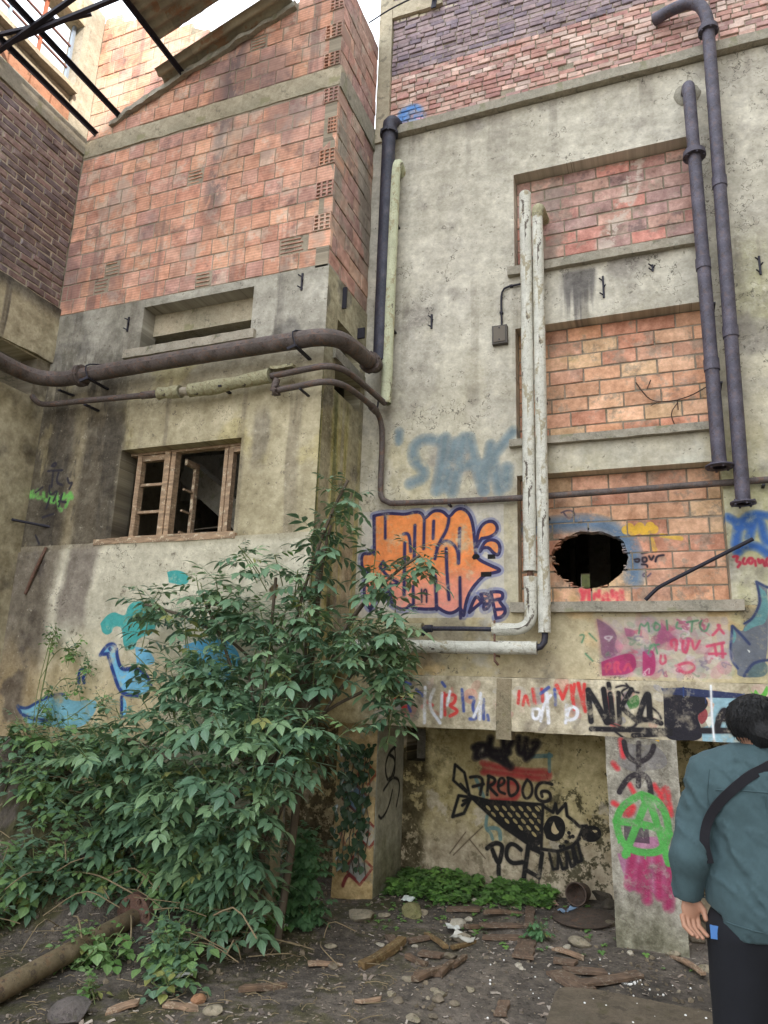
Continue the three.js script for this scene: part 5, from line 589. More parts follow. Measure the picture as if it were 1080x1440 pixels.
// ------------------------------------------------------------------ what is left of the shed roof
const iron = std({ color: 0x2c2a33, roughness: 0.65, metalness: 0.4 });
const roofY = (x) => 7.3 + 0.345 * (x + 4.95);
for (const [x, dy, z1, label] of [[-5.24, 0.0, -1.2, 'dark steel purlin along the sooty brick wall, lowest of the three'], [-4.93, 0.0, -1.2, 'dark steel purlin between two others below the clerestory window'], [-4.17, 0.0, -1.2, 'dark steel purlin carrying the edge of the corrugated sheet']]) {
  const a = [x, roofY(x) - 0.03 + dy, BZ - 0.06], b = [x, roofY(x) - 0.03 + dy, z1];
  single('steel_purlin', mergeGeometries([bar(a, b, 0.04, 0.006), bar([a[0] - 0.017, a[1] - 0.023, a[2]], [b[0] - 0.017, b[1] - 0.023, b[2]], 0.006, 0.04)]), iron, label, 'purlin', [0, 0, 0], undefined, 'steel purlins of the broken roof');
}
{
  const t = thing('roof_truss', 'dark steel roof truss crossing the sky beside the clerestory window', 'truss', [0, 0, -3.62]);
  const rafter = (dy, dz) => bar([LX + 0.01, roofY(LX) - 0.03 + dy, dz], [1.5, roofY(1.5) - 0.03 + dy, dz], 0.04, 0.03);
  part('top_chord', rafter(-0.03, 0), iron, t); part('tie', bar([LX + 0.01, 7.22, -0.04], [1.5, 7.42, -0.04], 0.035), iron, t);
  for (let k = 0; k < 6; k++) { const x = -4.75 + k * 0.95; part('web', bar([x, roofY(x) - 0.06, -0.045], [x + (k % 2 ? 0.5 : -0.3), 7.26 + 0.03 * (x + 5), -0.045], 0.03), iron, t); }
  part('brace', bar([-5.3, roofY(-5.3) - 0.02, 0.1], [-4.5, roofY(-4.5) - 0.02, -0.2], 0.03), iron, t);
}
{ // corrugated sheets, ridges running down the slope
  const sheetMap = pixTex(512, 512, (u, v, o) => { const n = N(u * 0.7, v * 2, 1), f = N(u * 5, v * 5, 2); o[0] = 128 + 60 * (n - 0.5) + 30 * (f - 0.5); o[1] = o[0] * 0.96; o[2] = o[0] * 0.84; mix3(o, 118, 74, 48, 0.5 * sstep(0.58, 0.75, N(u * 2, v * 3, 2))); });
  const mat = std({ map: sheetMap, color: new THREE.Color(1.3, 1.26, 1.2), roughness: 0.8, metalness: 0.05 });
  const corr = (x0, x1, z0, z1, tear, seed) => {
    const nx = 24, nz = Math.max(8, Math.round((z1 - z0) / 0.0125)), pos = [], idx = [], uv = [], T = 0.004;
    for (const s of [1, -1]) for (let j = 0; j <= nz; j++) for (let i = 0; i <= nx; i++) {
      const u = i / nx, v = j / nz, z = lerp(z0, z1, v) + (j === 0 ? tear * (N(u * 1.3 + seed, 0.2, 2) - 0.3) : 0), x = lerp(x0, x1, u) + (i === nx ? tear * (N(v * 2 + seed, 0.6, 2) - 0.5) : 0);
      pos.push(x, roofY(x) + 0.016 * Math.sin(z * 2 * Math.PI / 0.1) + 0.012 + s * T / 2, z); uv.push(x, z);
    }
    const K = (nx + 1) * (nz + 1), at = (s, i, j) => s * K + j * (nx + 1) + i;
    for (let j = 0; j < nz; j++) for (let i = 0; i < nx; i++) { idx.push(at(0, i, j), at(0, i, j + 1), at(0, i + 1, j), at(0, i + 1, j), at(0, i, j + 1), at(0, i + 1, j + 1)); idx.push(at(1, i, j), at(1, i + 1, j), at(1, i, j + 1), at(1, i + 1, j), at(1, i + 1, j + 1), at(1, i, j + 1)); }
    for (let i = 0; i < nx; i++) for (const j of [0, nz]) idx.push(at(0, i, j), at(0, i + 1, j), at(1, i, j), at(1, i, j), at(0, i + 1, j), at(1, i + 1, j));
    for (let j = 0; j < nz; j++) for (const i of [0, nx]) idx.push(at(0, i, j), at(1, i, j), at(0, i, j + 1), at(1, i, j), at(1, i, j + 1), at(0, i, j + 1));
    const g = new THREE.BufferGeometry(); g.setAttribute('position', new THREE.Float32BufferAttribute(pos, 3)); g.setAttribute('uv', new THREE.Float32BufferAttribute(uv, 2)); g.setIndex(idx); g.computeVertexNormals(); return g;
  };
  single('roof_sheet', corr(-4.2, -3.45, -4.36, -2.2, 0.05, 0.1), mat, 'large rusty corrugated roof sheet hanging on the steel purlins', 'roof sheet', [0, 0, 0], undefined, 'corrugated roof sheets');
  single('roof_sheet', corr(-4.4, -2.98, -4.75, -4.55, 0.05, 0.5), mat, 'narrow corrugated strip left along the red brick gable', 'roof sheet', [0, 0, 0], undefined, 'corrugated roof sheets');
  single('roof_sheet', corr(-3.28, -2.6, -4.52, -2.2, 0.08, 0.8), mat, 'corrugated roof sheet with a torn edge above the brick corner', 'roof sheet', [0, 0, 0], undefined, 'corrugated roof sheets');
  single('cement_flashing', (() => { const g = slab(-5.05, -2.95, -0.03, 0.03, 0.001, 0.05, 0.02, 0.035, 3); const p = g.attributes.position; for (let i = 0; i < p.count; i++) p.setXYZ(i, p.getX(i), p.getY(i) + roofY(p.getX(i)) - 0.05, p.getZ(i) + BZ); g.computeVertexNormals(); return g; })(), concMat, 'crumbling cement flashing sloping across the red brick gable', 'flashing');
  for (const [x, y, l] of [[-1.83, 8.52, 'beside the pale lintel'], [-1.12, 8.36, 'in the dark brickwork, middle of three'], [-0.62, 8.28, 'close to the bent pipe outlet, last of three']]) single('steel_bracket', mergeGeometries([bar([x, y, W - 0.05], [x, y - 0.02, W + 0.16], 0.05, 0.012), bar([x, y + 0.01, W + 0.02], [x, y - 0.16, W + 0.06], 0.05, 0.012), bar([x - 0.02, y + 0.02, W + 0.1], [x + 0.02, y + 0.3, W + 0.2], 0.03)]), iron, `dark steel rafter bracket ${l}`, 'bracket', [0, 0, 0], undefined, 'rafter brackets on the upper brickwork');
  single('wire', tube([[-2.43, 8.14, -5.3], [-2.2, 8.36, -5.4], [-1.85, 8.62, -5.55]], 0.008, { rad: 5 }), iron, 'thin black wire slung across the gap of sky', 'wire');
}
// ------------------------------------------------------------------ pipes
const rustTex = (r, g, b, k, seed) => pixTex(512, 512, (u, v, o) => {
  const n = NT(u + seed, v, 1), m = NT(u * 2 + seed, v * 2, 2), f = NT(u * 8, v * 8 + seed, 2); o[0] = r + 36 * (n - 0.5) + 30 * (f - 0.5); o[1] = g + 32 * (n - 0.5) + 28 * (f - 0.5); o[2] = b + 32 * (n - 0.5) + 26 * (f - 0.5);
  mix3(o, 128, 82, 56, k * sstep(0.55, 0.75, m)); mix3(o, 50, 40, 40, 0.5 * sstep(0.6, 0.78, NT(u * 3, v * 3 + seed, 2)));
});
const plumRust = std({ map: scaled(rustTex(84, 80, 92, 0.22, 0.1), 1.5), bumpMap: BUMP(4), bumpScale: 0.002, roughness: 0.62, metalness: 0.15 });
const brownRust = std({ map: scaled(rustTex(94, 84, 80, 0.4, 0.6), 1.5), bumpMap: BUMP(4), bumpScale: 0.003, roughness: 0.75, metalness: 0.1 });
const blueBlack = std({ map: scaled(rustTex(54, 54, 66, 0.15, 0.3), 1.5), bumpMap: BUMP(4), bumpScale: 0.002, roughness: 0.6, metalness: 0.2 });
const redRust = std({ map: scaled(rustTex(112, 86, 74, 0.55, 0.9), 3), bumpMap: BUMP(6), bumpScale: 0.006, roughness: 0.95 });
const lagTex = (tint) => pixTex(1024, 512, (u, v, o) => {
  const n = NT(u * 2, v, 1), f = NT(u * 6, v * 3, 2), m = NT(u * 2, v, 2); o[0] = 206 + 26 * (n - 0.5) + 30 * (f - 0.5); o[1] = o[0] - 2; o[2] = o[0] - 14; o[0] *= tint[0]; o[1] *= tint[1]; o[2] *= tint[2];
  mix3(o, 142, 128, 96, 0.6 * sstep(0.58, 0.72, m)); const w = (u * 9 + 0.3 * NT(u, v, 0)) % 1; mix3(o, 150, 144, 128, 0.35 * sstep(0.04, 0, Math.abs(w - 0.5)));
  const peel = NT(u + 0.5, v, 2); if (peel > 0.74) mix3(o, 74, 64, 56, 0.8 * sstep(0.74, 0.77, peel)); const cr = Math.abs(NT(u * 4, v * 4 + 0.2, 2) - 0.5); if (cr < 0.008) mix3(o, 104, 94, 78, 0.6);
});
const lagWhite = std({ map: scaled(lagTex([1, 1, 1]), 0.42, 1.1), bumpMap: BUMP(3), bumpScale: 0.01, roughness: 0.85 });
const lagGreen = std({ map: scaled(lagTex([0.9, 0.92, 0.82]), 0.42, 1.1), bumpMap: BUMP(3), bumpScale: 0.006, roughness: 0.85 });
const lagMossy = std({ map: scaled(lagTex([0.86, 0.84, 0.72]), 2.2, 2.2), bumpMap: BUMP(5), bumpScale: 0.025, roughness: 0.95 });
const pipeThing = (name, label, category, group) => thing(name, label, category, [0, 0, 0], 0, group);
function flange(parent, at, dir, r, R, mat, h = 0.022, open = false) {
  const g = [open ? new THREE.LatheGeometry([[r * 0.97, 0], [R, 0], [R, h], [r * 0.97, h], [r * 0.97, 0]].map(([a, b]) => new THREE.Vector2(a, b)), 26) : move(cyl(R, R, h, 26), 0, h / 2, 0)];
  for (let k = 0; k < 6; k++) { const a = k / 6 * 6.2832 + 0.3, c = cyl(0.009, 0.009, h + 0.024, 6); c.translate(Math.cos(a) * (r + R) * 0.53, h / 2, Math.sin(a) * (r + R) * 0.53); g.push(c.toNonIndexed()); }
  const m = part('flange', mergeGeometries(g.map((q) => q.index ? q.toNonIndexed() : q)), mat, parent, at); m.quaternion.setFromUnitVectors(V(0, 1, 0), V(...dir).normalize()); return m;
}
{ // right: two dark downpipes
  const a = pipeThing('downpipe', 'dark plum downpipe with a collar half way, ending in an open flange', 'pipe', 'dark downpipes on the plastered wall');
  part('pipe', tube([[0.445, 6.62, W - 0.1], [0.445, 6.64, W + 0.02], [0.445, 6.6, W + 0.11], [0.445, 6.45, -5.45], [0.445, 5, -5.45], [0.44, 3.252, -5.45]], 0.05, { rad: 20, tension: 0.3, closed: 'start', lump: 0.002 }), plumRust, a);
  flange(a, [0.445, 5.88, -5.45], [0, 1, 0], 0.05, 0.088, plumRust); flange(a, [0.445, 5.903, -5.45], [0, 1, 0], 0.05, 0.085, plumRust); flange(a, [0.44, 3.25, -5.45], [0, 1, 0], 0.05, 0.097, plumRust, 0.016, true); part('wall_collar', (() => { const g = new THREE.TorusGeometry(0.075, 0.03, 6, 18); const p = g.attributes.position; for (let i = 0; i < p.count; i++) { const q = 1 + 0.3 * N3(p.getX(i), p.getY(i), p.getZ(i), 6); p.setXYZ(i, p.getX(i) * q, p.getY(i) * q, p.getZ(i) * 0.6); } g.computeVertexNormals(); return boxUV(g); })(), concMat, a, [0.445, 6.63, W + 0.004]);
  for (const y of [4.9, 4.05]) part('coupling', tube([[0.443, y - 0.045, -5.45], [0.443, y + 0.045, -5.45]], 0.056, { rad: 20 }), plumRust, a); for (const y of [4.55, 3.9]) part('clamp', bar([0.49, y, W - 0.02], [0.49, y, -5.43], 0.03, 0.012), iron, a);
  const b = pipeThing('downpipe', 'long dark plum downpipe bending out of the brickwork at its top', 'pipe', 'dark downpipes on the plastered wall');
  part('pipe', tube([[0.22, 7.46, -5.56], [0.36, 7.45, -5.5], [0.5, 7.43, -5.46], [0.585, 7.36, -5.45], [0.628, 7.22, -5.45], [0.63, 7.0, -5.45], [0.6, 5, -5.45], [0.57, 2.972, -5.45]], 0.05, { rad: 20, tension: 0.4, closed: 'start', lump: 0.002 }), plumRust, b);
  flange(b, [0.63, 7.06, -5.45], [0, 1, 0], 0.05, 0.08, plumRust); flange(b, [0.63, 7.083, -5.45], [0, 1, 0], 0.05, 0.078, plumRust); flange(b, [0.57, 2.97, -5.45], [0, 1, 0], 0.05, 0.085, plumRust, 0.016, true);
  for (const y of [5.6, 4.3]) { const x = 0.57 + 0.06 * (y - 3) / 4; part('coupling', tube([[x - 0.0005, y - 0.045, -5.45], [x + 0.0005, y + 0.045, -5.45]], 0.056, { rad: 20 }), plumRust, b); } for (const y of [6.2, 3.6]) part('clamp', bar([0.61, y, W - 0.02], [0.61, y, -5.43], 0.03, 0.012), iron, b);
}
{ // middle: lagged pipes
  const a = pipeThing('lagged_pipe', 'taller white lagged pipe in front of the bricked bays, snapped near its foot', 'pipe', 'white lagged pipes');
  part('lagging', tube([[-0.92, 5.87, -5.45], [-0.921, 4.5, -5.45], [-0.926, 3.2, -5.45], [-0.93, 2.535, -5.45]], 0.05, { rad: 18, lump: 0.008, ls: 3, seg: 0.025 }), lagWhite, a);
  part('cap', (() => { const g = new THREE.SphereGeometry(0.05, 14, 8); g.scale(1, 0.5, 1); return g; })(), lagWhite, a, [-0.92, 5.87, -5.45]);
  part('pipe', tube([[-0.93, 2.56, -5.45], [-0.93, 2.47, -5.45]], 0.022, {}), redRust, a);
  part('lagging', tube([[-0.93, 2.49, -5.45], [-0.928, 2.22, -5.45], [-0.945, 2.14, -5.45], [-1.02, 2.1, -5.45], [-1.22, 2.095, -5.45]], 0.05, { rad: 16, lump: 0.016, ls: 5, seg: 0.025, lseed: 3, tension: 0.4 }), lagWhite, a);
  part('pipe', tube([[-1.2, 2.095, -5.45], [-1.5, 2.1, -5.45], [-1.78, 2.1, -5.45]], 0.018, {}), blueBlack, a);
  part('joint', mergeGeometries([tube([[-1.7, 2.1, -5.45], [-1.76, 2.1, -5.45]], 0.03, {}), tube([[-1.74, 2.1, -5.45], [-1.79, 2.06, -5.46]], 0.026, {})]), blueBlack, a);
  part('lagging', tube([[-1.78, 2.095, -5.46], [-2.1, 2.09, -5.46], [-2.35, 2.09, -5.46]], 0.05, { rad: 14, lump: 0.02, ls: 5, lseed: 8 }), lagMossy, a);
  for (const y of [5.4, 4.2, 3.4]) part('bracket', bar([-0.92, y, W - 0.135], [-0.92, y, -5.5], 0.03, 0.012), iron, a);
  const b = pipeThing('lagged_pipe', 'shorter white lagged pipe beside the taller one, elbowed into a level run', 'pipe', 'white lagged pipes');
  part('lagging', tube([[-0.817, 5.63, -5.45], [-0.82, 4.5, -5.45], [-0.824, 3.2, -5.45], [-0.828, 2.07, -5.45]], 0.047, { rad: 18, lump: 0.006, ls: 3, seg: 0.025, lseed: 5 }), lagWhite, b);
  part('elbow', tube([[-0.817, 5.6, -5.45], [-0.817, 5.7, -5.47], [-0.81, 5.76, -5.56], [-0.80, 5.77, -5.74]], 0.042, { rad: 14, lump: 0.02, ls: 6, tension: 0.4 }), lagMossy, b);
  part('elbow', tube([[-0.828, 2.09, -5.45], [-0.826, 2.03, -5.45], [-0.845, 1.975, -5.45], [-0.9, 1.958, -5.45]], 0.024, { tension: 0.4 }), blueBlack, b);
  part('lagging', tube([[-0.885, 1.958, -5.45], [-1.4, 1.958, -5.45], [-1.9, 1.962, -5.46], [-2.5, 1.965, -5.46]], 0.05, { rad: 16, lump: 0.01, ls: 4, seg: 0.025, lseed: 7 }), lagWhite, b);
  part('hanger', mergeGeometries([bar([-1.2, 2.16, -5.43], [-1.2, 1.85, -5.43], 0.014), bar([-1.2, 1.86, -5.43], [-1.18, 1.83, -5.46], 0.014), bar([-1.2, 1.9, -5.43], [-1.2, 1.9, W - 0.03], 0.012)]), redRust, b);
  for (const y of [5.2, 4.0, 3.0]) part('bracket', bar([-0.82, y, W - 0.135], [-0.82, y, -5.5], 0.03, 0.012), iron, b);
}
{ // left of the bays: black standpipe and pale lagged pipe in the corner
  const a = pipeThing('standpipe', 'black standpipe in the corner beside the brick annex, elbowed at the ledge', 'pipe');
  part('pipe', tube([[-2.23, 4.46, -5.45], [-2.23, 5.6, -5.45], [-2.225, 6.9, -5.45], [-2.222, 7.0, -5.46], [-2.21, 7.06, -5.52], [-2.2, 7.08, -5.66]], 0.066, { rad: 18, tension: 0.3 }), blueBlack, a); flange(a, [-2.226, 6.86, -5.45], [0, 1, 0], 0.066, 0.09, blueBlack, 0.03);
  for (const y of [5.0, 6.2]) part('clamp', bar([-2.25, y, W - 0.02], [-2.25, y, -5.48], 0.03, 0.012), iron, a);
  const b = pipeThing('lagged_pipe', 'pale green lagged pipe beside the black standpipe, open at its foot', 'pipe');
  part('lagging', tube([[-2.145, 6.5, W - 0.02], [-2.143, 6.56, -5.53], [-2.144, 6.5, -5.47], [-2.148, 6.3, -5.455], [-2.155, 5.2, -5.45], [-2.16, 4.05, -5.45]], 0.049, { rad: 18, lump: 0.004, ls: 3, tension: 0.3, closed: 'start' }), lagGreen, b);
  part('bracket', bar([-2.15, 4.8, W - 0.02], [-2.15, 4.8, -5.49], 0.03, 0.012), iron, b); part('bracket', bar([-2.15, 5.9, W - 0.02], [-2.15, 5.9, -5.49], 0.03, 0.012), iron, b);
}
{ // along the annex
  const a = pipeThing('steam_pipe', 'thick brown steam pipe running level round the annex corner', 'pipe');
  part('pipe', tube([[-5.2, 4.3, -2.2], [-5.2, 4.27, -3.6], [-5.2, 4.25, -4.15], [-5.15, 4.25, -4.42], [-4.98, 4.265, -4.56], [-4.65, 4.28, -4.58], [-3.73, 4.29, -4.58], [-2.7, 4.29, -4.58], [-2.42, 4.29, -4.585], [-2.28, 4.3, -4.68], [-2.25, 4.33, -4.9], [-2.25, 4.36, -5.15], [-2.25, 4.40, -5.4]], 0.07, { rad: 20, closed: 'start', lump: 0.003 }), brownRust, a);
  flange(a, [-4.8, 4.275, -4.573], [1, 0, 0], 0.073, 0.1, brownRust, 0.02); flange(a, [-4.775, 4.276, -4.573], [1, 0, 0], 0.073, 0.098, brownRust, 0.02); flange(a, [-2.25, 4.372, -5.26], [0, 0.1, -1], 0.073, 0.095, brownRust, 0.03);
  for (const x of [-4.62, -2.56]) { part('bracket', mergeGeometries([bar([x, 4.2, BZ - 0.03], [x, 4.2, -4.5], 0.03, 0.014), bar([x, 4.205, -4.5], [x - 0.05, 4.16, -4.46], 0.02), tube([[x, 4.2, -4.5], [x - 0.02, 4.33, -4.5], [x + 0.08, 4.42, BZ - 0.02]], 0.007, { rad: 5 }), slab(x + 0.05, x + 0.1, 4.39, 4.45, BZ - 0.02, BZ + 0.02, 0)].map((g) => g.toNonIndexed())), iron, a); }
  part('bracket', bar([-5.02, 4.19, BZ - 0.03], [-5.02, 4.17, -4.58], 0.03, 0.014), iron, a);
  const b = pipeThing('steam_pipe', 'thin rusty pipe wrapped in crumbling mossy lagging above the window', 'pipe');
  part('pipe', tube([[-5.36, 4.16, -4.6], [-5.3, 4.1, -4.61], [-5.18, 4.065, -4.62], [-4.8, 4.05, -4.62], [-4.1, 4.02, -4.62], [-3.5, 4.005, -4.62], [-2.85, 4.03, -4.62], [-2.5, 4.05, -4.62], [-2.34, 4.06, -4.64], [-2.25, 4.07, -4.78], [-2.22, 4.08, -5.1], [-2.165, 4.05, -5.44]], 0.026, { rad: 12 }), brownRust, b);
  part('lagging', tube([[-3.92, 4.016, -4.62], [-3.82, 4.008, -4.62], [-3.7, 4.005, -4.62]], 0.055, { rad: 16, lump: 0.03, ls: 6, seg: 0.015 }), lagMossy, b);
  part('lagging', tube([[-3.6, 4.005, -4.62], [-3.5, 4.0, -4.62], [-3.2, 4.015, -4.62], [-2.83, 4.035, -4.62]], 0.06, { rad: 16, lump: 0.03, ls: 5, seg: 0.015, lseed: 4 }), lagMossy, b);
  part('lagging_crust', slab(-2.83, -2.62, 4.075, 4.1, -4.66, -4.58, 0.012, 0.03), lagMossy, b); part('sleeve', tube([[-4.1, 4.02, -4.62], [-3.93, 4.016, -4.62]], 0.036, { lump: 0.008 }), brownRust, b); part('joint', tube([[-3.69, 4.005, -4.62], [-3.61, 4.0, -4.62]], 0.04, { lump: 0.02, ls: 8 }), concDark, b);
  for (const x of [-4.7, -3.3]) part('bracket', bar([x, 4.0, BZ - 0.03], [x + 0.03, 3.98, -4.56], 0.03, 0.014), iron, b);
  const c = pipeThing('steam_pipe', 'thin rusty pipe dropping down the corner to the orange lettering', 'pipe');
  part('pipe', tube([[-2.78, 3.9, -4.62], [-2.6, 3.91, -4.62], [-2.36, 3.925, -4.63], [-2.26, 3.94, -4.75], [-2.24, 3.97, -5.05], [-2.23, 3.97, -5.36], [-2.225, 3.92, -5.5], [-2.22, 3.75, -5.545], [-2.22, 3.4, -5.545], [-2.21, 3.24, -5.545], [-2.15, 3.185, -5.545], [-2.0, 3.165, -5.545], [-1.0, 3.145, -5.545], [0.4, 3.16, -5.545], [1.8, 3.17, -5.545]], 0.025, { rad: 12 }), brownRust, c);
  flange(c, [-2.79, 3.9, -4.62], [1, 0.04, 0], 0.026, 0.045, brownRust, 0.03); part('flange', tube([[-2.8, 3.9, -4.62], [-2.77, 4.0, -4.62]], 0.026, { lump: 0.01 }), brownRust, c); part('coupling', tube([[-2.23, 3.97, -5.3], [-2.23, 3.97, -5.4]], 0.034), brownRust, c); part('clip', bar([-2.2, 3.98, -5.36], [-2.19, 4.1, -5.36], 0.012), iron, c); part('bracket', bar([-2.55, 3.88, BZ - 0.03], [-2.55, 3.88, -4.6], 0.02, 0.012), iron, c);
  for (const x of [-1.6, 0.72]) part('bracket', bar([x, 3.12, W - 0.03], [x, 3.125, -5.53], 0.02, 0.012), iron, c);
}
// ------------------------------------------------------------------ small ironwork on the walls
const anchor = (x, y, z, h, label) => { const g = [slab(x - 0.008, x + 0.008, y - h / 2, y + h / 2, z - 0.02, z + 0.012, 0.002, 0.03)]; for (let k = 0; k < 3; k++) { const yy = y - h / 2 + h * (k + 0.4) / 3; g.push(bar([x, yy, z], [x + (k % 2 ? 0.02 : -0.03), yy + 0.012, z + 0.03], 0.008)); } single('wall_anchor', mergeGeometries(g), iron, label, 'wall anchor', [0, 0, 0], undefined, 'rusty iron anchors in the walls'); };
anchor(-1.80, 4.86, W, 0.14, 'rusty iron anchor on bare plaster left of the junction box'); anchor(-0.31, 4.93, W, 0.2, 'rusty iron anchor in the dark stain between two bricked bays'); anchor(0.08, 5.03, W, 0.06, 'tiny iron hook on the pale panel between two bricked bays'); anchor(0.85, 4.9, W, 0.16, 'rusty iron anchor on plaster beyond the long dark downpipe'); anchor(-4.48, 4.83, BZ, 0.15, 'rusty iron anchor left of the narrow annex slot'); anchor(-2.68, 4.93, BZ, 0.16, 'rusty iron anchor right of the narrow annex slot');
single('wall_anchor', mergeGeometries([bar([-2.44, 4.9, -5.05], [-2.4, 4.9, -5.05], 0.02, 0.2), bar([-2.44, 4.74, -5.4], [-2.37, 4.74, -5.4], 0.02, 0.1)]), iron, 'pair of rusty iron stubs on the annex side wall', 'wall anchor', [0, 0, 0], undefined, 'rusty iron anchors in the walls');
{
  const j = thing('junction_box', 'weathered grey junction box with a thin conduit on the plastered wall', 'junction box', [-1.175, 4.53, W]);
  part('box', slab(-0.065, 0.065, 0, 0.17, 0, 0.05, 0.003, 0.03), std({ color: 0x5c5752, roughness: 0.8, metalness: 0.2, bumpMap: BUMP(6), bumpScale: 0.004 }), j); part('lid', slab(-0.05, 0.05, 0.015, 0.155, 0.05, 0.058, 0.003, 0.03), std({ color: 0x6a6258, roughness: 0.85 }), j); part('conduit', tube([[0.015, 0.17, 0.02], [0.012, 0.42, 0.02], [0.02, 0.5, 0.02], [0.06, 0.54, 0.02], [0.2, 0.55, 0.02]], 0.009, { rad: 8 }), iron, j); for (const [x, y] of [[0.012, 0.3], [0.1, 0.545]]) part('clip', slab(x - 0.014, x + 0.014, y - 0.008, y + 0.008, 0, 0.032, 0), iron, j); for (const y of [0.03, 0.14]) part('screw', move(cyl(0.006, 0.006, 0.006, 8).rotateX(Math.PI / 2), 0, y, 0.06), iron, j);
}
single('iron_rod', tube([[-0.115, 2.318, -5.56], [-0.03, 2.4, -5.555], [0.05, 2.445, -5.55], [0.62, 2.735, -5.53]], 0.014, { rad: 8, tension: 0.3 }), iron, 'bent dark rod leaning on the lowest sill across the brick infill', 'rod');
single('iron_rod', tube([[-5.36, 2.98, -4.6], [-5.05, 2.93, BZ - 0.02]], 0.012, { rad: 8 }), iron, 'dark rod stuck in the annex wall below the green scrawl', 'rod'); single('iron_rod', tube([[-5.04, 2.74, BZ + 0.03], [-5.12, 2.5, BZ + 0.05], [-5.2, 2.33, BZ + 0.03]], 0.014, { rad: 8 }), redRust, 'rusty rod hanging down the stained annex wall corner', 'rod');
{ const g = [], r = rng(6); const twig = (p, rad) => g.push(tube(p, rad, { rad: 4, closed: false })); twig([[-0.1, 4.1, -5.72], [-0.05, 4.0, -5.7], [0.02, 3.92, -5.7], [0.16, 3.9, -5.7], [0.3, 3.93, -5.7], [0.42, 3.99, -5.7]], 0.005); twig([[0.2, 3.9, -5.7], [0.2, 3.82, -5.7]], 0.004); twig([[0.2, 3.88, -5.7], [0.15, 3.8, -5.7], [0.17, 3.7, -5.71], [0.22, 3.66, -5.71]], 0.004); twig([[0.0, 4.06, -5.7], [0.02, 4.12, -5.71], [-0.02, 4.02, -5.7]], 0.004); twig([[0.05, 3.9, -5.7], [0.0, 3.88, -5.71]], 0.003); single('dead_vine', mergeGeometries(g), std({ color: 0x4a382e }), 'dead leafless vine clinging to the middle brick infill', 'vine'); }
// ------------------------------------------------------------------ plants
const leafTex = pixTex(128, 256, (u, v, o) => { const m = Math.abs(u - 0.5), s = Math.abs(((v * 7 - m * 4) % 1 + 1) % 1 - 0.5), f = NT(u, v, 2); o[0] = 205 + 50 * (f - 0.5); o[1] = 215 + 46 * (f - 0.5); o[2] = 205 + 50 * (f - 0.5); mix3(o, 250, 255, 225, 0.7 * sstep(0.035, 0.01, m)); mix3(o, 240, 250, 215, 0.3 * sstep(0.06, 0.0, s)); });
const leafMat = (r, g, b, rough = 0.62) => new THREE.MeshPhysicalMaterial({ map: leafTex, color: new THREE.Color().setRGB(r, g, b), roughness: rough, transmission: 0.28, thickness: 0, side: THREE.DoubleSide });
const elderMats = [leafMat(0.24, 0.38, 0.235, 0.42), leafMat(0.18, 0.31, 0.2, 0.42), leafMat(0.33, 0.47, 0.26, 0.42)], youngMat = leafMat(0.26, 0.4, 0.14), brambleMats = [leafMat(0.22, 0.36, 0.2, 0.5), leafMat(0.3, 0.46, 0.17, 0.55), leafMat(0.18, 0.3, 0.19, 0.5)], herbMats = [leafMat(0.24, 0.44, 0.09), leafMat(0.19, 0.36, 0.09)], ivyMat = leafMat(0.07, 0.13, 0.065, 0.45), nettleMats = [leafMat(0.14, 0.3, 0.12), leafMat(0.12, 0.25, 0.11)];
const yellowMat = leafMat(0.42, 0.4, 0.12);
const barkMat = std({ color: 0x5c5144, bumpMap: BUMP(5), bumpScale: 0.006 }), twigMat = std({ color: 0x6f7a4c }), strawMat = std({ color: 0x85755a, roughness: 1 });
// one leaflet in the xz plane, from the origin along +z, folded along its rib
function leaflet(len, wid, fold = 0.18, droop = 0.2, wide = 0.4) {
  const st = [[0, 0.03], [wide * 0.5, 0.72], [wide, 1], [0.72, 0.66], [1, 0]], pos = [], uv = [], idx = [];
  st.forEach(([t, w], i) => { const y = -droop * len * t * t, hw = wid / 2 * w; pos.push(-hw, y + fold * hw, t * len, 0, y, t * len, hw, y + fold * hw, t * len); uv.push(0.5 - 0.5 * w, t, 0.5, t, 0.5 + 0.5 * w, t); if (i) { const a = (i - 1) * 3, b = i * 3; if (i < st.length - 1) idx.push(a, b, a + 1, a + 1, b, b + 1, a + 1, b + 1, a + 2, a + 2, b + 1, b + 2); else idx.push(a, b + 1, a + 1, a + 1, b + 1, a + 2); } });
  const g = new THREE.BufferGeometry(); g.setAttribute('position', new THREE.Float32BufferAttribute(pos, 3)); g.setAttribute('uv', new THREE.Float32BufferAttribute(uv, 2)); g.setIndex(idx); g.computeVertexNormals(); return g;
}
const place = (g, x, y, z, yaw, pitch = 0, roll = 0) => { const o = new THREE.Object3D(); o.position.set(x, y, z); o.rotation.set(pitch, yaw, roll, 'YXZ'); o.updateMatrix(); return g.applyMatrix4(o.matrix); };
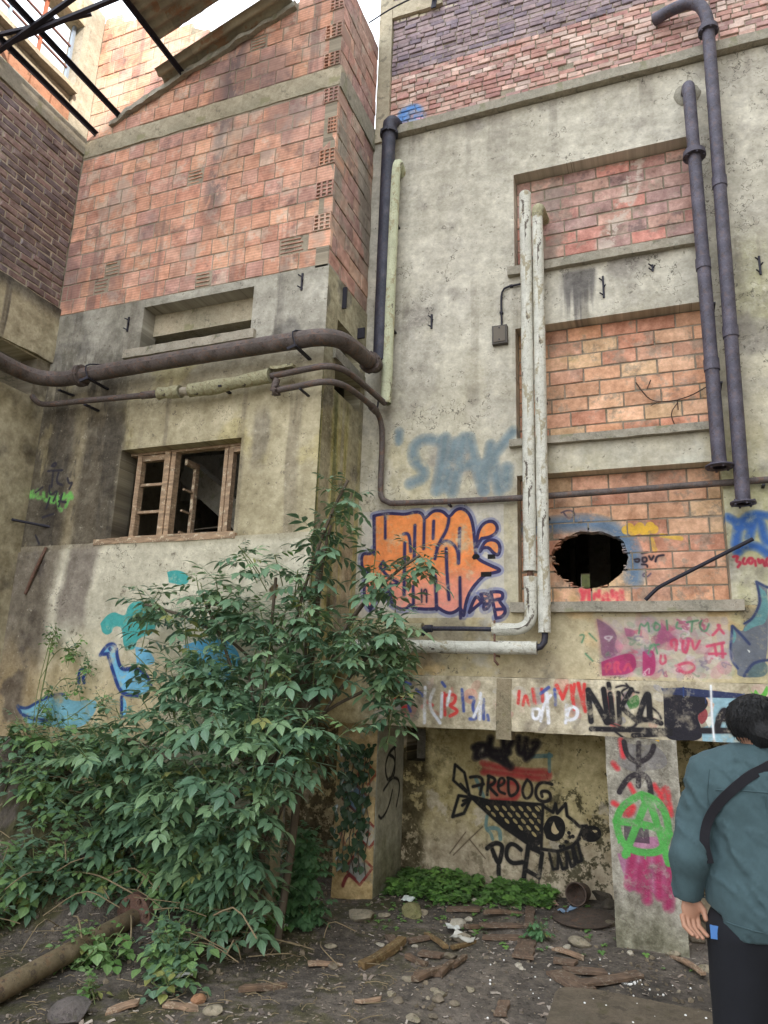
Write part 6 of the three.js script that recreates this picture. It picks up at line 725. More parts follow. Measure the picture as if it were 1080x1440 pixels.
function compound(n, L, lw, seed, { wide = 0.4, spread = 1.0 } = {}) { // a feathered leaf along +z
  const r = rng(seed), gs = [];
  const stalk = new THREE.CylinderGeometry(0.0012, 0.002, L * 0.8, 4, 1, true); stalk.rotateX(Math.PI / 2); stalk.translate(0, 0, L * 0.4); gs.push(stalk);
  for (let k = 0; k < n; k++) { const t = 0.36 + 0.5 * k / n; for (const s of [-1, 1]) gs.push(place(leaflet(L * (0.42 + 0.06 * r()), lw * (0.9 + 0.2 * r()), 0.15 + 0.2 * r(), 0.12 + 0.25 * r(), wide), 0, -0.02 * t, L * t, s * spread * (0.95 + 0.3 * (r() - 0.5)), 0.1 + 0.25 * r(), s * 0.2)); }
  gs.push(place(leaflet(L * 0.5, lw * 1.15, 0.2, 0.3, wide), 0, -0.02 * 0.8, L * 0.8, (r() - 0.5) * 0.3, 0.15));
  return mergeGeometries(gs);
}
const elderLeaf = [1, 2, 3, 4].map((k) => compound(2, 0.2, 0.041, k, { wide: 0.48 })), brambleLeaf = [5, 6, 7].map((k) => compound(1, 0.13, 0.052, k, { wide: 0.45, spread: 1.1 })), nettleLeaf = [8, 9].map((k) => compound(2, 0.16, 0.05, k, { wide: 0.45 }));
// shoots spread through ellipsoids; every shoot carries whorls of leaves that lean out and droop
function shrub(root, blobs, { leafs, mats, young, density, per, most, seed, hang = 0.25, shell = 0.55, size = 1, skipGround = true }) {
  const r = rng(seed), leaves = [], stems = [], eye = camera.position;
  for (const [bx, by, bz, rx, ry, rz, dn] of blobs) {
    const Rz = rz ?? Math.min(0.3, (rx + ry) / 2 * 0.8), n = Math.round(density * (dn ?? 1) * Math.pow(rx * ry, 0.85));
    for (let k = 0; k < n; k++) {
      let u = V(r() * 2 - 1, r() * 2 - 1, r() * 2 - 1); if (u.lengthSq() > 1 || u.length() < shell * r()) { k--; continue; }
      const tip = V(bx + u.x * rx, by + u.y * ry, bz + u.z * Rz); if (skipGround && tip.y < groundY(tip.x, tip.z) + 0.05) continue;
      if (tip.z < BZ + 0.08 && tip.x < BX + 0.05 && tip.y > 1.7) tip.z = BZ + 0.08 + 0.1 * r(); if (tip.z < W + 0.12) tip.z = W + 0.12 + 0.08 * r();
      const dir = V(u.x * 0.7, 0.55 + 0.3 * r(), u.z * 0.7 + 0.15).normalize(), root0 = tip.clone().addScaledVector(dir, -0.22 * size).add(V(-u.x * 0.05, -0.02, -u.z * 0.05));
      stems.push(tube([root0.toArray(), root0.clone().lerp(tip, 0.5).add(V(0, 0.01, 0)).toArray(), tip.toArray()], 0.0028 * size + 0.0012, { rad: 4, seg: 0.07, closed: false }));
      const m = mats[Math.floor(r() * mats.length)], spin = r() * 6.28;
      for (let q = 0; q < per; q++) {
        const t = 1 - 0.75 * q / per, p = root0.clone().lerp(tip, t), yaw = spin + q * 2.4 + (r() - 0.5) * 0.6, pitch = (t > 0.85 ? -0.55 : -0.1 + hang * 1.8 * (1 - t)) + (r() - 0.35) * 0.5, s = size * (t > 0.9 ? 0.45 + 0.3 * r() : 0.65 + 0.6 * r());
        const o = new THREE.Object3D(); o.position.copy(p); o.rotation.set(pitch, yaw, (r() - 0.5) * 0.5, 'YXZ'); o.scale.setScalar(s); o.updateMatrix();
        leaves.push([p.distanceTo(eye) / s - 0.6 * u.z, o.matrix.clone(), leafs[Math.floor(r() * leafs.length)], young && t > 0.9 && r() < young ? youngMat : r() < 0.015 ? yellowMat : r() < 0.3 ? mats[Math.floor(r() * mats.length)] : m]);
      }
    }
  }
  leaves.sort((a, b) => a[0] - b[0]);
  const rest = new Map();
  leaves.forEach(([, m, g, mat], i) => { if (i < most) { const l = part('leaf', g, mat, root); m.decompose(l.position, l.quaternion, l.scale); } else { if (!rest.has(mat)) rest.set(mat, []); rest.get(mat).push(g.clone().applyMatrix4(m)); } });
  for (const [mat, gs] of rest) stuff(part('foliage', mergeGeometries(gs), mat, root));
  if (stems.length) stuff(part('twigs', mergeGeometries(stems), twigMat, root));
}
const ELDER = [[-2.6, 0.34, -4.28, 0.32, 0.2, 0.12, 1.0], [-2.95, 0.66, -4.35, 0.42, 0.22, 0.16, 0.9], [-2.72, 0.62, -4.2, 0.3, 0.2, 0.15, 0.9], [-2.45, 0.72, -4.15, 0.26, 0.16, 0.12, 0.8], [-3.4, 0.95, -4.35, 0.4, 0.25, 0.2], [-3.05, 2.16, -4.35, 0.58, 0.28, 0.2, 0.65], [-2.5, 2.35, -4.35, 0.52, 0.3, 0.18, 0.55], [-2.13, 2.72, -4.42, 0.24, 0.22, 0.14, 0.5], [-1.92, 2.22, -4.6, 0.34, 0.36, 0.18, 0.6], [-3.15, 1.72, -4.25, 0.5, 0.34, 0.25, 0.85], [-2.26, 1.93, -4.4, 0.52, 0.26], [-2.51, 1.29, -4.0, 0.67, 0.34], [-2.12, 1.36, -4.3, 0.3, 0.2], [-2.8, 0.95, -4.05, 0.62, 0.27, 0.25, 1.15], [-1.81, 1.96, -4.75, 0.23, 0.22], [-1.8, 1.67, -4.8, 0.16, 0.29], [-3.63, 2.18, -4.4, 0.2, 0.14], [-2.6, 1.7, -4.25, 0.47, 0.28], [-2.03, 3.05, -4.45, 0.26, 0.1, 0.1, 0.35], [-1.63, 2.58, -4.9, 0.1, 0.14], [-3.48, 1.23, -4.2, 0.47, 0.23]];
{
  const t = thing('elder_shrub', 'big dark green elder shrub with feathered leaves in front of the annex wall', 'shrub', [-2.55, 0, -4.4]);
  const loc = ELDER.map(([x, y, z, ...q]) => [x, y, z, ...q]), inv = new THREE.Group(); inv.position.set(2.55, 0, 4.4);
  const hub = [[-2.55, -0.05, -4.42], [-2.5, 0.5, -4.4], [-2.53, 0.95, -4.38]], off = (p) => [p[0] + 2.55, p[1], p[2] + 4.4];
  part('trunk', tube(hub.map(off), 0.035, { rad: 10, lump: 0.008 }), barkMat, t); part('trunk', tube([[-2.4, -0.05, -4.5], [-2.35, 0.7, -4.55], [-2.33, 1.6, -4.6], [-2.31, 2.6, -4.66]].map(off), 0.026, { rad: 9, lump: 0.006 }), barkMat, t);
  loc.forEach(([x, y, z], k) => { const s = [hub[2], [-2.34, 1.4, -4.58], [-2.5, 0.5, -4.4]][k % 3]; part('branch', tube([s, [lerp(s[0], x, 0.4), lerp(s[1], y, 0.55) + 0.05, lerp(s[2], z, 0.4)], [lerp(s[0], x, 0.75), lerp(s[1], y, 0.85) + 0.03, lerp(s[2], z, 0.8)], [x, y, z]].map(off), 0.011, { rad: 6, seg: 0.08 }), barkMat, t); });
  const hold = new THREE.Group(); // leaves are laid out in world coordinates, then brought to the shrub's base
  shrub(hold, loc, { leafs: elderLeaf, mats: elderMats, young: 0.3, density: 112, per: 6, most: 290, seed: 11 });
  for (const c of [...hold.children]) { c.position.sub(t.position); t.add(c); }
}
{
  const t = thing('bramble_thicket', 'low tangled thicket of brambles and ivy on the bank left of the elder', 'thicket', [-3.5, 0, -4]);
  const hold = new THREE.Group();
  shrub(hold, [[-3.45, 1.02, -4.4, 0.45, 0.2, 0.18, 0.8], [-3.7, 0.75, -4.35, 0.5, 0.24, 0.2, 0.85], [-4.1, 0.42, -4.15, 0.42, 0.2, 0.18], [-3.15, 0.6, -4.5, 0.5, 0.24, 0.15, 1.2], [-3.0, 0.32, -4.55, 0.4, 0.18, 0.12, 1.0], [-4.25, 0.2, -3.9, 0.3, 0.12, 0.14, 0.8], [-3.75, 0.35, -4.35, 0.35, 0.18, 0.14], [-4.35, 0.85, -4.4, 0.4, 0.2, 0.15, 0.5], [-4.5, 1.1, -4.55, 0.35, 0.18, 0.1, 0.4], [-4.8, 0.95, -4.5, 0.3, 0.18, 0.1, 0.5], [-4.25, 1.28, -4.5, 0.4, 0.16, 0.1, 0.5], [-3.9, 1.15, -4.45, 0.4, 0.2, 0.14, 0.7], [-4.75, 1.22, -4.55, 0.3, 0.14, 0.08, 0.4], [-3.5, 0.32, -4.5, 0.35, 0.2, 0.12, 1.1]], { leafs: [...brambleLeaf, elderLeaf[0]], mats: brambleMats, young: 0.25, density: 215, per: 6, most: 250, seed: 23, size: 1.0 });
  for (const c of [...hold.children]) { c.position.sub(t.position); t.add(c); }
  const r = rng(9), gs = []; for (let k = 0; k < 46; k++) { const x = -4.9 + 2.5 * r(), z = -4.6 + 0.7 * r(), y = groundY(x, z) + 0.05 + 0.25 * r(), a = r() * 6.28, l = 0.25 + 0.5 * r(); gs.push(tube([[x, y, z], [x + Math.cos(a) * l * 0.5, y + 0.1 * r(), z + Math.sin(a) * l * 0.25], [x + Math.cos(a) * l, y - 0.08 + 0.1 * r(), z + Math.sin(a) * l * 0.5]].map(([a2, b, c]) => [a2 + 3.5, b, c + 4]), 0.003 + 0.003 * r(), { rad: 4, seg: 0.08, closed: false })); }
  stuff(part('dry_stems', mergeGeometries(gs), strawMat, t));
}
function smallPlant(name, label, cat, base, blobs, opts, group) { const t = thing(name, label, cat, base, 0, group), hold = new THREE.Group(); shrub(hold, blobs, { leafs: brambleLeaf, mats: brambleMats, density: 250, per: 5, most: 40, seed: 3, ...opts }); for (const c of [...hold.children]) { c.position.sub(t.position); t.add(c); } part('stem', tube([[0, -0.03, 0], [(blobs[0][0] - base[0]) * 0.5, (blobs[0][1] - base[1]) * 0.6, (blobs[0][2] - base[2]) * 0.5], [blobs[0][0] - base[0], blobs[0][1] - base[1], blobs[0][2] - base[2]]], 0.006, { rad: 5 }), twigMat, t); return t; }
smallPlant('climbing_rose', 'slender climber with small round leaves against the stained annex wall', 'plant', [-4.75, 1.0, -4.6], [[-4.71, 1.95, -4.62, 0.14, 0.12, 0.06], [-4.5, 1.88, -4.62, 0.2, 0.1, 0.06], [-4.33, 1.78, -4.62, 0.12, 0.1, 0.06], [-4.4, 1.6, -4.62, 0.2, 0.08, 0.05], [-4.7, 1.5, -4.62, 0.1, 0.12, 0.05], [-4.6, 1.35, -4.6, 0.2, 0.1, 0.06], [-4.1, 1.5, -4.6, 0.12, 0.12, 0.05]], { density: 210, per: 4, size: 0.5, seed: 31, mats: herbMats.concat(brambleMats), most: 120 });
{ const t = scene.getObjectByName('climbing_rose'); for (const p of [[[0, 0, 0], [-0.02, 0.5, 0.0], [0.04, 0.95, 0]], [[0, 0.3, 0], [0.2, 0.6, 0], [0.35, 0.62, 0], [0.45, 0.7, 0]], [[-0.02, 0.6, 0], [0.15, 0.85, 0], [0.4, 0.8, 0]], [[0, 0.2, 0], [0.3, 0.3, 0], [0.62, 0.5, 0]]]) part('stem', tube(p, 0.004, { rad: 4 }), twigMat, t); }
smallPlant('nettle_clump', 'fresh green lobed clump growing between the elder and the painted pier', 'plant', [-2.5, 0, -5.05], [[-2.5, 0.42, -5.02, 0.16, 0.2, 0.12], [-2.52, 0.22, -4.95, 0.2, 0.18, 0.12], [-2.4, 0.14, -4.95, 0.12, 0.12, 0.1], [-2.55, 0.6, -5.06, 0.1, 0.1, 0.1]], { leafs: nettleLeaf, mats: nettleMats, density: 520, per: 5, size: 0.75, seed: 33, most: 120 });
smallPlant('bramble_sprout', 'leafy bramble sprout trailing over the fallen pipe', 'plant', [-3.3, 0.02, -3.85], [[-3.32, 0.16, -3.86, 0.18, 0.08, 0.12], [-3.12, 0.14, -3.82, 0.16, 0.08, 0.1], [-3.25, 0.1, -3.7, 0.14, 0.06, 0.08]], { density: 330, per: 4, size: 0.85, seed: 35, mats: [herbMats[1], brambleMats[1]] });
smallPlant('bramble_sprout', 'dark bramble sprout sprawling on moss beyond the fallen pipe end', 'plant', [-2.66, 0.0, -3.85], [[-2.7, 0.16, -3.85, 0.2, 0.12, 0.14], [-2.58, 0.08, -3.68, 0.14, 0.06, 0.1], [-2.82, 0.22, -3.95, 0.15, 0.12, 0.12]], { density: 420, per: 5, size: 0.9, seed: 37 });
smallPlant('seedling', 'bright green seedling on bare earth below the nettle clump', 'plant', [-2.55, 0, -4.72], [[-2.55, 0.08, -4.72, 0.1, 0.06, 0.08]], { leafs: nettleLeaf, mats: [leafMat(0.203, 0.406, 0.087)], density: 1100, per: 5, size: 0.45, seed: 41 });
smallPlant('seedling', 'pale seedling tuft at the foot of the bramble thicket', 'plant', [-2.85, 0, -4.55], [[-2.85, 0.1, -4.55, 0.12, 0.1, 0.08], [-2.95, 0.22, -4.5, 0.08, 0.08, 0.06]], { leafs: nettleLeaf, mats: herbMats, density: 800, per: 4, size: 0.5, seed: 43 });
smallPlant('seedling', 'small weed among the litter beside the rusty round lid', 'plant', [-0.92, 0.02, -5.62], [[-0.92, 0.08, -5.62, 0.09, 0.07, 0.08]], { leafs: nettleLeaf, mats: nettleMats, density: 1200, per: 5, size: 0.42, seed: 45 });
smallPlant('seedling', 'single pale sprout beside the dark stone on the moss', 'plant', [-2.9, 0, -3.42], [[-2.9, 0.08, -3.42, 0.05, 0.05, 0.05]], { density: 1500, per: 3, size: 0.6, seed: 47, mats: [herbMats[1]] });
{ // ground cover along the foot of the set-back wall
  const r = rng(51), by = [[], []], trio = [0, 1].map((k) => mergeGeometries([place(leaflet(0.05, 0.042, 0.2, 0.15, 0.55), 0, 0, 0, 0.0, -0.1), place(leaflet(0.045, 0.04, 0.2, 0.15, 0.55), 0, 0, 0, 2.0, -0.1), place(leaflet(0.045, 0.04, 0.2, 0.15, 0.55), 0, 0, 0, -2.0, -0.1), place(leaflet(0.05, 0.04, 0.2, 0.2, 0.55), 0, -0.01, 0, 3.1 + k, 0.1)]));
  for (let k = 0; k < 1150; k++) {
    const x = -2.2 + 1.28 * r(), gap = x > -1.5 && x < -1.42 ? 0.3 : 1, d = Math.pow(r(), 1.4), z = -6.34 + d * (0.5 - 0.2 * sstep(-1.7, -1.0, x)), hgt = gap * (0.085 * (1 - 0.75 * d) + 0.025) * (0.7 + 0.6 * N(x * 2, 0.3, 1)); if (r() > gap + 0.3) continue;
    const o = new THREE.Object3D(); o.position.set(x, groundY(x, z) + hgt * (0.35 + 0.65 * r()), z); o.rotation.set((r() - 0.2) * 0.9, r() * 6.28, (r() - 0.5) * 0.7, 'YXZ'); o.scale.setScalar(0.6 + 0.5 * r()); o.updateMatrix(); by[k % 2].push(trio[k % 2].clone().applyMatrix4(o.matrix));
  }
  for (let k = 0; k < 240; k++) { const x = -2.3 + 2.4 * r(), z = -5.2 - 1.0 * r(), o = new THREE.Object3D(); if (x > -1.1 && r() < 0.75) continue; o.position.set(x, groundY(x, z) + 0.012, z); o.rotation.set((r() - 0.2) * 0.6, r() * 6.28, 0, 'YXZ'); o.scale.setScalar(0.3 + 0.4 * r()); o.updateMatrix(); by[k % 2].push(trio[k % 2].clone().applyMatrix4(o.matrix)); }
  by.forEach((gs, k) => { const m = single('ground_cover', mergeGeometries(gs), herbMats[k], 'bright green ground cover along the foot of the wall with the fish drawing', 'ground cover', [0, 0, 0], undefined, 'ground cover under the set-back wall'); stuff(m); });
}
{ // ivy on the pier
  const t = thing('ivy', 'dark ivy climbing the narrow painted pier', 'ivy', [-2.45, 0.3, -5.74]), r = rng(61), lf = leaflet(0.06, 0.055, 0.15, 0.2, 0.35), stems = [], rest = [];
  for (let k = 0; k < 6; k++) { const p = []; let x = -0.1 + 0.05 * k, y = -0.1; for (let i = 0; i < 8; i++) { p.push([x, y, 0.012]); x += (r() - 0.45) * 0.07; x = clamp(x, -0.16, 0.18); y += 0.13; } stems.push(tube(p, 0.004, { rad: 4, closed: false })); }
  stuff(part('stems', mergeGeometries(stems), barkMat, t));
  for (let k = 0; k < 250; k++) { const y = -0.05 + 0.95 * Math.pow(r(), 0.75), x = clamp(0.0 + 0.08 * y + (r() - 0.5) * 0.3, -0.17, 0.21), o = new THREE.Object3D(); o.position.set(x, y, 0.03 + 0.07 * r()); o.rotation.set(0.9 + 0.8 * (r() - 0.5), (r() - 0.5) * 1.6, (r() - 0.5) * 1.2, 'YXZ'); o.scale.setScalar(0.6 + 0.6 * r()); o.updateMatrix(); if (k < 170) { const l = part('leaf', lf, ivyMat, t); o.matrix.decompose(l.position, l.quaternion, l.scale); } else rest.push(lf.clone().applyMatrix4(o.matrix)); }
  stuff(part('foliage', mergeGeometries(rest), ivyMat, t));
}
{ // straw, dead stems and leaf litter on the floor
  const r = rng(71), gs = [];
  for (let k = 0; k < 300; k++) { const x = -4.6 + 3.2 * r(), z = -4.6 + 1.7 * r(), y = groundY(x, z) + 0.006 + 0.03 * r(), a = r() * 6.28, l = 0.04 + 0.16 * r() * r(); gs.push(tube([[x, y, z], [x + Math.cos(a) * l * 0.5, y + 0.012 * r(), z + Math.sin(a) * l * 0.5], [x + Math.cos(a + 0.3) * l, y, z + Math.sin(a + 0.3) * l]], 0.0016 + 0.0014 * r(), { rad: 3, seg: 0.06, closed: false })); }
  for (let k = 0; k < 5; k++) { const x = -2.9 + 1.0 * r(), z = -4.8 + 0.5 * r(), y = groundY(x, z) + 0.02, a = r() * 6.28, l = 0.3 + 0.3 * r(); gs.push(tube([[x, y, z], [x + Math.cos(a) * l * 0.35, y + 0.04 + 0.05 * r(), z + Math.sin(a) * l * 0.3], [x + Math.cos(a + 0.5) * l, y + 0.02, z + Math.sin(a + 0.5) * l * 0.6]], 0.0035, { rad: 5, seg: 0.05 }).toNonIndexed()); }
  const m = single('dry_straw', mergeGeometries(gs.map((g) => g.index ? g.toNonIndexed() : g)), strawMat, 'dry straw and dead stems scattered over the mossy earth', 'straw'); stuff(m);
}
// ------------------------------------------------------------------ litter on the floor
const rockGeo = (s, seed, flat = 0.6) => { const r = rng(seed); let g = new THREE.IcosahedronGeometry(1, 2); g = mergeVertices(g); const p = g.attributes.position, ax = [0.8 + 0.5 * r(), flat * (0.7 + 0.5 * r()), 0.7 + 0.5 * r()], cuts = []; for (let k = 0; k < 7; k++) cuts.push([V(r() - 0.5, r() - 0.5, r() - 0.5).normalize(), 0.55 + 0.3 * r()]);
  for (let i = 0; i < p.count; i++) { const v = V(p.getX(i), p.getY(i), p.getZ(i)); for (const [n, d] of cuts) { const k = v.dot(n) - d; if (k > 0) v.addScaledVector(n, -k); } v.multiplyScalar(1 + 0.06 * N3(v.x + seed, v.y, v.z, 0.6)); p.setXYZ(i, v.x * ax[0] * s, v.y * ax[1] * s, v.z * ax[2] * s); } return boxUV(toCreasedNormals(g, 0.5)); };
const rockMats = [[0.62, 0.56, 0.5], [0.95, 0.9, 0.8], [1.5, 1.5, 1.5], [0.6, 0.62, 0.34], [0.95, 0.55, 0.36], [0.24, 0.22, 0.2], [0.42, 0.4, 0.46]].map(([r, g, b], k) => std({ map: scaled(CONC, 3, 3, 0.13 * k, 0.3), color: new THREE.Color(r, g, b), bumpMap: BUMP(12), bumpScale: 0.006 }));
const looks = ['grey brown', 'pale', 'white', 'mossy', 'orange', 'sooty black', 'dark bluish'];
const near = (x, z) => x < -2.6 ? 'on the moss near the fallen pipe' : x < -1.6 ? 'on bare earth below the painted pier' : z < -5.45 ? 'under the set-back wall with the fish drawing' : x < -0.75 ? 'among the broken boards on the earth' : 'in front of the sprayed pillar';
G.stones.forEach(([x, z, s, c], k) => { const flat = [0.5, 0.42, 0.6, 0.6, 0.6, 0.7, 0.7][c]; single('stone', rockGeo(s, 100 + k, flat), rockMats[c], `${s > 0.06 ? 'large ' : s < 0.03 ? 'tiny ' : ''}${looks[c]} stone ${near(x, z)}`, 'stone', [x, groundY(x, z) + s * flat * 0.45, z], [0.1 * hash2(k, 1), hash2(k, 2) * 6, 0.1 * hash2(k, 3)], `${looks[c]} stones ${near(x, z)}`); });
const plankMats = [std({ map: scaled(wood, 2.2, 2.2), bumpMap: scaled(wood, 2.2, 2.2), bumpScale: 0.004, color: new THREE.Color(0.5, 0.5, 0.52) }), std({ map: scaled(wood, 2.2, 2.2, 0.3), bumpMap: scaled(wood, 2.2, 2.2), bumpScale: 0.004, color: new THREE.Color(0.52, 0.51, 0.5) }), std({ map: scaled(wood, 2.2, 2.2, 0.6), color: new THREE.Color(0.62, 0.6, 0.4) }), std({ map: scaled(wood, 2.2, 2.2, 0.1), bumpMap: scaled(wood, 2.2, 2.2), bumpScale: 0.004, color: new THREE.Color(0.95, 0.95, 0.95) })];
const woods = ['dark brown board', 'weathered brown stick', 'mossy piece of wood', 'pale splintered wood'];
G.planks.forEach(([x0, z0, x1, z1, w, c], k) => {
  const L = Math.hypot(x1 - x0, z1 - z0), t = c === 0 ? 0.016 : c === 3 ? 0.012 : w * 0.6, r = rng(300 + k), n = 6, s = new THREE.Shape(), up = [], dn = []; // a board with broken ends and uneven edges
  for (let i = 0; i <= n; i++) { const u = (i / n - 0.5) * L, e = (i === 0 || i === n) ? (r() - 0.5) * 0.05 : 0, tp = 1 - 0.25 * r() - (c === 1 ? 0.25 * i / n : 0); up.push([u + e, w / 2 * tp]); dn.push([u + (i === 0 || i === n ? (r() - 0.5) * 0.05 : 0), -w / 2 * tp]); }
  [...up, ...dn.reverse()].forEach(([a, b], i) => i ? s.lineTo(a, b) : s.moveTo(a, b)); s.closePath();
  const g = new THREE.ExtrudeGeometry(s, { depth: t, bevelEnabled: true, bevelSize: 0.003, bevelThickness: 0.003, bevelSegments: 1 }); g.rotateX(-Math.PI / 2); const p = g.attributes.position; for (let i = 0; i < p.count; i++) p.setY(i, p.getY(i) + 0.012 * N3(p.getX(i) + k, 0, p.getZ(i), 1.2) + (c ? 0.03 * Math.sin((p.getX(i) / L) * 3 + k) * L : 0)); g.computeVertexNormals(); boxUV(g);
  const x = (x0 + x1) / 2, z = (z0 + z1) / 2, lab = `${L > 0.28 ? 'long ' : L < 0.14 ? 'short ' : ''}${w > 0.1 ? 'wide ' : ''}${woods[c]} lying ${near(x, z)}`;
  single('plank', g, plankMats[c], lab, 'wood', [x, groundY(x, z) + 0.006 + 0.01 * hash2(k, 7), z], [0.06 * (hash2(k, 4) - 0.5), -Math.atan2(z1 - z0, x1 - x0), 0.08 * (hash2(k, 5) - 0.5)], `${woods[c]}s ${near(x, z)}`);
});
{ // fallen pipe, pot, lid, worn mat, bits of plastic
  const t = thing('fallen_pipe', 'fallen iron pipe with a rusted flange lying on moss', 'pipe', [-3.3, 0.09, -3.7]);
  const a = [-0.16, -0.02, 1.5], b = [0.0, -0.005, 0.42], c = [-0.08, 0.02, -0.62];
  part('pipe', tube([[0.14, -0.05, 1.35], [0.05, -0.02, 0.5], [-0.06, 0.02, -0.6]], 0.056, { rad: 18 }), std({ map: scaled(rustTex(112, 98, 74, 0.25, 0.2), 1.5), bumpMap: BUMP(4), bumpScale: 0.004, roughness: 0.9 }), t);
  const f = part('flange', (() => { const g = new THREE.CylinderGeometry(0.125, 0.125, 0.05, 30, 3); const p = g.attributes.position; for (let i = 0; i < p.count; i++) { const q = 1 + 0.12 * N3(p.getX(i), p.getY(i), p.getZ(i), 4); p.setXYZ(i, p.getX(i) * q, p.getY(i), p.getZ(i) * q); } g.computeVertexNormals(); return boxUV(g); })(), redRust, t, [-0.063, 0.04, -0.63]); f.quaternion.setFromUnitVectors(V(0, 1, 0), V(-0.1, 0.04, -1).normalize());
  for (let k = 0; k < 6; k++) { const q = k / 6 * 6.28; part('bolt', cyl(0.014, 0.014, 0.085, 6), redRust, f, [Math.cos(q) * 0.095, 0, Math.sin(q) * 0.095]); }
  single('rusty_pot', (() => { const g = new THREE.LatheGeometry([[0, 0], [0.06, 0], [0.066, 0.01], [0.075, 0.15], [0.083, 0.16], [0.083, 0.168], [0.07, 0.166], [0.06, 0.02], [0, 0.015]].map(([p, q]) => new THREE.Vector2(p, q)), 26); return g; })(), std({ map: scaled(rustTex(88, 74, 64, 0.4, 0.4), 2), roughness: 0.9 }), 'brown rusty pot lying on its side against the wall', 'pot', [-0.7, groundY(-0.66, -6.25) + 0.08, -6.27], [1.35, 0.5, 0.25]);
  single('round_lid', (() => { const g = new THREE.LatheGeometry([[0, 0.03], [0.1, 0.028], [0.2, 0.016], [0.215, 0.02], [0.22, 0.008], [0.21, 0], [0, 0]].map(([p, q]) => new THREE.Vector2(p, q)), 36); return boxUV(g); })(), std({ map: scaled(rustTex(84, 72, 62, 0.35, 0.7), 2), bumpMap: BUMP(6), bumpScale: 0.004, roughness: 0.95 }), 'rusty round lid lying flat beside the sprayed pillar', 'lid', [-0.66, groundY(-0.66, -5.85) + 0.006, -5.88], [0.04, 0, 0.03]);
  const s = new THREE.Shape(); s.moveTo(-0.62, -4.62); s.lineTo(-0.45, -4.66); s.lineTo(0.1, -4.62); s.lineTo(0.6, -4.5); s.lineTo(0.7, -3.4); s.lineTo(-0.45, -3.3); s.quadraticCurveTo(-0.66, -3.6, -0.66, -4.4); s.quadraticCurveTo(-0.68, -4.6, -0.62, -4.62);
  const mg = new THREE.ExtrudeGeometry(s, { depth: 0.02, bevelEnabled: true, bevelSize: 0.006, bevelThickness: 0.006, bevelSegments: 2 }); mg.rotateX(Math.PI / 2); { const p = mg.attributes.position; for (let i = 0; i < p.count; i++) { p.setZ(i, p.getZ(i)); } } mg.scale(1, 1, -1 * -1);
  single('worn_sheet', boxUV(mg), std({ map: scaled(CONC, 0.8, 0.8, 0.4, 0.4), color: new THREE.Color(0.44, 0.38, 0.33), bumpMap: BUMP(2), bumpScale: 0.006, roughness: 0.95 }), 'large worn grey sheet lying flat on the earth beside the person', 'sheet', [0, 0.035, 0]);
  const rag = (x, z, sx, sz, col, label, seed) => { const g = new THREE.PlaneGeometry(sx, sz, 14, 10); g.rotateX(-Math.PI / 2); const p = g.attributes.position; for (let i = 0; i < p.count; i++) p.setXYZ(i, p.getX(i) * (1 + 0.3 * N3(seed, p.getZ(i) * 3, 0, 1)), 0.02 + 0.06 * Math.abs(N3(p.getX(i) + seed, 0, p.getZ(i), 2.2)), p.getZ(i) * (1 + 0.4 * N3(p.getX(i) * 3, seed, 0, 1))); const lo = g.clone(); lo.translate(0, -0.004, 0); lo.index.array.reverse(); const m = mergeGeometries([g, lo]); m.computeVertexNormals(); single('plastic_scrap', m, std({ color: col, roughness: 0.5 }), label, 'plastic scrap', [x, groundY(x, z), z], [0, seed, 0], 'scraps of plastic on the earth'); };
  rag(-0.78, -5.95, 0.15, 0.07, 0x8fa9c4, 'light blue crumpled plastic scrap near the round lid', 1); rag(-1.5, -5.4, 0.16, 0.08, 0xdcdcd4, 'white crumpled plastic scrap among the boards', 2); rag(-1.37, -5.2, 0.16, 0.1, 0xc8c4b8, 'torn grey-white plastic bag on the broken boards', 3); rag(-0.92, -6.1, 0.1, 0.08, 0xcfa796, 'pinkish plastic scrap at the foot of the wall', 4); rag(-2.6, -3.85, 0.12, 0.1, 0xd6d4cc, 'white plastic scrap caught under the bramble sprout', 5); rag(-1.95, -5.75, 0.1, 0.05, 0xd8e0d8, 'small white plastic scrap beside the ground cover', 6); rag(-2.52, -4.82, 0.1, 0.06, 0xdedcd8, 'white scrap below the nettle clump', 7);
}
{ // bark chips and dead leaves, uncounted
  const r = rng(83); [[0.15, 0.12, 0.1], [0.3, 0.24, 0.19], [0.42, 0.36, 0.3]].forEach((c, k) => {
    const n = 1200, m = show(new THREE.InstancedMesh(slab(-1, 1, -0.12, 0.12, -0.55, 0.55, 0.25, 0.5, k), std({ color: new THREE.Color().setRGB(...c) }), n)), o = new THREE.Object3D();
    for (let i = 0; i < n; i++) { const x = -4 + 5 * r(), z = -6.3 + 3.6 * r(), s = (0.005 + 0.016 * r() * r()) * (N(x * 0.6, z * 0.6, 1) > 0.5 ? 1.1 : 0.6); o.position.set(x, groundY(x, z) + 0.004, z); o.rotation.set((r() - 0.5) * 0.5, r() * 6.3, (r() - 0.5) * 0.5); o.scale.set(s * (1 + r()), s, s); o.updateMatrix(); m.setMatrixAt(i, o.matrix); }
    m.name = numbered('wood_chips'); scene.add(m); tag(m, `${['dark', 'brown', 'pale'][k]} wood chips and dead leaves littering the earth`, 'wood chips', 'wood chips on the floor'); stuff(m);
  });
}
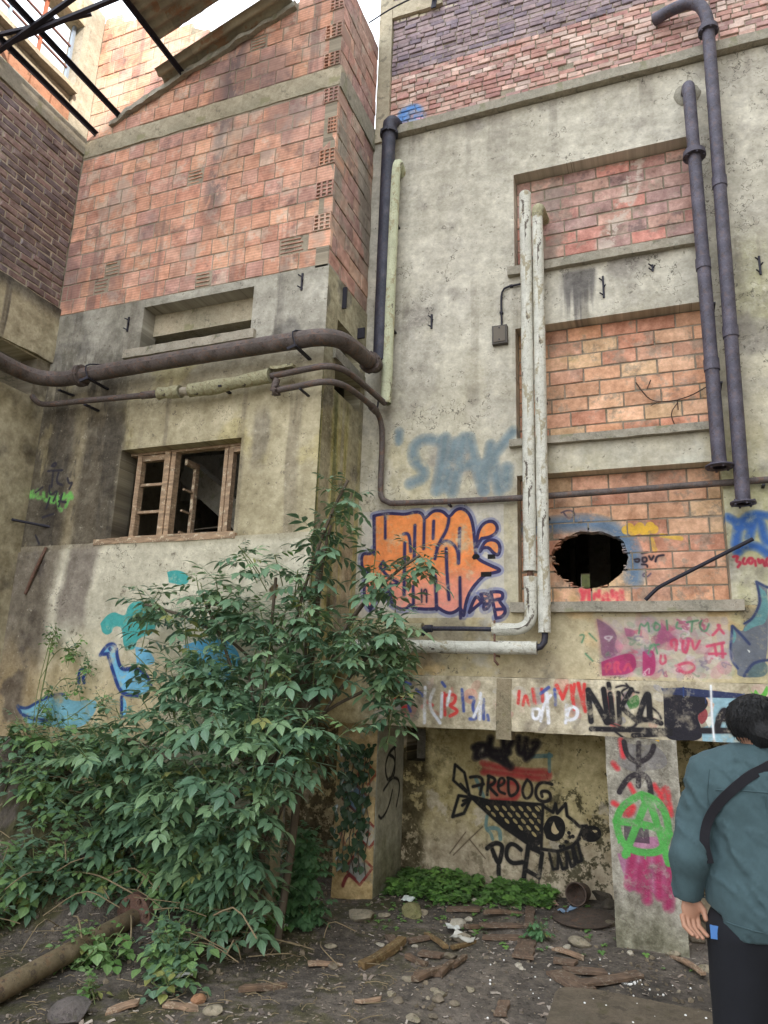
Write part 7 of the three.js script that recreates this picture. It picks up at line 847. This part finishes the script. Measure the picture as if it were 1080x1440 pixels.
{ // gravel and chips, uncounted
  const r = rng(81), base = [0, 1, 2].map((k) => { const g = new THREE.IcosahedronGeometry(1, 0); const p = g.attributes.position, q = rng(k + 5); const h = new Map(); for (let i = 0; i < p.count; i++) { const key = [p.getX(i), p.getY(i), p.getZ(i)].map((v) => v.toFixed(3)).join(); if (!h.has(key)) h.set(key, 0.7 + 0.6 * q()); const s = h.get(key); p.setXYZ(i, p.getX(i) * s, p.getY(i) * s * 0.55, p.getZ(i) * s); } g.computeVertexNormals(); return boxUV(g, 0.3); });
  const cols = [[0.62, 0.54, 0.46], [0.38, 0.33, 0.28], [0.9, 0.84, 0.76]];
  base.forEach((g, k) => {
    const n = [1700, 2400, 250][k], m = show(new THREE.InstancedMesh(g, std({ map: scaled(CONC, 2), color: new THREE.Color(...cols[k]) }), n)), o = new THREE.Object3D();
    for (let i = 0; i < n; i++) { const x = -4.2 + 5.6 * r(), z = -6.3 + 4.0 * r(), w = N(x * 0.5, z * 0.5, 2), s = (0.004 + 0.013 * Math.pow(r(), 3)) * (w > 0.5 ? 1.2 : 0.7); o.position.set(x, groundY(x, z) + s * 0.2, z); o.rotation.set(r(), r() * 6, r()); o.scale.setScalar(s); o.updateMatrix(); m.setMatrixAt(i, o.matrix); }
    m.name = numbered('gravel'); scene.add(m); tag(m, `loose ${['light brown', 'dark', 'whitish'][k]} gravel strewn over the yard floor`, 'gravel', 'gravel on the floor'); stuff(m);
  });
  const w = show(new THREE.InstancedMesh(new THREE.IcosahedronGeometry(1, 1), std({ color: 0xe8e6e0, roughness: 0.8 }), 150)), o = new THREE.Object3D(); for (let i = 0; i < 150; i++) { const c = i < 100, x = c ? -0.34 + 0.12 * (r() + r() - 1) : -1.2 + 1.5 * r(), z = c ? -4.98 + 0.09 * (r() + r() - 1) : -5.3 + 1.3 * r(), s = 0.003 + 0.004 * r(); o.position.set(x, groundY(x, z) + s * 0.6 + (x > -0.6 && z > -4.6 ? 0.036 - groundY(x, z) : 0), z); o.scale.setScalar(s); o.updateMatrix(); w.setMatrixAt(i, o.matrix); } w.name = 'foam_beads'; scene.add(w); tag(w, 'white foam beads spilled beside the brown boards', 'foam beads'); stuff(w);
}
// ------------------------------------------------------------------ the person walking away on the right
{
  const smin = (a, b, k) => { const h = clamp(0.5 + 0.5 * (b - a) / k); return lerp(b, a, h) - k * h * (1 - h); };
  const cap = (p, a, b, ra, rb) => { const ax = b[0] - a[0], ay = b[1] - a[1], az = b[2] - a[2], px = p[0] - a[0], py = p[1] - a[1], pz = p[2] - a[2], t = clamp((px * ax + py * ay + pz * az) / (ax * ax + ay * ay + az * az)); return Math.hypot(px - ax * t, py - ay * t, pz - az * t) - lerp(ra, rb, t); };
  const ell = (p, c, r) => { const k0 = Math.hypot((p[0] - c[0]) / r[0], (p[1] - c[1]) / r[1], (p[2] - c[2]) / r[2]), k1 = Math.hypot((p[0] - c[0]) / r[0] ** 2, (p[1] - c[1]) / r[1] ** 2, (p[2] - c[2]) / r[2] ** 2); return k1 ? k0 * (k0 - 1) / k1 : -1; };
  const chain = (p, pts, k) => { let d = 9; for (let i = 1; i < pts.length; i++) d = smin(d, cap(p, pts[i - 1], pts[i], pts[i - 1][3], pts[i][3]), k); return d; };
  function mesh(fn, lo, hi, cell) {
    const c = lo.map((v, i) => (v + hi[i]) / 2), half = Math.max(...lo.map((v, i) => (hi[i] - v) / 2)) + cell * 2, n = Math.min(120, Math.ceil(half * 2 / cell)), mc = new MarchingCubes(n, new THREE.MeshStandardMaterial(), false, false, 160000);
    const H = mc.halfsize, p = [0, 0, 0]; mc.isolation = 0;
    for (let z = 0; z < n; z++) for (let y = 0; y < n; y++) for (let x = 0; x < n; x++) { p[0] = c[0] + (x - H) / H * half; p[1] = c[1] + (y - H) / H * half; p[2] = c[2] + (z - H) / H * half; mc.field[x + y * n + z * n * n] = (p[0] < lo[0] || p[0] > hi[0] || p[1] < lo[1] || p[1] > hi[1] || p[2] < lo[2] || p[2] > hi[2]) ? -0.05 : -fn(p); }
    mc.update(); const m = mc.count, pos = new Float32Array(m * 3), e = 0.0015, nor = new Float32Array(m * 3);
    for (let i = 0; i < m; i++) { const q = [0, 1, 2].map((k) => c[k] + mc.positionArray[i * 3 + k] * half); pos.set(q, i * 3); const g = [0, 1, 2].map((k) => mc.normalArray[i * 3 + k]), l = Math.hypot(...g) || 1; nor.set(g.map((v) => v / l), i * 3); }
    const g = new THREE.BufferGeometry(); g.setAttribute('position', new THREE.BufferAttribute(pos, 3)); g.setAttribute('normal', new THREE.BufferAttribute(nor, 3)); return boxUV(g);
  }
  const t = thing('person', 'person in a teal jacket and dark trousers walking away, black strap across the back', 'person', [0.285, 0, -3.0]);
  t.scale.setScalar(0.982);
  // joints, relative to the point on the floor below the neck
  const shL = [-0.165, 1.375, 0.0], elL = [-0.25, 1.10, 0.05], wrL = [-0.268, 0.972, 0.02], shR = [0.165, 1.375, -0.02], elR = [0.26, 1.10, -0.06], wrR = [0.25, 0.93, -0.2];
  const hipL = [-0.095, 0.86, 0.0], knL = [-0.125, 0.47, -0.01], anL = [-0.2, 0.2, 0.27], toL = [-0.2, 0.045, 0.2], hipR = [0.095, 0.86, -0.02], knR = [0.10, 0.48, -0.12], anR = [0.1, 0.09, -0.13], toR = [0.12, 0.04, -0.3];
  const torso = (p, g) => { let d = ell(p, [0, 1.19, 0], [0.185 + g, 0.3 + g, 0.115 + g]); d = smin(d, cap(p, [-0.13, 1.365, 0], [0.13, 1.365, -0.01], 0.075 + g, 0.075 + g), 0.09); d = smin(d, ell(p, [0, 0.93, 0], [0.175 + g, 0.16 + g, 0.12 + g]), 0.1); return smin(d, cap(p, [0, 1.38, 0], [0, 1.42, 0], 0.075 + g, 0.055 + g), 0.05); };
  const arm = (p, a, b, c, g) => chain(p, [[...a, 0.062 + g], [...b, 0.045 + g], [...c, 0.033 + g]], 0.03), leg = (p, a, b, c, g) => chain(p, [[...a, 0.095 + g], [...b, 0.066 + g], [...c, 0.045 + g]], 0.03);
  const hd = [0.015, 1.55, -0.005], fy = 0.95, fx = Math.sin(fy), fz = -Math.cos(fy), HL = (p) => { const x = p[0] - hd[0], y = p[1] - hd[1], z = p[2] - hd[2]; return [x * Math.cos(fy) + z * Math.sin(fy), y, -x * Math.sin(fy) + z * Math.cos(fy)]; }; // head space, face towards -z
  const headFn = (p) => { const q = HL(p); let d = ell(q, [0, 0.02, 0.012], [0.075, 0.092, 0.094]); d = smin(d, ell(q, [0, -0.045, -0.03], [0.056, 0.068, 0.06]), 0.04); d = smin(d, ell(q, [0, -0.018, -0.09], [0.011, 0.022, 0.018]), 0.016); d = smin(d, ell(q, [0, 0.022, -0.078], [0.05, 0.012, 0.012]), 0.014); for (const s of [-1, 1]) { d = smin(d, ell(q, [s * 0.077, -0.012, 0.012], [0.009, 0.031, 0.019]), 0.007); d = Math.max(d, -ell(q, [s * 0.029, 0.004, -0.094], [0.015, 0.009, 0.016])); d = Math.min(d, ell(q, [s * 0.029, 0.004, -0.076], [0.012, 0.012, 0.012])); } d = smin(d, ell(q, [0, -0.06, -0.083], [0.022, 0.0045, 0.009]), 0.005); d = smin(d, ell(q, [0, -0.071, -0.081], [0.019, 0.0055, 0.009]), 0.004); return smin(d, cap(p, [0.005, 1.39, 0], [hd[0], 1.5, 0.012], 0.056, 0.052), 0.025); };
  const handFn = (w, s, curl) => { const q = 1.14, sw = (p) => [w[0] + q * ((p[2] - w[2]) * 0.85 * s + (p[0] - w[0]) * 0.5), w[1] + q * (p[1] - w[1]), w[2] - q * ((p[0] - w[0]) * 0.85 * s - (p[2] - w[2]) * 0.5)]; const palm = [w[0] + 0.008 * s, w[1] - 0.055, w[2] - 0.01], f = []; for (let k = 0; k < 4; k++) { const z = w[2] + 0.03 - 0.021 * k, L = [0.062, 0.074, 0.078, 0.068][k], b = [palm[0], w[1] - 0.085, z - 0.006 * 0], m = [b[0] + 0.012 * s, b[1] - L * 0.5, z], e = [b[0] + (0.03 + 0.03 * curl) * s, b[1] - L * (0.86 - 0.3 * curl), z - 0.003], q = [b[0] + (0.045 + 0.03 * curl) * s, b[1] - L * (1.05 - 0.55 * curl), z - 0.004]; f.push([[...b, 0.0105], [...m, 0.0095], [...e, 0.0085], [...q, 0.0075]]); }
    const th = [[palm[0] + 0.006 * s, w[1] - 0.025, w[2] - 0.032, 0.014], [palm[0] + 0.02 * s, w[1] - 0.06, w[2] - 0.052, 0.011], [palm[0] + 0.034 * s, w[1] - 0.088, w[2] - 0.05, 0.009]];
    return (p0) => { const p = sw(p0); let d = smin(cap(p, [w[0], w[1] + 0.06, w[2]], w, 0.032, 0.027), ell(p, palm, [0.017, 0.048, 0.041]), 0.02); for (const c of f) d = smin(d, chain(p, c, 0.003), 0.005); return smin(d, chain(p, th, 0.006), 0.012); }; };
  const skin = std({ color: new THREE.Color().setRGB(0.42, 0.22, 0.14), roughness: 0.6, bumpMap: BUMP(30), bumpScale: 0.0006 });
  const bodyFn = (p) => { let d = torso(p, -0.02); d = smin(d, arm(p, shL, elL, wrL, -0.012), 0.03); d = smin(d, arm(p, shR, elR, wrR, -0.012), 0.03); d = smin(d, leg(p, hipL, knL, anL, -0.015), 0.04); d = smin(d, leg(p, hipR, knR, anR, -0.015), 0.04); d = smin(d, cap(p, anL, toL, 0.03, 0.025), 0.02); return smin(d, cap(p, anR, toR, 0.03, 0.025), 0.02); };
  const hL = handFn(wrL, 1, 0.45), hR = handFn(wrR, -1, 0.4);
  part('body', mergeGeometries([mesh(bodyFn, [-0.4, 0, -0.4], [0.4, 1.5, 0.4], 0.015), mesh(headFn, [-0.13, 1.4, -0.16], [0.18, 1.68, 0.15], 0.0036), mesh(hL, [-0.36, 0.78, -0.1], [-0.16, 1.06, 0.12], 0.0032), mesh(hR, [0.14, 0.74, -0.32], [0.35, 1.0, -0.1], 0.004)]), skin, t);
  // clothes
  const wr = (p) => { const q = N3(p[0] * 1.1 + 3, p[1] * 1.6 + p[0] * 0.8, p[2], 1.6), s = N3(p[0] * 2.4 - 1, p[1] * 1.3 - p[0], p[2] * 2, 2.2), u = 1 - Math.abs(2 * q); return 0.018 * q + 0.008 * s - 0.011 * u * u * u * u; };
  const jacketFn = (p) => {
    let d; d = smin(torso(p, 0.01), ell(p, [0.01, 0.97, 0.0], [0.19, 0.3, 0.146]), 0.05);
    d = smin(d, arm(p, shL, elL, [wrL[0], wrL[1] + 0.0, wrL[2]], 0.012), 0.012); d = smin(d, arm(p, shR, elR, wrR, 0.022), 0.025); d += wr(p);
    d = Math.max(d, (0.872 + 0.02 * Math.sin(p[0] * 9) - 0.06 * p[0]) - p[1] + (p[0] < -0.2 ? -0.3 : 0) + (p[0] > 0.2 ? -0.3 : 0));
    d = smin(d, Math.max(Math.abs(Math.hypot(p[0] - 0.008, p[2] - 0.0) - 0.072 - 0.1 * (1.47 - p[1])) - 0.008, Math.abs(p[1] - 1.41 - 0.15 * (p[2])) - 0.022), 0.012);
    for (const [a, b] of [[elL, wrL], [elR, wrR]]) { const u = [0, 1, 2].map((k) => b[k] - a[k]), l = Math.hypot(...u), s = [0, 1, 2].reduce((q, k) => q + (p[k] - b[k]) * u[k] / l, 0); if (Math.hypot(p[0] - b[0], p[1] - b[1], p[2] - b[2]) < 0.14) d = Math.max(d, s - 0.012); }
    return d;
  };
  const cloth = (r, g, b, sheen = 0.3) => { const tx = pixTex(256, 256, (u, v, o) => { const n = NT(u, v, 2), w = 0.5 + 0.5 * Math.sin(u * 402) * Math.sin(v * 402); o[0] = 255 * (0.8 + 0.1 * (n - 0.5) + 0.1 * w); o[1] = o[2] = o[0]; }); return new THREE.MeshPhysicalMaterial({ map: scaled(tx, 4), color: new THREE.Color().setRGB(r, g, b), roughness: 0.95, sheen, sheenRoughness: 0.6, sheenColor: new THREE.Color(0.3, 0.4, 0.42), bumpMap: scaled(tx, 9), bumpScale: 0.002 }); };
  part('jacket', mesh(jacketFn, [-0.36, 0.8, -0.3], [0.36, 1.5, 0.24], 0.0085), cloth(0.07, 0.122, 0.135), t);
  const trFn = (p) => { let d = smin(leg(p, hipL, knL, anL, 0.02), leg(p, hipR, knR, anR, 0.02), 0.03); d = smin(d, ell(p, [0, 0.9, 0], [0.175, 0.13, 0.125]), 0.05); return d + 0.006 * N3(p[0], p[1] * 1.5, p[2], 1); };
  const tr = part('trousers', mesh(trFn, [-0.36, 0.1, -0.35], [0.32, 1.0, 0.4], 0.011), cloth(0.008, 0.009, 0.014, 0.02), t);
  part('pocket_tag', slab(-0.2, -0.172, 0.85, 0.893, 0.078, 0.084, 0.004, 0.015), std({ color: 0x4a76b0 }), tr);
  const shoe = (a, b) => mesh((p) => smin(cap(p, [a[0], a[1] - 0.02, a[2]], b, 0.045, 0.04), cap(p, [b[0], b[1], b[2]], [a[0], Math.max(0.045, a[1] - 0.05), a[2] + 0.03], 0.042, 0.045), 0.02), [Math.min(a[0], b[0]) - 0.1, 0, Math.min(a[2], b[2]) - 0.1], [Math.max(a[0], b[0]) + 0.1, a[1] + 0.08, Math.max(a[2], b[2]) + 0.12], 0.011);
  part('shoe', shoe(anL, toL), std({ color: 0x1c1c1e, roughness: 0.6 }), t); part('shoe', shoe(anR, toR), std({ color: 0x1c1c1e, roughness: 0.6 }), t);
  const hairFn = (p) => { const q = HL(p); let d = ell(q, [0, 0.03, 0.018], [0.08, 0.092, 0.098]); d = Math.max(d, -(q[1] + 0.052 + 0.5 * q[2] * 0 - (q[2] < -0.02 ? 0.06 + (-0.02 - q[2]) * 1.1 : 0) + 0)); d = Math.max(d, -ell(q, [0, -0.02, -0.1], [0.075, 0.085, 0.07])); for (const s of [-1, 1]) d = Math.max(d, -ell(q, [s * 0.09, -0.02, 0.0], [0.03, 0.04, 0.03])); const nk = cap(p, [hd[0] - 0.01, 1.487, 0.048], [hd[0], 1.53, 0.058], 0.022, 0.05); d = smin(d, nk, 0.012); return d + 0.006 * N3(q[0] * 1.5, q[1] * 0.4, q[2] * 1.5, 4) + 0.004 * N3(q[0], q[1] * 0.5, q[2], 9); };
  part('hair', mesh(hairFn, [-0.1, 1.43, -0.14], [0.17, 1.69, 0.16], 0.004), std({ map: scaled(pixTex(128, 128, (u, v, o) => { const n = NT(u * 3, v, 2); o[0] = o[1] = o[2] = 150 + 160 * (n - 0.5); }), 12, 4), color: new THREE.Color().setRGB(0.02, 0.018, 0.02), roughness: 0.55, bumpMap: BUMP(20), bumpScale: 0.006 }), t);
  { // hair strands lying down over the crown
    const r = rng(64), gs = [], c = hd; for (let k = 0; k < 1500; k++) {
      const v = V(r() * 2 - 1, r() * 1.5 - 0.45, r() * 2 - 1).normalize(); let q = 0.16; for (let i = 0; i < 60; i++) { const d = hairFn([c[0] + v.x * q, c[1] + v.y * q, c[2] + v.z * q]); if (d < 0.001) break; q -= Math.max(0.0007, d * 0.6); if (q < 0.05) break; } if (q < 0.06) continue;
      const p = V(c[0] + v.x * q, c[1] + v.y * q, c[2] + v.z * q), down = V((r() - 0.5) * 0.7, -1, (r() - 0.5) * 0.7).addScaledVector(v, v.y).normalize().addScaledVector(v, 0.0 + 0.06 * r()), L = 0.012 + 0.014 * r(), g = new THREE.ConeGeometry(0.0016 + 0.0014 * r(), L, 3, 1, true), o = new THREE.Object3D(); g.translate(0, L / 2, 0); o.position.copy(p).addScaledVector(v, -0.001); o.quaternion.setFromUnitVectors(V(0, 1, 0), down.normalize()); o.updateMatrix(); gs.push(g.applyMatrix4(o.matrix));
    }
    const hair = t.children.find((m) => m.name === 'hair'); stuff(part('strands', mergeGeometries(gs), hair.material, hair));
  }
  { // sewn seams: yoke, sleeve and hem
    const lay = (x, y) => { let z = 0.25; for (let k = 0; k < 90; k++) { const d = jacketFn([x, y, z]); if (d < 0.001) break; z -= Math.max(0.0008, d * 0.6); } return [x, y, z + 0.0005]; };
    const jk = t.children.find((c) => c.name === 'jacket'), line = (pts) => part('seam', tube(pts.map(([x, y]) => lay(x, y)), 0.0022, { rad: 5, seg: 0.012, closed: false }), jk.material, jk);
    line([...Array(12)].map((_, i) => [-0.155 + 0.028 * i, 1.335 + 0.006 * Math.sin(i * 0.3)])); line([...Array(9)].map((_, i) => [-0.168 - 0.012 * Math.sin(i * 0.35), 1.4 - 0.022 * i])); line([...Array(12)].map((_, i) => [-0.15 + 0.026 * i, 0.905 - 0.06 * (-0.15 + 0.026 * i)])); line([...Array(10)].map((_, i) => [0.0 + 0.002 * i, 1.33 - 0.04 * i]));
  }
  { // strap laid on the back of the jacket
    const pts = [[0.08, 1.455], [0.03, 1.43], [-0.04, 1.39], [-0.1, 1.34], [-0.15, 1.285], [-0.185, 1.225], [-0.2, 1.16], [-0.19, 1.09]], on = pts.map(([x, y]) => { let z = 0.25; for (let k = 0; k < 90; k++) { const d = jacketFn([x, y, z]); if (d < 0.002) break; z -= Math.max(0.001, d * 0.6); } return V(x, y, Math.max(z, -0.02) + 0.009); });
    const curve = new THREE.CatmullRomCurve3(on), n = 40, pos = [], idx = []; for (let i = 0; i <= n; i++) { const p = curve.getPointAt(i / n), tg = curve.getTangentAt(i / n), sd = V(-tg.y, tg.x, 0).normalize().multiplyScalar(0.016); for (const [s, o] of [[-1, 0.003], [1, 0.003], [1, -0.02], [-1, -0.02]]) { let z = p.z; pos.push(p.x + sd.x * s, p.y + sd.y * s, z + o); } if (i) for (let k = 0; k < 4; k++) { const a = (i - 1) * 4 + k, b = (i - 1) * 4 + (k + 1) % 4, c = i * 4 + k, d = i * 4 + (k + 1) % 4; idx.push(a, b, c, b, d, c); } }
    const g = new THREE.BufferGeometry(); g.setAttribute('position', new THREE.Float32BufferAttribute(pos, 3)); g.setIndex(idx); const ng = g.toNonIndexed(); ng.computeVertexNormals(); part('strap', boxUV(ng), cloth(0.012, 0.011, 0.016), t);
  }
}
renderer.render(scene, camera);
